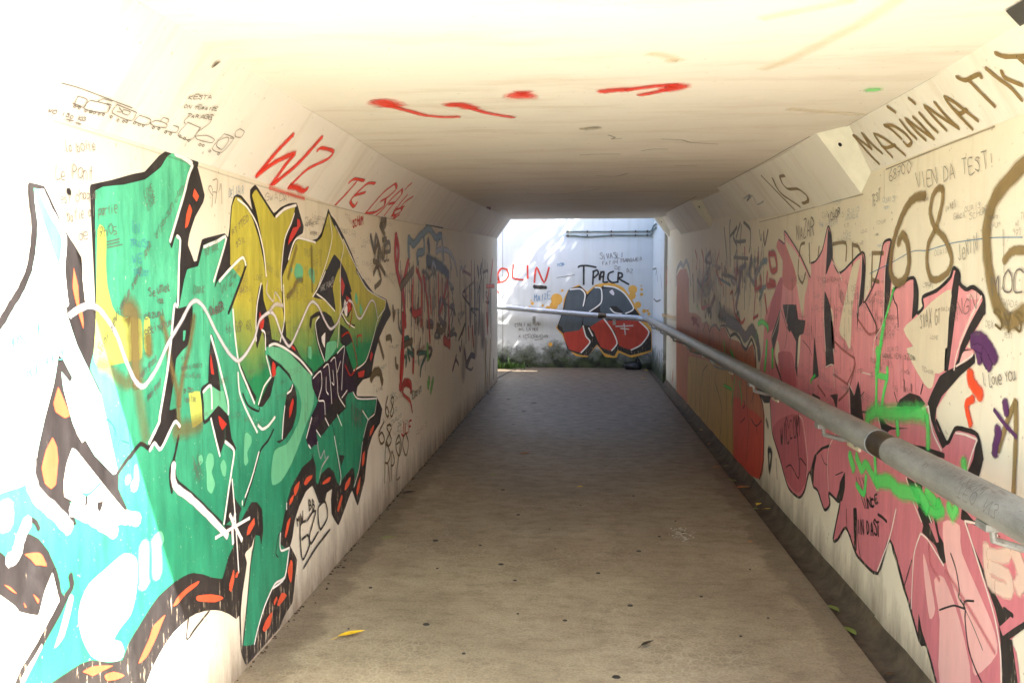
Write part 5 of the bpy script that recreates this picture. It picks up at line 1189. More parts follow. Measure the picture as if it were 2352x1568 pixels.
~|s|0.0190024,0.5,0.545834|4|9375,1751 9329,1568
LW|drip_scribble||redpaint|s|0.031242,0.5,0.492288|4|10691,1618 10657,1285
~|s|0.0228807,0.5,0.536007|4|7461,1571 7483,1461
LW|drip_scribble||olive2|s|0.0454143,0.5,0.727382|4|12490,1510 12534,847
LW|drip_scribble||slate|s|0.0341662,0.5,0.595758|4|12583,1666 12503,1181
~|s|0.0262111,0.5,0.528923|4|6681,1588 6647,1253
LW|drip_scribble||olive2|s|0.0196012,0.5,0.585819|4|9768,1795 9719,1239
~|s|0.0158333,0.5,0.415364|4|7695,1217 7667,1004
~|s|0.0208324,0.5,0.460676|4|6955,1783 6940,1555
LW|drip_scribble||plum|s|0.0416406,0.5,0.734328|4|10680,1682 10666,1120
LW|drip_scribble||ink|s|0.0258757,0.5,0.48301|4|6627,1533 6621,1147
LW|drip_scribble||steel|s|0.0165437,0.5,0.534181|4|8027,1624 8044,1465
LW|drip_scribble||plum|s|0.0245798,0.5,0.694717|4|6426,1605 6398,1284
LW|drip_scribble||steel|s|0.022727,0.5,0.636524|4|7426,1671 7422,1393
LW|drip_scribble||slate|s|0.032946,0.5,0.471389|4|11709,1205 11648,531
~|s|0.019841,0.5,0.408442|4|6731,1780 6711,1536
LW|drip_scribble||olive2|s|0.0293753,0.5,0.541466|4|9749,1533 9770,1082
LW|drip_scribble||ink|s|0.0143511,0.5,0.596917|4|7103,1291 7111,1056
LW|drip_scribble||bottle|s|0.0335248,0.5,0.547664|4|12114,1903 12158,1509
LW|drip_scribble||steel|s|0.0146101,0.5,0.412783|4|7215,1711 7188,1474
LW|drip_scribble||slate|s|0.0273495,0.5,0.513793|4|6868,1423 6865,1217
LW|drip_scribble||redpaint|s|0.015274,0.5,0.563909|4|7481,1772 7484,1320
LW|drip_scribble||slate|s|0.041977,0.7,0.5291|4|7095,1699 7209,1705 7413,1670 7170,1626
~|s|0.0359584,0.7,0.647472|4|7798,1145 8030,1078 7684,1100 8035,1206
~|s|0.0478882,0.7,0.574448|4|7549,958 7365,920 7577,985 7356,1026
LW|drip_scribble||bottle|s|0.0347883,0.7,0.686212|4|6417,1063 6407,944 6445,1020 6254,1027
LW|drip_scribble||olive2|s|0.047997,0.7,0.421253|4|6867,1268 7062,1295 7122,1178 7159,1212
~|s|0.0425927,0.7,0.460393|4|6424,1343 6325,1483 6409,1329 6424,1345
LW|drip_scribble||slate|s|0.0376865,0.7,0.592944|4|10157,1335 9543,1469 9793,1528 9683,1505
~|s|0.0360757,0.7,0.53574|4|7352,1744 7493,1739 7645,1707 7373,1636
~|s|0.0425627,0.7,0.589983|4|8784,1460 8997,1248 8806,1327 8671,1251
LW|drip_scribble||plum|s|0.0369191,0.7,0.534827|4|7189,1043 6857,1021 6918,1014 7026,1132
LW|drip_scribble||bottle|s|0.0330387,0.7,0.55751|4|11065,1250 10252,1283 10774,1182 10839,1070
LW|drip_scribble||olive2|s|0.0408295,0.7,0.517566|4|9036,968 8882,1118 8425,1048 8872,1103
LW|drip_scribble||slate|s|0.0337814,0.7,0.667819|4|8839,1484 8537,1622 8895,1541 8663,1547
~|s|0.0310961,0.7,0.530434|4|8541,1489 8558,1499 8315,1413 8806,1318
LW|drip_scribble||olive2|s|0.0436832,0.7,0.442642|4|7627,1772 7622,1805 7696,1798 7692,1681
LW|drip_scribble||slate|s|0.0344592,0.7,0.50997|4|10469,530 10244,520 9735,628 10261,719
~|s|0.0333056,0.7,0.499682|4|12073,1480 11874,1447 12310,1310 11872,1339
LW|drip_scribble||bottle|s|0.0354463,0.7,0.422604|4|10626,1619 9883,1541 9858,1440 9961,1455
LW|drip_scribble||olive2|s|0.0308703,0.7,0.608469|4|9497,1000 9771,1136 9210,956 9638,1064
LW|drip_scribble||slate|s|0.0462999,0.7,0.531496|4|6816,1349 6580,1391 6801,1381 6802,1276
~|s|0.0422229,0.7,0.464735|4|9356,1129 9180,1247 9676,1259 9198,1184
~|s|0.0377696,0.7,0.430466|4|12197,1757 12029,1795 11533,1745 12197,1792
LW|drip_scribble||olive2|s|0.0496236,0.7,0.528704|4|7657,1655 7723,1782 7796,1674 7707,1702
LW|drip_scribble||plum|s|0.0432466,0.7,0.674319|4|9212,684 9010,759 8767,659 9060,810
~|s|0.0403889,0.7,0.609144|4|8597,1135 8546,1136 8592,1245 8451,1074
LW|drip_scribble||redpaint|s|0.039471,0.7,0.455156|4|9615,1748 10312,1700 9647,1758 9846,1817
LW|drip_scribble||slate|s|0.3,0.9,0.35|3|10246,1515 10274,1188
~|s|0.3,0.9,0.35|3|9674,814 9568,515
~|s|0.3,0.9,0.35|3|12365,1435 12218,1048
~|s|0.3,0.9,0.35|3|11566,1102 11636,727
~|s|0.3,0.9,0.35|3|10811,1039 10695,703
~|s|0.3,0.9,0.35|3|11324,1130 11451,759
RW|drip_scribble||greywhite|s|0.0104,0.5,0.468685|3|10549,1902 10514,1787
RW|drip_scribble||slate|s|0.0156,0.5,0.422247|3|7767,1719 7729,1451
RW|drip_scribble||bottle|s|0.0104,0.5,0.443045|3|9065,1787 9029,1524
RW|drip_scribble||ink|s|0.0234,0.5,0.323397|3|7145,1656 7142,1535
RW|drip_scribble||olive2|s|0.0156,0.5,0.372637|3|7693,1860 7682,1590
RW|drip_scribble||ink|s|0.0156,0.5,0.47243|3|9483,1777 9467,1328
~|s|0.0234,0.5,0.456569|3|7204,1913 7170,1616
RW|drip_scribble||plum|s|0.0234,0.5,0.638013|3|9692,1632 9673,1543
~|s|0.0234,0.5,0.380035|3|8387,1645 8368,1399
RW|drip_scribble||steel|s|0.0104,0.5,0.458449|3|7474,1809 7461,1686
RW|drip_scribble||olive2|s|0.0156,0.5,0.519719|3|9793,1331 9806,1207
RW|drip_scribble||plum|s|0.0156,0.5,0.426269|3|8319,1805 8286,1483
RW|drip_scribble||slate|s|0.0234,0.5,0.67968|3|6639,1883 6630,1756
RW|drip_scribble||plum|s|0.0104,0.5,0.641824|3|8465,1748 8434,1649
RW|drip_scribble||steel|s|0.0156,0.5,0.52341|3|8720,1946 8668,1591
RW|drip_scribble||bottle|s|0.0104,0.5,0.673548|3|6894,1805 6875,1750
~|s|0.0156,0.5,0.381482|3|6904,1549 6910,1473
RW|drip_scribble||steel|s|0.0156,0.5,0.470814|3|6497,1494 6488,1281
RW|drip_scribble||bottle|s|0.0234,0.5,0.380203|3|6675,1620 6649,1489
RW|drip_scribble||plum|s|0.0234,0.5,0.43802|3|8825,1916 8772,1494
RW|drip_scribble||steel|s|0.0234,0.5,0.530189|3|7657,1833 7664,1687
~|s|0.0156,0.5,0.542958|3|6787,1821 6785,1669
RW|drip_scribble||slate|s|0.0156,0.5,0.476945|3|6724,1782 6698,1563
RW|drip_scribble||ink|s|0.0156,0.5,0.41123|3|6456,1877 6418,1602
RW|drip_scribble||greywhite|s|0.0156,0.5,0.578801|3|9399,2001 9362,1733
RW|drip_scribble||slate|s|0.0156,0.5,0.329647|3|6610,1755 6594,1546
RW|drip_scribble||redpaint|s|0.0104,0.5,0.594759|3|9177,1663 9114,1373
RW|drip_scribble||ink|s|0.0104,0.5,0.691883|3|8816,1969 8828,1812
RW|drip_scribble||greywhite|s|0.0156,0.5,0.597629|3|8520,1953 8488,1845
RW|drip_scribble||steel|s|0.0104,0.5,0.656437|3|6438,1691 6429,1483
RW|drip_scribble||bottle|s|0.0104,0.5,0.56496|3|9980,1438 9967,987
RW|drip_scribble||olive2|s|0.0156,0.5,0.581913|3|9333,1991 9285,1705
RW|drip_scribble||slate|s|0.0104,0.5,0.580833|3|7569,1863 7531,1547
RW|drip_scribble||ink|s|0.0156,0.5,0.507779|3|10503,2050 10466,1639
RW|drip_scribble||bottle|s|0.0234,0.5,0.41257|3|8098,1671 8086,1383
RW|drip_scribble||ink|s|0.0156,0.5,0.434523|3|9556,1747 9513,1506
RW|drip_scribble||steel|s|0.0104,0.5,0.671228|3|7052,1761 7028,1614
RW|drip_scribble||olive2|s|0.0104,0.5,0.550352|3|7614,1413 7615,1205
RW|drip_scribble||slate|s|0.0234,0.5,0.556271|3|7166,1579 7146,1382
RW|drip_scribble||greywhite|s|0.0234,0.5,0.37675|3|6925,1897 6890,1678
RW|drip_scribble||steel|s|0.0156,0.5,0.613119|3|8825,1378 8789,974
RW|drip_scribble||bottle|s|0.0104,0.5,0.696561|3|9553,1717 9474,1232
RW|drip_scribble||steel|s|0.0156,0.5,0.447094|3|7528,1620 7524,1480
RW|drip_scribble||slate|s|0.0234,0.5,0.42754|3|7933,1762 7927,1593
RW|drip_scribble||greywhite|s|0.0156,0.5,0.64372|3|7546,1800 7515,1545
RW|drip_scribble||steel|s|0.0156,0.5,0.628741|3|8646,1648 8645,1439
RW|drip_scribble||redpaint|s|0.0156,0.5,0.532298|3|8107,1822 8101,1640
RW|drip_scribble||olive2|s|0.0234,0.5,0.698936|3|7267,1861 7251,1561
RW|drip_scribble||ink|s|0.0234,0.5,0.450654|3|8942,1913 8932,1743
RW|drip_scribble||slate|s|0.0234,0.5,0.579437|3|7380,1700 7361,1509
RW|drip_scribble||bottle|s|0.0156,0.5,0.349272|3|6502,1750 6501,1622
RW|drip_scribble||plum|s|0.0104,0.5,0.574731|3|6971,1594 6940,1416
RW|drip_scribble||ink|s|0.0104,0.5,0.471732|3|10285,1737 10252,1534
~|s|0.0234,0.5,0.393081|3|6770,1863 6727,1601
RW|drip_scribble||bottle|s|0.0234,0.5,0.363621|3|8434,1334 8406,1006
RW|drip_scribble||redpaint|s|0.0234,0.5,0.649066|3|7189,1909 7156,1769
RW|drip_scribble||greywhite|s|0.0104,0.5,0.600485|3|7105,1775 7087,1552
RW|drip_scribble||plum|s|0.0234,0.5,0.342389|3|9072,1712 9038,1603
RW|drip_scribble||ink|s|0.0156,0.5,0.421198|3|7412,1710 7374,1532
~|s|0.0234,0.5,0.330178|3|7406,1700 7365,1498
RW|drip_scribble||bottle|s|0.0234,0.5,0.377697|3|8754,1729 8707,1424
RW|drip_scribble||olive2|s|0.0156,0.5,0.64831|3|6921,1813 6903,1537
RW|drip_scribble||steel|s|0.0234,0.5,0.344462|3|9132,1830 9076,1391
RW|drip_scribble||slate|s|0.0234,0.5,0.51869|3|6575,1731 6534,1430
RW|drip_scribble||redpaint|s|0.0156,0.5,0.664848|3|8791,1668 8790,1459
RW|drip_scribble||olive2|s|0.0104,0.5,0.570509|3|6472,1844 6456,1718
~|s|0.0156,0.5,0.304814|3|7014,1566 6989,1361
RW|drip_scribble||plum|s|0.0156,0.5,0.464379|3|8039,1695 8012,1314
RW|drip_scribble||steel|s|0.0156,0.5,0.688689|3|7513,1835 7503,1580
RW|drip_scribble||olive2|s|0.0234,0.5,0.516015|3|9117,1980 9093,1687
RW|drip_scribble||ink|s|0.0156,0.5,0.3196|3|7494,1807 7501,1666
RW|drip_scribble||steel|s|0.0104,0.5,0.441931|3|7718,1725 7688,1439
RW|drip_scribble||greywhite|s|0.0104,0.5,0.659433|3|10006,1671 9950,1416
RW|drip_scribble||slate|s|0.0104,0.5,0.581281|3|9343,1940 9325,1773
RW|drip_scribble||olive2|s|0.0104,0.5,0.477898|3|8838,1695 8817,1295
~|s|0.0104,0.5,0.557739|3|8620,1729 8620,1601
~|s|0.0234,0.5,0.420216|3|6731,1722 6720,1651
RW|drip_scribble||greywhite|s|0.0104,0.5,0.607971|3|6761,1812 6746,1573
RW|drip_scribble||redpaint|s|0.0234,0.5,0.682371|3|9900,1886 9892,1731
RW|drip_scribble||greywhite|s|0.0104,0.5,0.500869|3|9322,1892 9317,1697
RW|drip_scribble||redpaint|s|0.0104,0.5,0.564507|3|8334,1330 8275,948
RW|drip_scribble||plum|s|0.0104,0.5,0.540859|3|7886,1708 7866,1341
RW|drip_scribble||redpaint|s|0.0104,0.5,0.330601|3|9192,1808 9166,1564
RW|drip_scribble||ink|s|0.0156,0.5,0.665876|3|6957,1814 6933,1571
~|s|0.0234,0.5,0.52902|3|10076,1782 10059,1292
RW|drip_scribble||bottle|s|0.0234,0.5,0.583973|3|8593,1804 8554,1690
RW|drip_scribble||plum|s|0.0234,0.5,0.658633|3|7535,1895 7515,1550
RW|drip_scribble||steel|s|0.0156,0.5,0.612921|3|8666,1832 8639,1512
RW|drip_scribble||plum|s|0.0156,0.5,0.333027|3|7138,1732 7120,1555
RW|drip_scribble||steel|s|0.0234,0.5,0.649502|3|8048,1838 8018,1665
RW|drip_scribble||plum|s|0.035857,0.8,0.510945|3|7782,1644 7809,1626 7584,1596 7648,1739
RW|drip_scribble||slate|s|0.0372354,0.8,0.421599|3|7493,1332 7385,1344 7348,1275 7491,1365
~|s|0.051352,0.8,0.329055|3|8297,1220 8161,1384 8098,1261 8510,1279
~|s|0.0483092,0.8,0.595069|3|9013,1234 8949,1277 9213,1341 9338,1218
RW|drip_scribble||plum|s|0.0477661,0.8,0.346188|3|7527,1772 7382,1667 7325,1697 7174,1610
RW|drip_scribble||redpaint|s|0.0435052,0.8,0.575534|3|10394,1094 10016,1168 10527,1168 9812,1101
RW|drip_scribble||slate|s|0.0392872,0.8,0.310769|3|7131,1609 7158,1642 7093,1700 7096,1542
~|s|0.0374706,0.8,0.467033|3|9029,1239 8925,1263 9004,1360 8924,1116
RW|drip_scribble||redpaint|s|0.0527342,0.8,0.423957|3|7615,1791 7586,1619 7534,1735 7435,1684
~|s|0.0496283,0.8,0.56967|3|6561,1663 6505,1578 6748,1554 6684,1630
RW|drip_scribble||slate|s|0.0402652,0.8,0.419246|3|6874,1776 6609,1787 6720,1695 6735,1719
RW|drip_scribble||olive2|s|0.0469182,0.8,0.593686|3|9363,1219 9427,1420 9100,1252 9160,1441
RW|drip_scribble||greywhite|s|0.0537648,0.8,0.436249|3|9228,1767 9155,1681 9775,1575 9110,1773
~|s|0.0400972,0.8,0.580497|3|6718,1632 6607,1720 6808,1603 6678,1691
RW|drip_scribble||slate|s|0.0359346,0.8,0.399731|3|8786,1621 9331,1457 9046,1540 9186,1680
RW|drip_scribble||plum|s|0.0391323,0.8,0.364926|3|6779,1736 6960,1750 7076,1672 6983,1669
RW|drip_scribble||slate|s|0.0324266,0.8,0.431746|3|8738,1576 8654,1726 8399,1758 8944,1791
RW|drip_scribble||greywhite|s|0.0419801,0.8,0.451784|3|6760,1592 7017,1687 6742,1582 6783,1736
RW|drip_scribble||redpaint|s|0.0510049,0.8,0.405519|3|9321,1735 9090,1662 9156,1622 9165,1556
RW|drip_scribble||plum|s|0.053652,0.8,0.530285|3|9043,1937 9467,1862 8977,1819 9144,1937
RW|drip_scribble||slate|s|0.0363767,0.8,0.553008|3|7601,1496 7438,1564 7497,1527 7406,1654
RW|drip_scribble||greywhite|s|0.0526992,0.8,0.528563|3|8188,1762 8128,1663 8173,1744 8058,1706
RW|drip_scribble||slate|s|0.3,0.9,0.3|2|9224,1656 9164,1474
~|s|0.3,0.9,0.3|2|9378,1734 9317,1550
~|s|0.3,0.9,0.3|2|9648,1634 9583,1445
~|s|0.3,0.9,0.3|2|8574,1433 8522,1265
RW|drip_scribble||plum|s|0.3,0.9,0.3|2|9933,1681 9865,1485
RW|marker_writing||ink|t|0.003,WZ|6|4475,1599 4431,1599 4476,1615
~|t|0.003,SIS|6|4790,1414 4682,1409 4791,1433
~|t|0.003,OUAIS|6|5561,1390 5383,1395 5563,1411
~|t|0.003,LOVE|6|4793,1501 4690,1502 4795,1519
~|t|0.003,SCHUM|6|4283,1364 4146,1368 4285,1381
~|t|0.003,68700|6|3918,1363 3762,1372 3920,1386
~|t|0.003,LOVE|6|3970,1345 3860,1349 3972,1366
~|t|0.003,68700|6|4071,1515 3919,1507 4073,1533
~|t|0.003,LOVE|6|3883,1444 3800,1438 3884,1459
~|t|0.003,SIS|6|5635,1619 5428,1620 5637,1648
~|t|0.003,SCHUM|6|4659,1610 4542,1614 4661,1628
~|t|0.003,TRUST|6|4639,1315 4423,1303 4641,1340
~|t|0.003,MSB|6|4340,1525 4228,1527 4343,1549
~|t|0.003,1CHOR|6|4025,1434 3905,1425 4027,1458
~|t|0.003,TEST|6|5464,1319 5169,1313 5466,1350
~|t|0.003,MSB|6|3995,1362 3915,1368 3997,1377
~|t|0.003,TRUST|6|5104,1257 4834,1261 5108,1293
~|t|0.003,KS|6|3951,1338 3870,1339 3953,1357
~|t|0.003,TEXAS|6|5005,1618 4820,1612 5007,1638
~|t|0.003,68200|6|3937,1418 3766,1422 3939,1443
~|t|0.003,971|6|4706,1591 4532,1587 4709,1621
~|t|0.003,NAZAR|6|4134,1529 3997,1538 4135,1546
~|t|0.003,68200|6|4026,1547 3827,1536 4028,1570
~|t|0.003,TRUST|6|3925,1354 3760,1353 3927,1375
~|t|0.003,Love|6|4457,1495 4326,1494 4459,1519
~|t|0.003,TEXAS|6|4748,1417 4571,1409 4750,1437
~|t|0.003,TRUST|6|4116,1505 4010,1499 4118,1522
~|t|0.003,SIS|6|4931,1583 4813,1582 4934,1607
~|t|0.003,1CHOR|6|3960,1494 3807,1497 3962,1512
~|t|0.003,971|6|4133,1502 4047,1501 4135,1521
~|t|0.003,TEST|6|5509,1290 5289,1298 5512,1322
~|t|0.003,WZ|6|3772,1400 3709,1400 3774,1421
~|t|0.003,TRUST|6|4178,1471 4028,1468 4180,1497
~|t|0.003,GWADA|6|3862,1440 3730,1443 3864,1459
~|t|0.003,68200|6|5386,1624 5124,1627 5388,1652
~|t|0.003,LIKE|6|5200,1324 5045,1318 5202,1350
~|t|0.003,TEXAS|6|3937,1387 3800,1393 3939,1412
~|t|0.003,1CHOR|6|4933,1455 4682,1463 4936,1490
~|t|0.003,Love|6|3987,1606 3908,1605 3988,1619
~|t|0.003,GWADA|6|4833,1612 4608,1607 4836,1639
~|t|0.003,RPZ|6|4252,1480 4130,1482 4254,1504
~|t|0.003,WZ|6|4784,1426 4734,1427 4786,1443
~|t|0.003,GWADA|6|5317,1282 5112,1282 5319,1305
~|t|0.003,971|6|5094,1428 4930,1439 5096,1453
~|t|0.003,TRUST|6|3917,1464 3804,1465 3918,1482
~|t|0.003,RPZ|6|4834,1353 4684,1343 4836,1380
~|t|0.003,RPZ|6|5609,1598 5360,1608 5612,1632
~|t|0.003,DEX|6|4352,1563 4243,1567 4354,1586
~|t|0.003,Love|6|4872,1605 4771,1604 4873,1622
~|t|0.003,TRUST|6|5009,1438 4818,1440 5012,1468
~|t|0.003,TEST|6|5339,1384 5208,1389 5341,1400
~|t|0.003,LIKE|6|3774,1589 3654,1583 3776,1614
~|t|0.003,NAZAR|6|4396,1441 4208,1434 4398,1466
~|t|0.003,TEXAS|6|3901,1530 3782,1531 3903,1551
~|t|0.003,DEX|6|4565,1448 4451,1453 4567,1470
~|t|0.003,DEX|6|4631,1453 4569,1455 4633,1466
~|t|0.003,CARLOS|6|5054,1518 4781,1503 5056,1543
~|t|0.003,SIS|6|4490,1518 4413,1515 4492,1536
~|t|0.003,SIS|6|4891,1387 4800,1385 4893,1406
~|t|0.003,LOVE|6|5437,1385 5262,1390 5439,1409
~|t|0.003,LIKE|6|4831,1223 4657,1219 4833,1243
~|t|0.003,TEST|6|4907,1066 4759,1072 4909,1084
~|t|0.003,1CHOR|6|3456,1249 3339,1242 3458,1265
~|t|0.003,DEX|6|3744,1134 3691,1130 3746,1152
~|t|0.003,SIS|6|4395,1044 4310,1044 4397,1064
~|t|0.003,971|6|5185,910 5023,918 5188,949
~|t|0.003,CARLOS|6|3721,1054 3521,1070 3722,1072
~|t|0.003,TEXAS|6|3639,1097 3530,1087 3641,1119
~|t|0.003,DEX|6|4010,1208 3884,1198 4012,1229
~|t|0.003,971|6|4185,1015 4119,1012 4187,1037
~|t|0.003,TEST|6|4502,1043 4349,1042 4504,1059
~|t|0.003,SCHUM|6|3994,1211 3868,1221 3996,1233
~|t|0.003,WZ|6|4805,1205 4712,1202 4808,1231
~|t|0.003,TRUST|6|3907,1263 3812,1263 3908,1276
~|t|0.003,TEXAS|6|3656,1147 3567,1142 3657,1161
~|t|0.003,TEST|6|5130,966 4953,965 5131,982
~|t|0.003,DEX|6|4482,1258 4389,1252 4484,1277
~|t|0.003,LOVE|6|4057,1231 3915,1220 4059,1248
~|t|0.003,KS|6|3890,1236 3834,1236 3892,1263
~|t|0.003,LIKE|6|4092,988 4016,985 4093,1006
~|t|0.003,TRUST|6|4424,1042 4231,1027 4426,1067
~|t|0.003,NAZAR|6|3687,1076 3562,1087 3688,1092
~|t|0.003,LIKE|6|4357,972 4250,976 4358,991
~|t|0.003,1CHOR|6|3677,1222 3570,1217 3678,1238
~|t|0.003,RPZ|6|5350,1003 5153,1002 5352,1030
~|t|0.003,MOC|6|5186,874 5040,865 5189,903
~|t|0.003,MOC|6|4053,1161 3996,1163 4054,1180
~|t|0.003,LOVE|6|4425,1258 4320,1253 4427,1277
~|t|0.003,1CHOR|6|4002,1044 3824,1039 4004,1069
~|t|0.003,NAZAR|6|5242,839 5068,831 5244,863
~|t|0.003,68200|6|4145,1037 3987,1030 4147,1065
~|t|0.003,OUAIS|6|4996,852 4757,865 4998,877
~|t|0.003,KS|6|4338,1260 4302,1258 4339,1275
~|t|0.003,MOC|6|4219,1164 4148,1170 4221,1182
~|t|0.003,68200|6|4348,1154 4162,1159 4350,1178
~|t|0.003,CARLOS|6|4801,940 4589,934 4802,958
~|t|0.003,GWADA|6|4948,1059 4682,1043 4950,1088
~|t|0.003,TRUST|6|5199,1062 4993,1051 5201,1088
~|t|0.003,LOVE|6|4624,1100 4532,1102 4625,1116
~|t|0.003,TRUST|6|5411,1077 5230,1070 5413,1099
~|t|0.003,971|6|4052,1226 3932,1229 4054,1247
~|t|0.003,DEX|6|5324,841 5100,854 5327,873
~|t|0.003,OUAIS|6|3849,1296 3704,1308 3850,1313
~|t|0.003,SIS|6|4659,996 4538,993 4662,1025
~|t|0.003,LOVE|6|4885,1117 4725,1117 4887,1144
~|t|0.003,SIS|6|3838,1232 3771,1228 3839,1252
~|t|0.003,Love|6|4066,1154 3932,1143 4068,1178
~|t|0.003,CARLOS|6|4802,999 4630,1007 4803,1017
~|t|0.003,CARLOS|6|4748,1226 4574,1229 4749,1239
~|t|0.003,DEX|6|4634,1118 4547,1121 4635,1136
~|t|0.003,971|6|2787,1751 2730,1752 2789,1772
~|t|0.003,Love|6|3476,1587 3386,1587 3478,1608
~|t|0.003,SCHUM|6|2963,1782 2864,1789 2965,1799
~|t|0.003,TEST|6|2818,1425 2761,1426 2819,1439
~|t|0.003,NAZAR|6|3293,1496 3203,1496 3294,1511
~|t|0.003,WZ|6|2771,1782 2751,1784 2772,1796
~|t|0.003,GWADA|6|3290,1874 3195,1880 3291,1893
~|t|0.003,NAZAR|6|3513,1931 3446,1931 3514,1941
~|t|0.003,TRUST|6|2744,1799 2642,1810 2746,1822
~|t|0.003,TRUST|6|2835,1468 2766,1466 2836,1482
~|t|0.003,LOVE|6|3389,1383 3311,1385 3390,1398
~|t|0.003,GWADA|6|2851,1528 2735,1523 2853,1549
~|t|0.003,DEX|6|2941,1452 2887,1448 2943,1475
~|t|0.003,DEX|6|2940,1814 2908,1815 2941,1824
~|t|0.003,971|6|3216,1494 3118,1484 3219,1520
~|t|0.003,68200|6|2824,1495 2761,1501 2825,1507
~|t|0.003,OUAIS|6|2956,1818 2883,1815 2957,1829
~|t|0.003,DEX|6|2997,1844 2936,1847 2999,1863
~|t|0.003,971|6|3456,1580 3359,1579 3458,1606
~|t|0.003,971|6|3256,1883 3203,1888 3258,1903
~|t|0.003,OUAIS|6|3373,1706 3255,1715 3374,1728
~|t|0.003,GWADA|6|3218,1836 3122,1834 3220,1857
~|t|0.003,971|6|3189,1459 3146,1462 3191,1474
~|t|0.003,SCHUM|6|3092,1824 2957,1839 3094,1845
~|t|0.003,OUAIS|6|3129,1856 3007,1860 3131,1879
~|t|0.003,LOVE|6|3028,1419 2977,1421 3029,1429
~|t|0.003,LIKE|6|5177,2049 5076,2044 5179,2065
~|t|0.003,CARLOS|6|4911,1974 4690,1977 4914,2004
RW|marker_writing||blue|t|0.003,MSB|6|4949,1928 4885,1924 4950,1940
RW|marker_writing||ink|t|0.003,MSB|6|4049,1823 3995,1823 4049,1833
RW|marker_writing||blue|t|0.003,NAZAR|6|4842,1924 4614,1915 4844,1950
RW|marker_writing||ink|t|0.003,971|6|4521,1851 4433,1853 4523,1872
RW|marker_writing||blue|t|0.003,OUAIS|6|4456,1956 4268,1959 4458,1982
RW|marker_writing||ink|t|0.003,1CHOR|6|4031,1876 3908,1875 4032,1891
~|t|0.003,GWADA|6|4619,1821 4446,1822 4621,1844
~|t|0.003,KS|6|4507,1895 4425,1890 4509,1916
RW|marker_writing||blue|t|0.003,TEST|6|3941,1936 3866,1938 3942,1947
~|t|0.003,TEST|6|4979,1935 4897,1932 4980,1950
~|t|0.003,MSB|6|4701,2025 4565,2031 4703,2052
~|t|0.003,GWADA|6|4475,1932 4289,1925 4477,1953
~|t|0.003,OUAIS|6|3959,1971 3808,1959 3961,1993
~|t|0.003,MOC|6|4007,1768 3939,1773 4008,1780
RW|marker_writing||ink|t|0.003,SIS|6|4549,1950 4423,1948 4552,1980
~|t|0.003,Love|6|4350,1792 4190,1789 4353,1818
~|t|0.003,LOVE|6|4245,1848 4142,1848 4246,1862
RW|marker_writing||blue|t|0.003,LIKE|6|4540,1825 4383,1829 4542,1856
LW|marker_writing||ink|t|0.003,NAZAR|6|4732,1895 4999,1877 4734,1929
~|t|0.003,TEXAS|6|5519,1800 5688,1806 5519,1815
~|t|0.003,RPZ|6|5962,1650 6198,1648 5963,1676
~|t|0.003,LIKE|6|4830,1704 5046,1711 4832,1741
~|t|0.003,68200|6|5763,1650 6201,1637 5764,1683
~|t|0.003,MSB|6|4801,1772 4982,1781 4803,1807
~|t|0.003,GWADA|6|5152,1850 5397,1862 5153,1875
~|t|0.003,1CHOR|6|4623,1742 4779,1752 4625,1767
~|t|0.003,MSB|6|5205,1607 5356,1606 5206,1635
~|t|0.003,SCHUM|6|4946,1660 5121,1652 4947,1680
~|t|0.003,TEST|6|5636,1863 5799,1869 5637,1881
~|t|0.003,68200|6|4582,1888 4809,1892 4583,1913
~|t|0.003,RPZ|6|5484,1769 5758,1757 5486,1805
~|t|0.003,MOC|6|5302,1682 5417,1676 5304,1704
~|t|0.003,SCHUM|6|5547,1750 5831,1758 5548,1774
~|t|0.003,OUAIS|6|5623,1634 5934,1649 5624,1661
~|t|0.003,OUAIS|6|5146,1719 5376,1730 5147,1744
~|t|0.003,DEX|6|5823,2012 5989,2013 5824,2036
~|t|0.003,68700|6|5939,1607 6273,1589 5940,1643
~|t|0.003,MSB|6|4763,1981 4889,1974 4765,2010
~|t|0.003,SIS|6|5465,1753 5669,1741 5467,1782
~|t|0.003,NAZAR|6|4593,1898 4772,1887 4594,1920
~|t|0.003,TEST|6|5364,1846 5572,1834 5365,1868
~|t|0.003,68200|6|6055,1729 6341,1715 6057,1761
~|t|0.003,TRUST|6|4850,1955 4995,1947 4851,1973
~|t|0.003,1CHOR|6|5308,1868 5531,1864 5309,1886
~|t|0.003,OUAIS|6|5557,2042 5811,2051 5558,2062
~|t|0.003,RPZ|6|5122,1822 5234,1829 5122,1836
~|t|0.003,RPZ|6|4945,1686 5063,1686 4946,1709
~|t|0.003,GWADA|6|5229,1716 5445,1707 5230,1736
~|t|0.003,Love|6|4423,1345 4578,1354 4424,1371
~|t|0.003,LOVE|6|4276,1413 4399,1422 4277,1432
~|t|0.003,68700|6|3759,1055 3893,1065 3760,1076
~|t|0.003,TEST|6|3156,1589 3212,1583 3157,1602
~|t|0.003,OUAIS|6|3679,1136 3770,1144 3679,1151
~|t|0.003,NAZAR|6|4445,1107 4633,1108 4446,1127
~|t|0.003,MSB|6|3631,1071 3760,1072 3632,1093
~|t|0.003,MSB|6|2918,1494 2952,1497 2919,1507
~|t|0.003,971|6|4125,1341 4212,1347 4126,1362
~|t|0.003,WZ|6|3632,1353 3695,1357 3634,1378
~|t|0.003,68200|6|3512,1378 3608,1379 3513,1391
~|t|0.003,KS|6|3343,1526 3376,1526 3344,1539
~|t|0.003,LOVE|6|3048,1217 3125,1222 3049,1234
~|t|0.003,TEXAS|6|3426,1234 3548,1226 3427,1255
~|t|0.003,GWADA|6|4220,1083 4376,1075 4221,1100
~|t|0.003,MOC|6|2895,1112 2945,1116 2896,1124
~|t|0.003,SCHUM|6|3723,1409 3842,1414 3724,1423
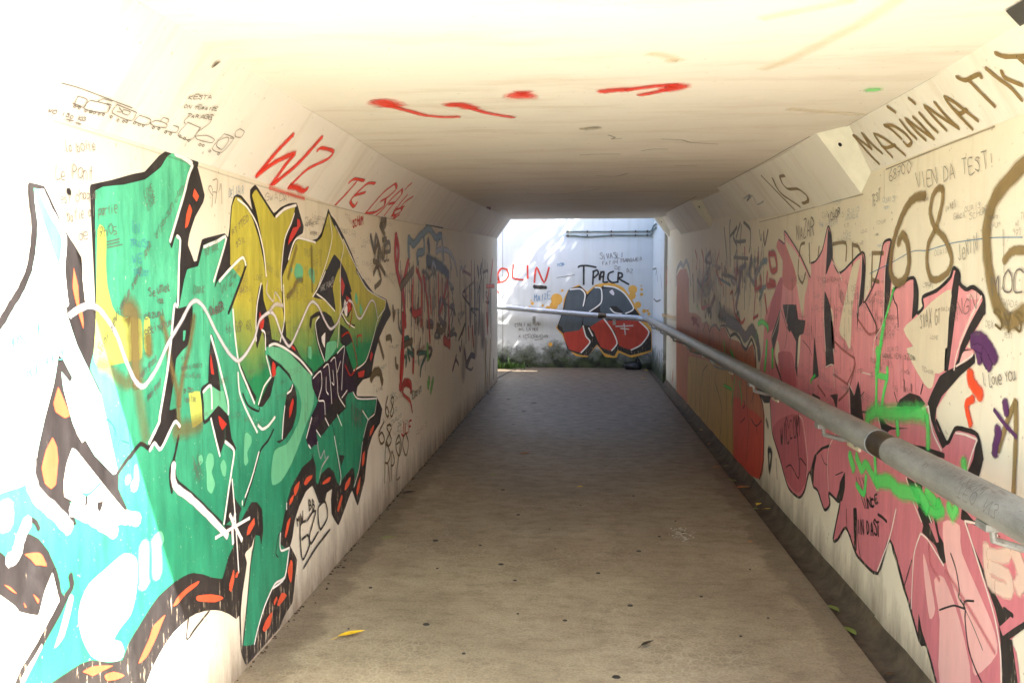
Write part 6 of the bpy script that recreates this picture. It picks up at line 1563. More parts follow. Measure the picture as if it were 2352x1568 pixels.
~|t|0.003,SCHUM|6|3849,1372 4002,1359 3850,1393
~|t|0.003,LIKE|6|4021,1506 4159,1498 4022,1527
~|t|0.003,971|6|3024,1207 3101,1213 3025,1228
~|t|0.003,MOC|6|3369,993 3472,995 3370,1011
~|t|0.003,LOVE|6|3619,1564 3767,1554 3621,1584
~|t|0.003,WZ|6|4035,1664 4097,1660 4036,1686
~|t|0.003,971|6|4923,1133 5031,1138 4924,1158
~|t|0.003,68200|6|4070,1640 4250,1650 4071,1664
~|t|0.003,KS|6|4236,1243 4315,1249 4237,1266
~|t|0.003,MSB|6|4060,874 4224,879 4062,904
~|t|0.003,LOVE|6|3397,1618 3492,1612 3398,1637
~|t|0.003,RPZ|6|3271,1031 3323,1027 3272,1045
~|t|0.003,KS|6|3167,1548 3200,1545 3168,1563
~|t|0.003,LOVE|6|4707,1384 4935,1392 4708,1415
~|t|0.003,SIS|6|3771,1518 3883,1521 3772,1541
~|t|0.003,WZ|6|3180,1625 3212,1625 3181,1637
~|t|0.003,SIS|6|2962,1493 3006,1488 2963,1503
~|t|0.003,WZ|6|2958,1336 3008,1341 2959,1357
~|t|0.003,OUAIS|6|4444,1005 4612,997 4445,1021
~|t|0.003,KS|6|4017,1244 4098,1240 4019,1273
~|t|0.003,TEXAS|6|3764,1166 3983,1162 3765,1195
~|t|0.003,LOVE|6|3146,1069 3244,1061 3147,1089
~|t|0.003,TEXAS|6|4035,883 4181,884 4036,904
~|t|0.003,68200|6|3256,1562 3364,1569 3257,1580
~|t|0.003,WZ|6|3192,1126 3224,1124 3193,1137
~|t|0.003,DEX|6|4026,1366 4122,1363 4027,1386
~|t|0.003,1CHOR|6|4892,761 5147,745 4893,787
~|t|0.003,SCHUM|6|3316,1225 3387,1226 3317,1237
LW|marker_writing||bottle|t|0.006,LIKE|6|5460,871 5645,866 5461,894
~|t|0.006,TRUST|6|5851,1128 6190,1122 5852,1148
LW|marker_writing||ink|t|0.006,DEX|6|6145,796 6446,806 6147,835
~|t|0.006,NAZAR|6|5945,477 6469,461 5947,524
LW|marker_writing||bottle|t|0.006,SCHUM|6|6741,939 7091,929 6741,956
LW|marker_writing||ink|t|0.006,OUAIS|6|6794,325 7275,326 6796,367
~|t|0.006,68200|6|5880,1387 6240,1373 5881,1415
LW|marker_writing||bottle|t|0.006,MOC|6|5866,773 6057,766 5867,797
~|t|0.006,DEX|6|6110,517 6298,525 6111,547
~|t|0.006,NAZAR|6|5640,617 6104,639 5642,660
LW|marker_writing||ink|t|0.006,SIS|6|6591,995 6902,1007 6592,1022
~|t|0.006,LIKE|6|6594,1062 7015,1043 6596,1102
LW|marker_writing||bottle|t|0.006,CARLOS|6|5882,566 6237,582 5883,599
LW|marker_writing||ink|t|0.006,GWADA|6|6011,730 6348,728 6012,758
~|t|0.006,GWADA|6|6229,1115 6721,1124 6230,1153
LW|marker_writing||bottle|t|0.006,971|6|5587,996 5780,1000 5588,1025
LW|marker_writing||ink|t|0.003,WZ|6|4373,1937 4431,1934 4374,1955
~|t|0.003,MSB|6|4058,1889 4115,1886 4059,1898
~|t|0.003,Love|6|4175,1941 4286,1933 4176,1964
~|t|0.003,68700|6|4345,1906 4450,1907 4346,1921
~|t|0.003,LIKE|6|4145,1904 4293,1913 4146,1926
~|t|0.003,LIKE|6|4188,1848 4286,1852 4189,1864
~|t|0.003,68200|6|4137,1848 4249,1855 4138,1863
~|t|0.003,SCHUM|6|4272,1934 4424,1939 4273,1954
~|t|0.003,68700|6|4061,1887 4201,1891 4062,1902
~|t|0.003,1CHOR|6|4144,1853 4247,1856 4145,1866
~|t|0.003,1CHOR|6|4075,1897 4261,1899 4076,1913
~|t|0.003,RPZ|6|4065,1922 4115,1922 4065,1934
~|t|0.003,CARLOS|6|4087,1908 4265,1922 4088,1925
~|t|0.003,TEST|6|4102,1896 4192,1895 4103,1911
RW|brown_lines||brownline|s|0.006,0.5,0.365657|4|4004,1475 3990,1356
~|s|0.008,0.5,0.400636|4|4007,1460 3996,1357
~|s|0.004,0.5,0.356971|4|3954,1583 3940,1486
~|s|0.006,0.5,0.341315|4|3927,1436 3921,1305
~|s|0.004,0.5,0.279776|4|3878,1421 3865,1253
~|s|0.008,0.5,0.265631|4|5562,1647 5555,1479
~|s|0.004,0.5,0.444969|4|4303,1542 4293,1394
~|s|0.004,0.5,0.385941|4|4466,1371 4451,1145
~|s|0.004,0.5,0.331926|4|5180,1624 5166,1531
~|s|0.004,0.5,0.264459|4|4167,1600 4149,1466
~|s|0.008,0.5,0.265632|4|5481,1570 5459,1422
~|s|0.006,0.5,0.414622|4|3936,1390 3924,1204
~|s|0.006,0.5,0.368521|4|4274,1562 4267,1457
~|s|0.008,0.5,0.210542|4|4669,1521 4668,1441
~|s|0.006,0.5,0.256144|4|3904,1500 3900,1454
~|s|0.008,0.5,0.348655|4|4396,1424 4386,1351
~|s|0.008,0.5,0.231507|4|4157,1467 4145,1351
~|s|0.008,0.5,0.200106|4|4121,1453 4112,1347
~|s|0.004,0.5,0.302795|4|4065,1570 4055,1473
~|s|0.008,0.5,0.327149|4|4037,1433 4029,1303
~|s|0.008,0.5,0.225456|4|5238,1464 5233,1305
~|s|0.004,0.5,0.397648|4|4461,1422 4451,1265
~|s|0.004,0.5,0.31615|4|4429,1364 4426,1248
~|s|0.006,0.5,0.341099|4|5178,1366 5161,1098
~|s|0.006,0.5,0.215604|4|4037,1548 4028,1454
~|s|0.008,0.5,0.300314|4|4708,1456 4704,1361
~|s|0.004,0.5,0.281736|4|3932,1571 3913,1401
~|s|0.004,0.5,0.25417|4|4924,1376 4922,1305
~|s|0.008,0.5,0.301065|4|5092,1486 5082,1306
~|s|0.004,0.5,0.32612|4|5012,1419 4993,1308
~|s|0.006,0.5,0.216259|4|5153,1364 5124,1096
~|s|0.008,0.5,0.34382|4|4432,1601 4420,1507
~|s|0.004,0.5,0.211238|4|4804,1506 4789,1332
~|s|0.006,0.5,0.410006|4|5438,1491 5436,1380
~|s|0.006,0.5,0.226816|4|4723,1574 4697,1382
~|s|0.006,0.5,0.367347|4|5000,1390 4977,1138
~|s|0.006,0.5,0.260228|4|4648,1478 4639,1382
~|s|0.004,0.5,0.389851|4|4191,1461 4190,1391
~|s|0.004,0.5,0.351637|4|3991,1512 3977,1376
~|s|0.008,0.5,0.304449|4|5571,1626 5561,1456
~|s|0.006,0.5,0.264115|4|4853,1376 4831,1209
~|s|0.004,0.5,0.340603|4|5416,1453 5397,1226
~|s|0.008,0.5,0.231413|4|4654,1377 4631,1135
~|s|0.006,0.5,0.342289|4|4782,1474 4776,1423
~|s|0.008,0.5,0.326148|4|3859,1543 3852,1450
~|s|0.004,0.5,0.345702|4|4855,1611 4846,1444
~|s|0.006,0.5,0.391032|4|4360,1515 4338,1327
~|s|0.004,0.5,0.299172|4|4321,1479 4309,1305
~|s|0.006,0.5,0.275848|4|4612,1581 4600,1367
~|s|0.008,0.5,0.24523|4|4646,1484 4625,1253
~|s|0.004,0.5,0.448805|4|4106,1615 4101,1523
~|s|0.004,0.5,0.414616|4|3854,1460 3844,1377
~|s|0.008,0.5,0.411261|4|5123,1329 5099,1063
~|s|0.006,0.5,0.375995|4|3884,1568 3872,1416
~|s|0.006,0.5,0.311282|4|4057,1538 4049,1447
~|s|0.008,0.5,0.442916|4|5450,1467 5430,1373
~|s|0.008,0.5,0.32715|4|3991,1385 3986,1310
~|s|0.004,0.5,0.290851|4|4221,1573 4211,1496
~|s|0.008,0.5,0.249521|4|5084,1347 5073,1261
~|s|0.008,0.5,0.403116|4|5297,1435 5293,1304
~|s|0.005,0.5,0.392236|4|4525,1253 4507,1122
~|s|0.003,0.5,0.210742|4|4047,1254 4029,1063
~|s|0.005,0.5,0.2001|4|3717,1174 3708,1085
~|s|0.007,0.5,0.245351|4|3980,1182 3970,1082
~|s|0.005,0.5,0.298292|4|4625,1071 4608,969
~|s|0.003,0.5,0.369615|4|4199,1235 4182,1051
~|s|0.003,0.5,0.238682|4|4361,1020 4363,963
~|s|0.003,0.5,0.350069|4|3606,1281 3600,1236
~|s|0.005,0.5,0.382662|4|3663,1289 3653,1185
~|s|0.003,0.5,0.212888|4|3824,1111 3813,975
~|s|0.007,0.5,0.289507|4|4678,983 4660,802
~|s|0.005,0.5,0.379675|4|3655,1301 3640,1135
~|s|0.005,0.5,0.373802|4|4276,1182 4254,991
~|s|0.005,0.5,0.391766|4|3553,1177 3540,1015
~|s|0.003,0.5,0.267515|4|3717,1146 3710,1107
~|s|0.005,0.5,0.298557|4|3681,1224 3672,1149
~|s|0.007,0.5,0.303524|4|4194,1098 4178,959
~|s|0.005,0.5,0.258716|4|4612,1029 4607,975
~|s|0.005,0.5,0.350004|4|3927,1287 3918,1146
~|s|0.003,0.5,0.284609|4|4078,1035 4067,883
~|s|0.005,0.5,0.320825|4|3995,1117 3989,1016
~|s|0.005,0.5,0.309189|4|3524,1238 3514,1111
~|s|0.005,0.5,0.20197|4|3504,1167 3496,1087
~|s|0.005,0.5,0.200157|4|4474,998 4470,897
~|s|0.005,0.5,0.274342|4|4444,996 4423,798
~|s|0.007,0.5,0.244527|4|4006,1072 3996,939
~|s|0.007,0.5,0.336357|4|3832,1261 3825,1196
~|s|0.007,0.5,0.236958|4|3770,1240 3761,1135
~|s|0.005,0.5,0.339968|4|4596,1079 4578,834
~|s|0.007,0.5,0.252698|4|4306,1252 4295,1127
LW|drip_scribble||green|s|0.003,0.5,0.344522|3|4542,1550 4535,1454
LW|drip_scribble||olive|s|0.005,0.5,0.316986|3|3050,1246 3044,1152
LW|drip_scribble||green|s|0.003,0.5,0.223396|3|4547,1201 4536,1061
LW|drip_scribble||olive|s|0.005,0.5,0.329908|3|4065,1223 4064,1132
~|s|0.005,0.5,0.202516|3|4016,1029 4005,909
LW|drip_scribble||lgreen|s|0.003,0.5,0.289151|3|2917,1187 2913,1145
LW|drip_scribble||olive|s|0.005,0.5,0.213024|3|4413,1179 4407,1076
LW|drip_scribble||green|s|0.003,0.5,0.254963|3|4165,1205 4158,1102
LW|drip_scribble||olive|s|0.003,0.5,0.378555|3|3211,1304 3202,1193
LW|drip_scribble||green|s|0.003,0.5,0.403159|3|4399,1024 4389,946
~|s|0.005,0.5,0.440349|3|3575,1181 3572,1112
LW|drip_scribble||olive|s|0.005,0.5,0.205237|3|3147,1428 3137,1310
LW|drip_scribble||lgreen|s|0.003,0.5,0.358118|3|3835,1442 3832,1336
LW|drip_scribble||olive|s|0.003,0.5,0.294267|3|3845,1032 3840,942
LW|drip_scribble||green|s|0.003,0.5,0.291064|3|3210,1062 3209,1016
~|s|0.005,0.5,0.374733|3|2926,1498 2921,1409
LW|drip_scribble||lgreen|s|0.003,0.5,0.303498|3|4594,1288 4586,1131
~|s|0.003,0.5,0.212938|3|4586,1007 4586,921
LW|drip_scribble||green|s|0.003,0.5,0.274615|3|3970,1366 3968,1272
LW|drip_scribble||lgreen|s|0.003,0.5,0.283435|3|3216,1422 3210,1365
LW|drip_scribble||green|s|0.003,0.5,0.407447|3|2893,1090 2886,976
LW|drip_scribble||olive|s|0.005,0.5,0.36704|3|3830,1549 3828,1461
~|s|0.005,0.5,0.28336|3|3904,915 3902,833
LW|drip_scribble||lgreen|s|0.005,0.5,0.400257|3|3637,1236 3628,1100
LW|drip_scribble||olive|s|0.005,0.5,0.440794|3|3568,1476 3560,1404
LW|drip_scribble||green|s|0.003,0.5,0.2643|3|4461,1262 4456,1165
LW|drip_scribble||olive|s|0.005,0.5,0.445708|3|3010,1545 3008,1514
~|s|0.003,0.5,0.325401|3|4019,958 4011,892
LW|drip_scribble||lgreen|s|0.003,0.5,0.21218|3|3672,1445 3667,1408
LW|drip_scribble||green|s|0.005,0.5,0.229846|3|4492,1466 4489,1378
~|s|0.003,0.5,0.323448|3|3514,1455 3508,1386
LW|drip_scribble||olive|s|0.005,0.5,0.321263|3|4634,1085 4637,1007
LW|drip_scribble||green|s|0.005,0.5,0.305336|3|4500,978 4497,870
~|s|0.005,0.5,0.262625|3|4422,1021 4424,968
LW|drip_scribble||olive|s|0.003,0.5,0.241512|3|3336,1077 3333,1028
LW|drip_scribble||lgreen|s|0.003,0.5,0.418204|3|3085,1059 3076,935
LW|drip_scribble||olive|s|0.003,0.5,0.4218|3|3533,1093 3530,1057
~|s|0.003,0.5,0.34748|3|3378,1107 3375,1064
~|s|0.005,0.5,0.230579|3|3552,1451 3543,1326
~|s|0.005,0.5,0.409744|3|4035,1005 4026,896
LW|drip_scribble||green|s|0.005,0.5,0.273963|3|3478,1283 3477,1246
LW|drip_scribble||lgreen|s|0.005,0.5,0.249259|3|3623,1381 3618,1282
~|s|0.003,0.5,0.301661|3|4095,1437 4090,1284
LW|drip_scribble||olive|s|0.003,0.5,0.412273|3|4062,1094 4054,955
~|s|0.005,0.5,0.315369|3|3549,1005 3548,944'''
LABELS = {}
def build_graffiti(parents, info):
    acc = {}; key = None; cnt = 0
    for line in DATA.split('\n'):
        f = line.split('|')
        if f[0] == '~': f = key+f[1:]
        key = f[:4]; sf, part, sub, mat, kind, par, lvl, pts = f; lvl = int(lvl); cnt += 1
        pts = [tuple(int(c)/1000 for c in p.split(',')) for p in pts.split()]
        off = .0012+lvl*.0007+(cnt % 9)*.00007
        A = acc.setdefault((sf, part, sub), Acc())
        if kind == 'p':
            if int(par): pts = catmull(pts, True, 3)
            else: pts = catmull(pts, True, 3, .12)
            A.poly(sf, pts, off, mat)
        elif kind == 's':
            w_, so, al = map(float, par.split(','))
            A.ribbon(sf, catmull(pts, False, 4), w_ if w_ > .0055 or mat != 'ink' else .0028, so, al, off, mat)
        else:
            w_, txt = par.split(',', 1); w_ = float(w_); w_ *= .5 if w_ < .0075 else .8; (u0, v0), (u1, v1), (u2, v2) = pts
            n = len(txt); hx, hy = (u2-u0)/6, (v2-v0)/6
            if abs(hx)*3 > abs(hy): hx = math.copysign(abs(hy)*.3, hx)
            hy = hy or .01
            for i, ch in enumerate(txt):
                bu, bv = u0+(u1-u0)*i/n, v0+(v1-v0)*i/n; ax, ay = (u1-u0)/n*.72/4, (v1-v0)/n*.72/4
                jx, jy = random.uniform(-.4, .4), random.uniform(-.7, .7); ks = random.uniform(.8, 1.18); sl = random.uniform(-.12, .16)
                for st in letter(ch):
                    q = [(bu+ax*(x*ks+jx+sl*y)+hx*(y*ks+jy)+random.uniform(-.2, .2)*ax, bv+ay*(x*ks+jx)+hy*(y*ks+jy)+random.uniform(-.2, .2)*hy) for x, y in st]
                    A.ribbon(sf, catmull(q, False, 3, .5), w_, .1, 1, off+.00003*i, mat)
    roots = {}
    main = {'green_mural': 'green_fill', 'pink_mural': 'pink_fill', 'rust_mural': 'rust_fill', 'grey_red_piece': 'grey_fill'}
    for (sf, part, sub), A in acc.items():
        if sub == '' or main.get(part) == sub:
            o = A.build(part, parents[sf]); roots[(sf, part)] = o
            if (sf, part) in info: o['label'] = info[(sf, part)]
    for (sf, part, sub), A in acc.items():
        if not (sub == '' or main.get(part) == sub): A.build(sub, roots[(sf, part)])

# ------------------------------------------------------------ ground and floor materials
def floor_mat():
    m = NT('worn_concrete_floor')
    n1 = m.noise(.9, det=6, rough=.65); n2 = m.noise(1, (6.5, 12, 1), det=8, rough=.8); n3 = m.noise(90, det=3)
    col = m.mix(m.ramp(n1, [(.3, 0), (.7, 1)]), srgb((138, 124, 100)), srgb((188, 173, 143)))
    col = m.mix(m.math('MULTIPLY', m.ramp(n2, [(.47, 0), (.66, 1)]), .5), col, srgb((98, 84, 66)))
    col = m.mix(m.math('MULTIPLY', m.ramp(n3, [(.35, 1), (.6, 0)]), .4), col, srgb((92, 80, 62)))
    v = m.n('ShaderNodeTexVoronoi', feature='DISTANCE_TO_EDGE'); v.inputs['Scale'].default_value = 26; m.l(m.pos(), v.inputs[0])
    web = m.ramp(v.outputs['Distance'], [(.0, 1), (.09, 0)]); wz = m.ramp(m.noise(.8, det=3), [(.42, 0), (.6, 1)])
    wf = m.math('MULTIPLY', m.math('MULTIPLY', web, wz), .38)
    col = m.mix(wf, col, srgb((196, 182, 156)))
    sep = m.sep()                                                     # concrete turns darker and smoother deeper in the passage
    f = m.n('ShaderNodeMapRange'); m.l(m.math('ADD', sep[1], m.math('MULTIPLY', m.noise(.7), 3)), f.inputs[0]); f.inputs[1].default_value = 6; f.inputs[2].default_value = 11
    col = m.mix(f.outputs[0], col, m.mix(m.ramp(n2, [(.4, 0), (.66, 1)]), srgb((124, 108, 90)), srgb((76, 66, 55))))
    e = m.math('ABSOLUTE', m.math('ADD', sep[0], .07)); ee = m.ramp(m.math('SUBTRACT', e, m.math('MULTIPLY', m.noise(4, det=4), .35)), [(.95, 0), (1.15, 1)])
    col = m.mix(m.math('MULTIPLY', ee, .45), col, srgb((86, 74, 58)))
    m.l(col, m.b.inputs['Base Color'])
    ro = m.n('ShaderNodeMapRange'); m.l(f.outputs[0], ro.inputs[0]); ro.inputs[3].default_value = .68; ro.inputs[4].default_value = .5
    rr = m.math('ADD', ro.outputs[0], m.math('MULTIPLY', m.math('SUBTRACT', n2, .5), .5)); m.l(rr, m.b.inputs['Roughness'])
    h = m.math('ADD', m.math('MULTIPLY', n3, .35), m.math('ADD', m.math('MULTIPLY', wf, .8), m.math('MULTIPLY', m.noise(14, det=4), .7))); m.bump(h, .2, .006)
    return m.m
def plain(name, rgb, rough=.8, var=.2, scale=8, bump=.3, metal=0.0, sc3=(1, 1, 1), col2=None):
    m = NT(name); n1 = m.noise(scale, sc3, det=5, rough=.65); c = srgb(rgb)
    c2 = srgb(col2) if col2 else tuple(v*(1-2*var) for v in c)
    m.l(m.mix(m.ramp(n1, [(.3, 0), (.7, 1)]), c2, tuple(min(1, v*(1+var*.5)) for v in c)), m.b.inputs['Base Color'])
    m.b.inputs['Roughness'].default_value = rough; m.b.inputs['Metallic'].default_value = metal
    if bump: m.bump(m.noise(scale*5, det=4), bump, .004)
    return m.m
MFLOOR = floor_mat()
MGUT = plain('gutter_concrete', (98, 84, 66), .85, .3, 9, .4, col2=(62, 52, 40))
MCONC = plain('pale_sunlit_concrete', (160, 154, 143), .8, .12, 3)
MGRASS = plain('grass_ground', (88, 100, 46), .9, .3, 4, col2=(60, 60, 34))
MDARK = plain('dark_bitumen_joint', (26, 26, 28), .8, .2, 20)
MSTEEL = None
def steel():
    m = NT('galvanised_pipe')
    n1 = m.noise(14, (1, .35, 1), det=5, rough=.7); n2 = m.noise(160, det=2)
    col = m.mix(m.ramp(n1, [(.3, 0), (.7, 1)]), srgb((132, 132, 128)), srgb((176, 176, 172)))
    col = m.mix(m.math('MULTIPLY', m.ramp(n2, [(.6, 0), (.72, 1)]), .4), col, srgb((96, 82, 62)))
    st = m.noise(1, (22, 5, 22), det=5, rough=.7); col = m.mix(m.math('MULTIPLY', m.ramp(st, [(.6, 0), (.75, 1)]), .55), col, srgb((98, 84, 64)))
    m.l(col, m.b.inputs['Base Color']); m.b.inputs['Metallic'].default_value = .45; m.l(m.ramp(n1, [(.2, .36), (.8, .56)]), m.b.inputs['Roughness'])
    m.bump(n2, .12, .002); return m.m
MSTEEL = steel()
MSLEEVE = plain('bare_dark_steel', (82, 70, 56), .42, .25, 20, .1, .5)
def far_wall_mat():
    m = NT('white_wall_with_moss'); c = srgb((206, 208, 210))
    z = m.sep()[2]; n1 = m.noise(1, (2.2, 2.2, 2.6), det=6, rough=.72); n2 = m.noise(1, (14, 14, .8), det=5)
    col = m.mix(m.math('MULTIPLY', m.ramp(n2, [(.5, 0), (.75, 1)]), .3), c, srgb((170, 172, 158)))
    col = m.mix(m.math('MULTIPLY', m.ramp(m.noise(.8, det=5), [(.4, 0), (.8, 1)]), .3), col, srgb((198, 198, 190)))
    g = m.math('ADD', m.math('MULTIPLY', m.math('SUBTRACT', n1, .45), 1.15), m.math('SUBTRACT', .40, m.math('MULTIPLY', z, .95)))
    mo = m.ramp(g, [(.0, 0), (.16, .75), (.34, 1)]); mc = m.mix(m.ramp(m.noise(9, det=4), [(.35, 0), (.65, 1)]), srgb((30, 33, 24)), srgb((70, 80, 48)))
    col = m.mix(mo, col, mc)
    m.l(col, m.b.inputs['Base Color']); m.b.inputs['Roughness'].default_value = .7
    m.bump(m.noise(40, det=4), .25, .005); return m.m
MFW = far_wall_mat()
def leaf_mat(name, rgb, tr=.25):
    m = NT(name); n1 = m.noise(30, det=3); c = srgb(rgb)
    m.l(m.mix(n1, tuple(v*.6 for v in c), tuple(min(1, v*1.3) for v in c)), m.b.inputs['Base Color']); m.b.inputs['Roughness'].default_value = .5
    return m.m
MLEAF = leaf_mat('tree_leaf', (78, 100, 38)); MBARK = plain('bark', (92, 76, 56), .9, .3, 12)
# ------------------------------------------------------------ ground, path, floor
g_ = obj('ground', mesh('ground', [(-150, -150, -.42), (150, -150, -.42), (150, 150, -.42), (-150, 150, -.42)], [(0, 1, 2, 3)]), MGRASS); tag(g_, kind='structure')
ap = obj('path', box_mesh('path', -7, -14, -.4, 1.6, YC-.01, -.002), MCONC); tag(ap, kind='structure')
ap2 = obj('verge', box_mesh('verge', 1.62, -14, -.4, 12, YC-.01, .03), MCONC); tag(ap2, kind='structure')
def strip_floor():
    xs = [-1.7, -1.385, -1.2, -.9, -.4, .1, .6, 1.0, 1.21, 1.235]; vs_, fs = [], []
    ys = [YC-.01+i*(15.75+.1-YC)/28 for i in range(29)]
    for y in ys:
        for x in xs: vs_.append((x, y, 0 if x < 1.22 else -.004))
        vs_.append((1.235, y, -.06))
    n = len(xs)+1
    for i in range(28):
        for k in range(n-1): fs.append((i*n+k, i*n+k+1, (i+1)*n+k+1, (i+1)*n+k))
    return mesh('floor', vs_, fs)
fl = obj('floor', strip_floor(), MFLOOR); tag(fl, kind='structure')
gv, gf = [], []
prof = [(1.236, -.055), (1.25, -.045), (1.33, -.03), (1.352, -.012), (1.372, .035), (1.385, .06)]
for i in range(60):
    y = YC-.01+i*(15.85-YC)/59
    for x, z in prof: gv.append((x+.002*math.sin(i*1.7+x*50), y, z+.003*math.sin(i*2.9)))
for i in range(59):
    for k in range(len(prof)-1): n = len(prof); gf.append((i*n+k, i*n+k+1, (i+1)*n+k+1, (i+1)*n+k))
gt = obj('gutter', mesh('gutter', gv, gf, True), MGUT); tag(gt, kind='structure')
al_ = obj('alley_floor', box_mesh('alley_floor', -9, YE, -.4, -1.705, 15.9, -.003), plain('alley_paving', (120, 118, 106), .8, .2, 3)); tag(al_, kind='structure')
# slab edge joint beside the exit
jt = obj('slab_joint', mesh('slab_joint', [(-1.44, 13.75, .003), (-1.40, 13.75, .003), (-1.26, 15.1, .003), (-1.29, 15.1, .003)], [(0, 1, 2, 3)]), MDARK, fl)
# ------------------------------------------------------------ tunnel shell
def extrude_profile(name, prof_fn, ys, closed=True, cap=True):
    vs_, fs = [], []; n = len(prof_fn(ys[0]))
    for y in ys: vs_ += [(x, y, z) for x, z in prof_fn(y)]
    for i in range(len(ys)-1):
        for k in range(n if closed else n-1): fs.append((i*n+k, i*n+(k+1) % n, (i+1)*n+(k+1) % n, (i+1)*n+k))
    if cap: fs.append(tuple(range(n-1, -1, -1))); fs.append(tuple((len(ys)-1)*n+k for k in range(n)))
    bm = bmesh.new(); me = mesh(name, vs_, fs); bm.from_mesh(me); bmesh.ops.recalc_face_normals(bm, faces=bm.faces[:]); bm.to_mesh(me); bm.free(); return me
YS = [YC, 3, 5.0, 7, 9, 11, YE]
lw = empty('tunnel_wall', (-1.385, YC, 0)); lw.location = (0, 0, 0)
tag(lw, 'cream underpass wall carrying the large green and yellow mural, opposite the handrail', 'wall')
obj('wall_face', extrude_profile('wall_face', lambda y: [(-1.385, -.3), (-1.385, zc(y)-.306), (-1.385, zc(y)+.3), (-1.8, zc(y)+.3), (-1.8, -.3)], YS), MW, lw)
obj('wing_wall', box_mesh('wing_wall', -1.8, YL, -.3, -1.3851, YC-.022, 2.036), MW, lw)
hl = obj('haunch', extrude_profile('haunch', lambda y: [(-1.384, zc(y)-.305), (-1.165, zc(y)), (-1.165, zc(y)+.08), (-1.384, zc(y)+.08)], YS), MC, lw)
rw = empty('tunnel_wall', (0, 0, 0)); tag(rw, 'cream underpass wall with the pink mural behind the steel handrail', 'wall')
obj('wall_face', extrude_profile('wall_face', lambda y: [(1.38, -.3), (1.38, zc(y)+.3), (1.8, zc(y)+.3), (1.8, -.3)], YS), MW, rw)
def rh(name, y0, y1, wx_, dz, bevel=0.0, mat=MC, ext=.08):
    ys = [y0]+[y for y in YS if y0+.05 < y < y1-.05]+[y1]
    return obj(name, extrude_profile(name, lambda y: [(1.379, zc(y)-dz), (1.38-wx_, zc(y)-.0), (1.38-wx_, zc(y)+ext), (1.379, zc(y)+ext)], ys), mat, rw)
for (y0, y1) in ((YC+.001, 4.268), (7.302, 9.118), (11.752, 13.318)):
    h = rh('haunch', y0, y1, .128, .212)
MCAS = plain('casing_end_paint', (243, 238, 220), .6, .08, 6)
def casing(y0, y1, skew):
    # full haunch box with an angled end face toward the mouth
    ys = [y0]+[y for y in YS if y0+.05 < y < y1-.05]+[y1]
    pf = lambda y: [(1.379, zc(y)-.298), (1.156, zc(y)-.001), (1.156, zc(y)+.08), (1.379, zc(y)+.08)]
    o = obj('haunch_casing', extrude_profile('haunch_casing', pf, ys), MC, rw)
    z = zc(y0); a0 = Vector((1.156, y0, z-.001)); b0 = Vector((1.379, y0, z-.298)); c0 = Vector((1.251, y0-skew, zc(y0-skew)-.001)); d0 = Vector((1.3785, y0-skew*.66, zc(y0-skew*.66)-.213))
    me = mesh('casing_end', [a0, b0, d0, c0, Vector((1.379, y0, z-.0))], [(0, 1, 2, 3)]); e = obj('casing_end', me, MCAS, o)
    n = (b0-a0).cross(c0-a0).normalized()
    if n.y > 0: n = -n
    ctr = a0*.42+b0*.12+c0*.3+d0*.16
    obj('bolt_hole', tube_mesh('bolt_hole', [ctr-n*.01, ctr+n*.0015], .011, 10), MDARK, o)
    return o
casing(4.27, 7.3, .2); casing(9.12, 11.75, .2); casing(13.32, YE-.002, .16)
ce = empty('tunnel_ceiling', (0, 0, 0)); tag(ce, 'cream painted underpass ceiling with red spray squiggles overhead', 'ceiling')
obj('ceiling_slab', extrude_profile('ceiling_slab', lambda y: [(-1.25, zc(y)), (1.35, zc(y)), (1.35, zc(y)+.3), (-1.25, zc(y)+.3)], YS), MC, ce)
bank = obj('embankment', extrude_profile('embankment', lambda y: [(-1.9, -.4), (-1.9, 2.75), (1.9, 2.75), (1.9, -.4), (16, -.4), (16, 3.0), (-16, 3.0), (-16, -.4)], [YC+.05, YE-.03]), MGRASS); tag(bank, kind='structure')
# headwalls either side of both mouths
for y0, y1, x0, x1 in ((YC-.02, YC+.04, -6, -1.39), (YE-.03, YE, -9, -1.39), (YC-.02, YC+.04, 1.81, 6)):
    hw = obj('headwall', box_mesh('headwall', x0, y0, -.3, x1, y1, 3.05), MW)
    tag(hw, {(-6): 'cream concrete headwall left of the near tunnel mouth', (-9): 'cream concrete headwall beside the far tunnel exit', 1.81: 'cream concrete headwall right of the near tunnel mouth'}[x0], 'wall')
bm_ = obj('parapet', box_mesh('parapet', -1.4, YE-.06, zc(YE)+.02, 2.0, YE+.0, 3.2), MW); tag(bm_, 'concrete lintel above the far tunnel exit', 'lintel')
# ------------------------------------------------------------ far wall and side wall beyond the exit
fw = empty('far_wall', (0, 0, 0)); tag(fw, 'white mossy wall facing the tunnel exit with grey and red graffiti', 'wall')
obj('wall_panel', box_mesh('wall_panel', -1.498, 15.75, -.3, 1.6, 16.05, 3.4), MFW, fw)
obj('wall_panel', box_mesh('wall_panel', -5.5, 15.751, -.3, -1.506, 16.05, 3.4), MFW, fw)
obj('wall_panel', box_mesh('wall_panel', -9.5, 15.75, -.3, -5.508, 16.05, 3.4), MFW, fw)
obj('panel_joint', box_mesh('panel_joint', -1.508, 15.76, -.3, -1.496, 16.0, 3.4), MDARK, fw)
r2 = empty('side_wall', (0, 0, 0)); tag(r2, 'white streaked return wall between tunnel exit and far wall, right of the passage', 'wall')
obj('wall_face', box_mesh('wall_face', 1.33, YE+.0, -.3, 1.8, 15.748, 3.2), MFW, r2)
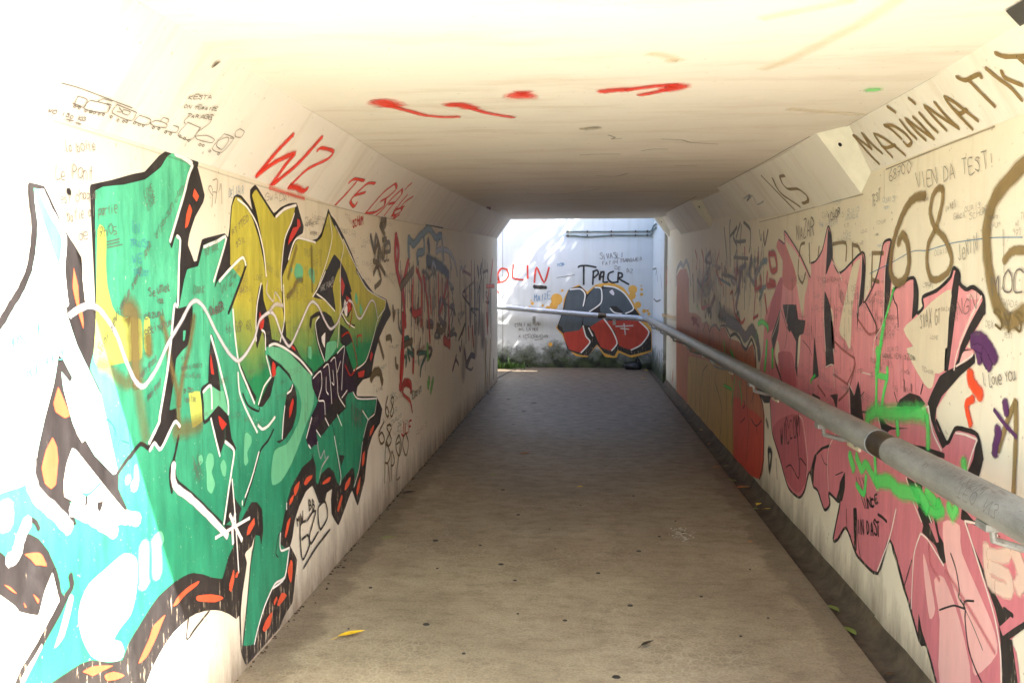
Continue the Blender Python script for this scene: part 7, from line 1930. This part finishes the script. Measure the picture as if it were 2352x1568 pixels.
# ------------------------------------------------------------ graffiti
INFO = {('LW', 'green_mural'): 'huge green and yellow wildstyle letters with black outlines and orange flames', ('LW', 'lilac_wave'): 'long pale lilac sprayed wave across the green letters', ('LW', 'marker_writing'): 'thin black and blue marker handwriting', ('LW', 'ezo_tag'): 'black EZO tag with MW and BB above it under the mural', ('LW', 'drip_scribble'): 'crowded red, grey and olive dripping tags deeper in the tunnel',
 ('LC', 'red_lettering'): 'red sprayed letters WZ TE BAISE on the sloping haunch', ('LC', 'doodle_train'): 'thin ink drawing of a train of wagons', ('CE', 'red_squiggle'): 'red spray squiggles on the ceiling', ('RC', 'olive_lettering'): 'olive brown letters MADININA TK', ('RCB', 'olive_lettering'): 'thin olive letters KS', ('RW', 'pink_mural'): 'pink spiky letters with black shadow and white highlights', ('RW', 'neon_green_spray'): 'neon green drips sprayed over the pink letters', ('RW', 'rust_mural'): 'rust, ochre and red bubble figures behind the far handrail', ('RW', 'olive_numerals'): 'large olive sprayed numerals 68', ('RW', 'purple_scribble'): 'purple marker scribble', ('RW', 'orange_mark'): 'two orange spray dabs', ('FW', 'grey_red_piece'): 'grey and red KS bubble letters with yellow halo', ('FW', 'black_lettering'): 'black sprayed word TPACR', ('FW', 'red_lettering'): 'red sprayed letters OLIN'}
build_graffiti({'LW': lw, 'LC': lw, 'CE': ce, 'RC': rw, 'RCB': rw, 'RW': rw, 'FW': fw, 'R2': r2}, INFO)
# ------------------------------------------------------------ handrail
hr = empty('handrail', (0, 0, 0)); tag(hr, 'thick grey galvanised pipe handrail along the pink wall, bending at the far corner', 'handrail')
RZ = .948; RX = 1.215; RR = .057
obj('rail_pipe', tube_mesh('rail_pipe', [(RX, -1.2, RZ), (RX, 0.5, RZ), (RX, 2, RZ), (RX, 3.29, RZ)], RR, 32), MSTEEL, hr)
obj('rail_sleeve', tube_mesh('rail_sleeve', [(RX, 3.28, RZ), (RX, 3.47, RZ)], RR-.0035, 32), MSLEEVE, hr)
pts = [(RX, 3.46+i*.9, RZ) for i in range(13)]+[(RX, 15.2, RZ)]
obj('rail_pipe', tube_mesh('rail_pipe', pts, [RR]+[RR-.001]*(len(pts)-1), 32), MSTEEL, hr)
MST2 = plain('bright_galvanised', (176, 180, 188), .38, .12, 9, .1, .4)
cv = [(RX, 15.2, RZ), (RX-.005, 15.32, RZ), (RX-.04, 15.42, RZ), (RX-.1, 15.50, RZ+.002), (RX-.2, 15.545, RZ+.01), (RX-.33, 15.55, RZ+.02)]
obj('rail_elbow', tube_mesh('rail_elbow', cv, [.054]*6, 20), MST2, hr)
obj('rail_pipe', tube_mesh('rail_pipe', [(RX-.33, 15.55, RZ+.02), (.3, 15.56, RZ+.055), (-.6, 15.56, RZ+.13), (-1.4, 15.56, RZ+.2), (-4, 15.56, RZ+.42)], [.05]*5, 20), MST2, hr)
obj('rail_joint', tube_mesh('rail_joint', [(.46, 15.558, RZ+.05), (.31, 15.56, RZ+.056)], .053, 20), MSLEEVE, hr)
MPLATE = plain('painted_bracket_plate', (232, 222, 190), .6, .15, 14)
for i, y in enumerate([2.52, 4.25, 5.95, 7.7, 9.4, 11.15, 12.9, 14.6]):
    xw = 1.38 if y < YE else 1.33
    b = obj('bracket', box_mesh('bracket', xw-.014, y-.09, .77, xw-.0015, y+.09, .91, .003), MPLATE, hr)
    obj('bracket_arm', tube_mesh('bracket_arm', [(xw-.012, y, .82), (xw-.07, y, .815), (RX+.01, y, .84), (RX, y, RZ-.045)], [.012]*4, 8), MSTEEL, b)
    for s_ in (-.06, .06): obj('bolt', tube_mesh('bolt', [(xw-.014, y+s_, .80), (xw-.026, y+s_, .80)], .011, 6), MSTEEL, b)
    c_ = obj('clamp', box_mesh('clamp', RX-.03, y-.035, RZ-.075, RX+.03, y+.035, RZ-.052, .003), MSTEEL, hr)
for x in (-.9, .62):
    b = obj('bracket', box_mesh('bracket', x-.03, 15.735, .82, x+.03, 15.7485, .98, .002), MSTEEL, hr)
    obj('bracket_arm', tube_mesh('bracket_arm', [(x, 15.74, .9), (x, 15.6, .9), (x, 15.56, .96)], [.012]*3, 8), MSTEEL, b)
# pen scratches on the pipe near the camera
def on_pipe(y, ang): return (RX+math.cos(ang)*(RR+.0009), y, RZ+math.sin(ang)*(RR+.0009))
A_ = Acc(); mi = A_.m('ink')
def pipe_text(txt, y0, y1, a0, ha, w_=.0016):
    n = len(txt)
    for i, ch in enumerate(txt):
        for st in letter(ch):
            q = [(y0+(y1-y0)*(i+x*.17)/n, a0+ha*(y_/6)) for x, y_ in st]; q = catmull(q, False, 2, .3)
            for j in range(len(q)-1):
                dx, dy = q[j+1][0]-q[j][0], (q[j+1][1]-q[j][1])*RR; L = math.hypot(dx, dy) or 1; nx, ny = -dy/L*w_/2, dx/L*w_/2/RR
                b = len(A_.v)
                for s0, qq in ((1, q[j]), (-1, q[j]), (-1, q[j+1]), (1, q[j+1])): A_.v.append(on_pipe(qq[0]+s0*nx, qq[1]+s0*ny)); A_.a.append(1)
                A_.f.append((b, b+1, b+2, b+3)); A_.mi.append(mi)
pipe_text('OLARD BU', 3.18, 3.0, 1.9, .5); pipe_text('JAUNE', 2.84, 2.66, 1.7, .5, .002); pipe_text('WXNW', 2.66, 2.48, 1.9, .6, .003); pipe_text('TEO N3', 2.62, 2.36, 2.5, .7, .002); pipe_text('KSX6', 4.35, 4.15, 2.0, .6); pipe_text('BA', 2.9, 2.86, 2.3, .3)
sc_ = A_.build('pen_scratches', hr); sc_['kind'] = 'stuff'
# conduits on the far wall
MCOND = plain('conduit_metal', (120, 134, 132), .5, .2, 14, .1, .3)
for zz, lab, e in ((2.575, 'upper thin grey conduit pipe on the far white wall', .0), (2.51, 'lower thin grey conduit pipe on the far white wall', -.022)):
    cn = empty('conduit', (0, 0, 0)); tag(cn, lab, 'pipe', 'conduit pipes on the far wall')
    obj('pipe', tube_mesh('pipe', [(-.3, 15.725, zz+.004), (.1, 15.725, zz+e*1.4), (.6, 15.725, zz-.004), (1.05, 15.725, zz+e*.4), (1.27, 15.722, zz+e*.5)], .0145, 10), MCOND, cn)
    obj('pipe_bend', tube_mesh('pipe_bend', [(1.27, 15.722, zz+e*.5), (1.30, 15.69, zz+.01), (1.305, 15.45, zz+.07), (1.305, 14.9, zz+.08)], .0145, 10), MCOND, cn)
    for x in (-.26, .1, .55, 1.0, 1.22): obj('pipe_clip', box_mesh('pipe_clip', x-.012, 15.70, zz-.02+e*.4, x+.012, 15.7485, zz+.02+e*.4, .002), MSLEEVE, cn)
# ------------------------------------------------------------ small things
def leaf_mesh(name, L, W, curl=.3, asym=0.0, n=6):
    vs_, fs = [], []
    for i in range(n+1):
        t = i/n; w_ = W*math.sin(math.pi*min(1, t*1.02))**.8*(1-.35*t); z = curl*L*(.5-abs(t-.45))*.0+.012+curl*L*.35*(t-.4)**2*2
        vs_ += [((t-.5)*L, -w_/2+asym*math.sin(t*3)*W, z+curl*w_*.6), ((t-.5)*L, asym*math.sin(t*3)*W, z), ((t-.5)*L, w_/2+asym*math.sin(t*3)*W, z+curl*w_*.6)]
    for i in range(n):
        for k in (0, 1): fs.append((i*3+k, i*3+k+1, (i+1)*3+k+1, (i+1)*3+k))
    b = len(vs_)
    vs_ += [(-L*.5, -.0015, .012), (-L*.5, .0015, .013), (-L*.72, .0015, .008), (-L*.72, -.0015, .008)]; fs.append((b, b+1, b+2, b+3))
    return mesh(name, vs_, fs, True)
ML = {'yellow': leaf_mat('yellow_leaf', (232, 186, 40)), 'brown': leaf_mat('brown_leaf', (92, 64, 40)), 'orange': leaf_mat('orange_leaf', (196, 126, 66)), 'green': leaf_mat('green_leaf', (128, 144, 62)), 'dark': leaf_mat('dark_leaf', (48, 38, 30))}
LV = [(-1.03, 3.57, 0, .13, .045, 'yellow', .5, 'curled bright yellow leaf lying near the green mural wall'), (.30, 3.59, 0, .085, .025, 'dark', .7, 'dark brown curled leaf alone in the middle of the near floor'), (1.29, 6.6, -.03, .12, .05, 'orange', .2, 'orange brown leaf in the gutter below the red painted figures'),
 (1.22, 6.72, 0, .11, .035, 'green', -.9, 'yellow green leaf on the slab edge beside the orange leaf'), (1.265, 4.17, -.04, .1, .045, 'green', -1.2, 'farther of two pale green leaves in the near gutter'), (1.262, 3.9, -.04, .11, .045, 'green', -1.3, 'nearer of two pale green leaves in the near gutter'),
 (-.52, 7.62, 0, .11, .05, 'orange', .1, 'amber leaf lying alone on the middle of the tunnel floor'), (1.31, 6.1, -.03, .07, .04, 'yellow', .8, 'small yellow leaf in the gutter near the concrete slab edge'), (1.27, 6.02, -.04, .06, .03, 'green', 0, None), (1.34, 5.95, -.02, .06, .02, 'yellow', .1, None), (1.18, 7.2, 0, .08, .03, 'orange', .2, None), (1.3, 7.4, -.03, .06, .03, 'green', .5, None),
 (-.98, 11.2, 0, .10, .06, 'brown', .9, 'upright brown leaf far down the tunnel near the left wall'), (-.7, 10.2, 0, .09, .04, 'brown', .2, None), (-.11, 11.5, 0, .13, .02, 'dark', 0, 'thin dark twig-like leaf far down the middle of the floor'), (-.62, 10.9, 0, .12, .04, 'brown', .1, None), (-.75, 9.2, 0, .07, .04, 'brown', 1, None), (-.72, 6.75, 0, .06, .04, 'green', .3, None), (.0, 6.4, 0, .05, .03, 'yellow', .3, None), (-1.2, 5.0, 0, .11, .03, 'green', .5, 'slender green leaf at the foot of the green mural wall'), (-1.3, 6.1, 0, .12, .05, 'dark', .4, 'dark leaf litter clump at the foot of the left wall'),
 (1.05, 5.1, 0, .03, .025, 'orange', .2, None), (1.05, 13.9, 0, .1, .05, 'yellow', .3, None), (1.2, 15.2, 0, .1, .06, 'yellow', .3, None), (.75, 14.4, 0, .08, .04, 'green', 0, None), (1.33, 9.2, -.03, .05, .03, 'yellow', .1, None), (1.3, 8.4, -.03, .06, .03, 'orange', .9, None), (.2, 9.0, 0, .05, .02, 'brown', .1, None), (.85, 9.6, 0, .06, .02, 'brown', .1, None), (.9, 10.6, 0, .07, .02, 'brown', .4, None), (-.2, 15.5, 0, .07, .04, 'green', .4, None), (1.29, 3.45, -.03, .05, .02, 'brown', .1, None)]
SCR = {}
for x, y, z, L, W_, c_, rz, lab in LV:
    o = obj('fallen_leaf', leaf_mesh('fallen_leaf', L, W_, .35 if c_ != 'green' else .15, .25), ML[c_], None, (x, y, z)); o.rotation_euler = (0, 0, rz)
    side = 'left side of the floor' if x < -.4 else ('middle of the floor' if x < .7 else ('slab right edge' if z == 0 else 'gutter'))
    dist = 'beyond the tunnel exit' if y > 13.7 else ('halfway down the tunnel' if 6.2 < y < 8.6 else ('deep in the tunnel' if y > 8.6 else 'near the mouth'))
    if lab: tag(o, lab, 'leaf')
    else: SCR.setdefault('tiny %s leaf scrap on the %s %s' % (c_, side, dist), []).append((y, o))
for scrap_label, members in SCR.items():
    members.sort(key=lambda q: q[0]); order = {1: [''], 2: ['nearer ', 'farther ']}.get(len(members), ['nearest ', 'middle ', 'farthest ', 'farthest '])
    for k in range(len(members)): tag(members[k][1], order[k]+scrap_label, 'leaf', 'tiny leaf scraps on the floor')
GUM = [(-1.07, 3.66), (-.61, 4.93), (-.43, 5.62), (.95, 4.63), (-1.1, 4.18), (-.72, 3.74), (.73, 3.73), (-.07, 3.84), (.15, 3.29), (.64, 5.55), (.66, 5.3), (-.15, 4.9), (.62, 4.2), (.35, 4.9), (-.3, 3.9), (-.35, 4.35), (-.45, 4.6), (.9, 3.95), (.5, 5.2), (-.9, 5.0), (-.8, 4.5), (.1, 4.5), (-.2, 5.3), (-.5, 3.45), (.25, 4.05), (.0, 5.9), (.4, 6.2), (-.6, 6.3)]
gm_ = tube_mesh('gum_spot', [(0, 0, 0), (0, 0, .0035)], [.013, .011], 10)
MG = plain('old_gum', (58, 50, 42), .7, .3, 30)
for i, (x, y) in enumerate(GUM):
    o = obj('gum_spot', gm_, MG, fl, (x, y, .0008)); s_ = .35+.9*(((i*37) % 11)/11)**1.5; o.scale = (s_*1.25, s_, 1)
pv, pf = [], []                                                     # dried white paint patch and debris
pb = bmesh.new()
for i in range(46):
    x, y = .64+random.gauss(0, .035), 5.25+random.gauss(0, .09)
    M_ = Matrix.Translation((x, y, .003)) @ Matrix.Rotation(random.random()*6, 4, 'Z') @ Matrix.Diagonal((random.uniform(.006, .028), random.uniform(.002, .009), .004, 1))
    bmesh.ops.create_cube(pb, size=1, matrix=M_)
me = bpy.data.meshes.new('paint_flakes'); pb.to_mesh(me); pb.free()
pc = obj('paint_flakes', me, plain('white_flakes', (198, 186, 168), .8, .3, 40)); tag(pc, 'patch of pale paint flakes crushed on the floor right of centre', 'debris', kind='stuff')
dp = bmesh.new()                                                    # soil and litter along the slab edge
for i in range(900):
    y = random.uniform(2.2, 13.5); x = 1.245+abs(random.gauss(0, .02))*(1.6 if math.sin(y*2.1) > .2 else .8)
    s_ = random.uniform(.004, .014); M_ = Matrix.Translation((min(x, 1.34), y, -.047+s_*.2)) @ Matrix.Rotation(random.random()*6, 4, 'Z') @ Matrix.Diagonal((s_, s_*random.uniform(.6, 2.2), s_*.5, 1))
    bmesh.ops.create_cube(dp, size=1, matrix=M_)
for i in range(260):
    y = random.uniform(2.6, 13.4); x = -1.382+abs(random.gauss(0, .014))*(2.2 if math.sin(y*3.3) > .35 else .7)
    s_ = random.uniform(.003, .010); M_ = Matrix.Translation((x, y, s_*.2)) @ Matrix.Rotation(random.random()*6, 4, 'Z') @ Matrix.Diagonal((s_, s_*random.uniform(.6, 2.2), s_*.5, 1))
    bmesh.ops.create_cube(dp, size=1, matrix=M_)
me = bpy.data.meshes.new('gutter_litter'); dp.to_mesh(me); dp.free()
dl = obj('gutter_litter', me, plain('dark_litter', (84, 68, 50), .9, .4, 40)); tag(dl, 'dark soil and plant litter gathered along both wall feet', 'litter', kind='stuff')
# black bag by the far corner
def bag():
    bm = bmesh.new(); bmesh.ops.create_icosphere(bm, subdivisions=3, radius=1)
    from mathutils import noise
    for v in bm.verts:
        n = noise.noise(v.co*1.7)*.3+noise.noise(v.co*5)*.12; c = v.co*(1+n); v.co = Vector((c.x*.17, c.y*.1, max(-.0, c.z*.085+.055)))
    me = bpy.data.meshes.new('black_bag'); bm.to_mesh(me); bm.free(); me.shade_smooth(); return me
MB_ = NT('black_plastic'); MB_.b.inputs['Base Color'].default_value = (.012, .012, .014, 1); MB_.b.inputs['Roughness'].default_value = .45; MB_.bump(MB_.noise(22, det=4), .8, .02)
bg_ = obj('black_bag', bag(), MB_.m, None, (.98, 15.5, 0)); tag(bg_, 'crumpled black plastic bag on the ground under the grey and red graffiti', 'bag')
kn = obj('bag_handle', tube_mesh('bag_handle', [(.04, 0, .10), (.035, 0, .17), (.06, 0, .235), (.085, 0, .18), (.10, 0, .10)], [.03, .022, .02, .024, .034], 10), MB_.m, bg_)
# weeds
def tuft(name, x, y, z, n, h, spread, label, mat, cat='weed'):
    vs_, fs = [], []
    for i in range(n):
        a_ = random.random()*6.28; r_ = abs(random.gauss(0, spread)); bx, by = r_*math.cos(a_), r_*math.sin(a_)*.5
        hh = h*random.uniform(.35, 1); lx, ly = random.gauss(0, .4)*hh, random.gauss(0, .3)*hh; w_ = random.uniform(.006, .016)
        b = len(vs_); ca, sa = math.cos(a_)*w_, math.sin(a_)*w_
        vs_ += [(bx-ca, by-sa, 0), (bx+ca, by+sa, 0), (bx+lx*.4+ca, by+ly*.4+sa, hh*.6), (bx+lx*.4-ca, by+ly*.4-sa, hh*.6), (bx+lx, by+ly, hh)]
        fs += [(b, b+1, b+2, b+3), (b+3, b+2, b+4)]
    o = obj(name, mesh(name, vs_, fs), mat, None, (x, y, z)); tag(o, label, cat); return o
MWEED = leaf_mat('weed_green', (74, 104, 40))
tuft('weed_patch', -1.42, 15.55, 0, 200, .13, .2, 'low bright green weeds at the left foot of the far wall', MWEED)['kind'] = 'stuff'
tuft('weed_patch', -1.9, 15.5, 0, 240, .28, .25, 'taller green weeds half hidden behind the left tunnel wall at the exit', MWEED)['kind'] = 'stuff'
for k, (x, y, z, lab) in enumerate([(-1.36, 1.80, 2.22, 'upper of two dry sprigs on the near tunnel edge against the sky'), (-1.415, 1.80, 2.13, 'lower of two dry sprigs on the near tunnel edge against the sky')]):
    vs_, fs = [], []
    for i in range(46):
        t = random.random(); cx, cz = -.055*t, -.018*t; b = len(vs_); s_ = .009; an = random.random()*3
        c1 = Vector((cx+random.gauss(0, .010), random.gauss(0, .012), cz+random.gauss(0, .006)))
        vs_ += [c1+Vector((math.cos(an)*s_, 0, math.sin(an)*s_)), c1+Vector((0, s_*.6, .003)), c1-Vector((math.cos(an)*s_, 0, math.sin(an)*s_)), c1-Vector((0, s_*.4, .004))]; fs.append((b, b+1, b+2, b+3))
    tag(obj('dry_sprig', mesh('dry_sprig', vs_, fs), leaf_mat('dry_sprig_leaf', (150, 150, 92)), None, (x, y, z)), lab, 'plant')
# ------------------------------------------------------------ tree above the bank, shading the far wall
def tree(x, y, z0, targets, label):
    t = empty('shade_tree', (x, y, z0)); tag(t, label, 'tree')
    obj('trunk', tube_mesh('trunk', [(0, 0, -.5), (.05, 0, 1.5), (-.05, .1, 3.0), (0, 0, 4.5)], [.2, .16, .13, .08], 10), MBARK, t)
    for i in range(7):
        a_ = i*.9; obj('limb', tube_mesh('limb', [(0, 0, 2.2+i*.25), (math.cos(a_)*1, math.sin(a_)*.8, 3.2+i*.2), (math.cos(a_)*2.2, math.sin(a_)*1.4, 3.9+i*.2)], [.07, .045, .02], 7), MBARK, t)
    vs_, fs = [], []
    for (cx, cy, cz, rx, ry, rz_, n) in targets:
        for i in range(n):
            d = Vector((random.gauss(0, 1), random.gauss(0, 1), random.gauss(0, 1))).normalized()*random.random()**.4
            c1 = Vector((cx+d.x*rx, cy+d.y*ry, cz+d.z*rz_)); L = random.uniform(.05, .09)
            n1 = Vector((random.gauss(0, 1), random.gauss(0, 1), random.gauss(0, 1)+.6)).normalized(); t1 = n1.orthogonal().normalized()*L; t2 = n1.cross(t1)*.5
            b = len(vs_); vs_ += [c1-t1, c1+t2, c1+t1, c1-t2]; fs.append((b, b+1, b+2, b+3))
    c = obj('crown', mesh('crown', vs_, fs), MLEAF, t); return t
# crown clumps are given relative to the trunk base
TX_, TY_, TZ_ = 4.3, 12.0, 3.0
def back(xw, zw, tt): # a point up the sun's ray from the far wall, relative to the trunk base
    d = (1.0, -.652, 1.5); return (xw+d[0]*tt-TX_, 15.75+d[1]*tt-TY_, zw+d[2]*tt-TZ_)
cl = []
for xw, zw, tt, rx, n in [(.9, 1.6, 2.9, 1.0, 3000), (.3, .8, 3.4, .8, 1900), (1.3, 2.4, 3.2, .9, 2200), (.3, 2.2, 3.6, .7, 1100), (-.1, .3, 3.1, .7, 1300), (-.7, 3.3, 3.5, .5, 320), (-1.35, 2.75, 3.0, .6, 520), (-1.9, 2.1, 3.3, .6, 800), (-.55, 1.9, 3.2, .6, 420), (-1.0, 1.2, 3.4, .55, 260), (1.9, 1.0, 3.1, 1.0, 1500), (-.7, .2, 3.4, .5, 500), (-1.6, .1, 3.0, .5, 350), (2.6, 2, 3.6, 1.2, 1200), (-.2, 1.2, 3.0, .4, 300), (-1.2, -.3, 3.0, .6, 800)]:
    bx, by, bz = back(xw, zw, tt); cl.append((bx, by, bz, rx, rx*.8, rx*.8, n))
tree(TX_, TY_, TZ_, cl, 'leafy tree on the embankment above the far tunnel exit')
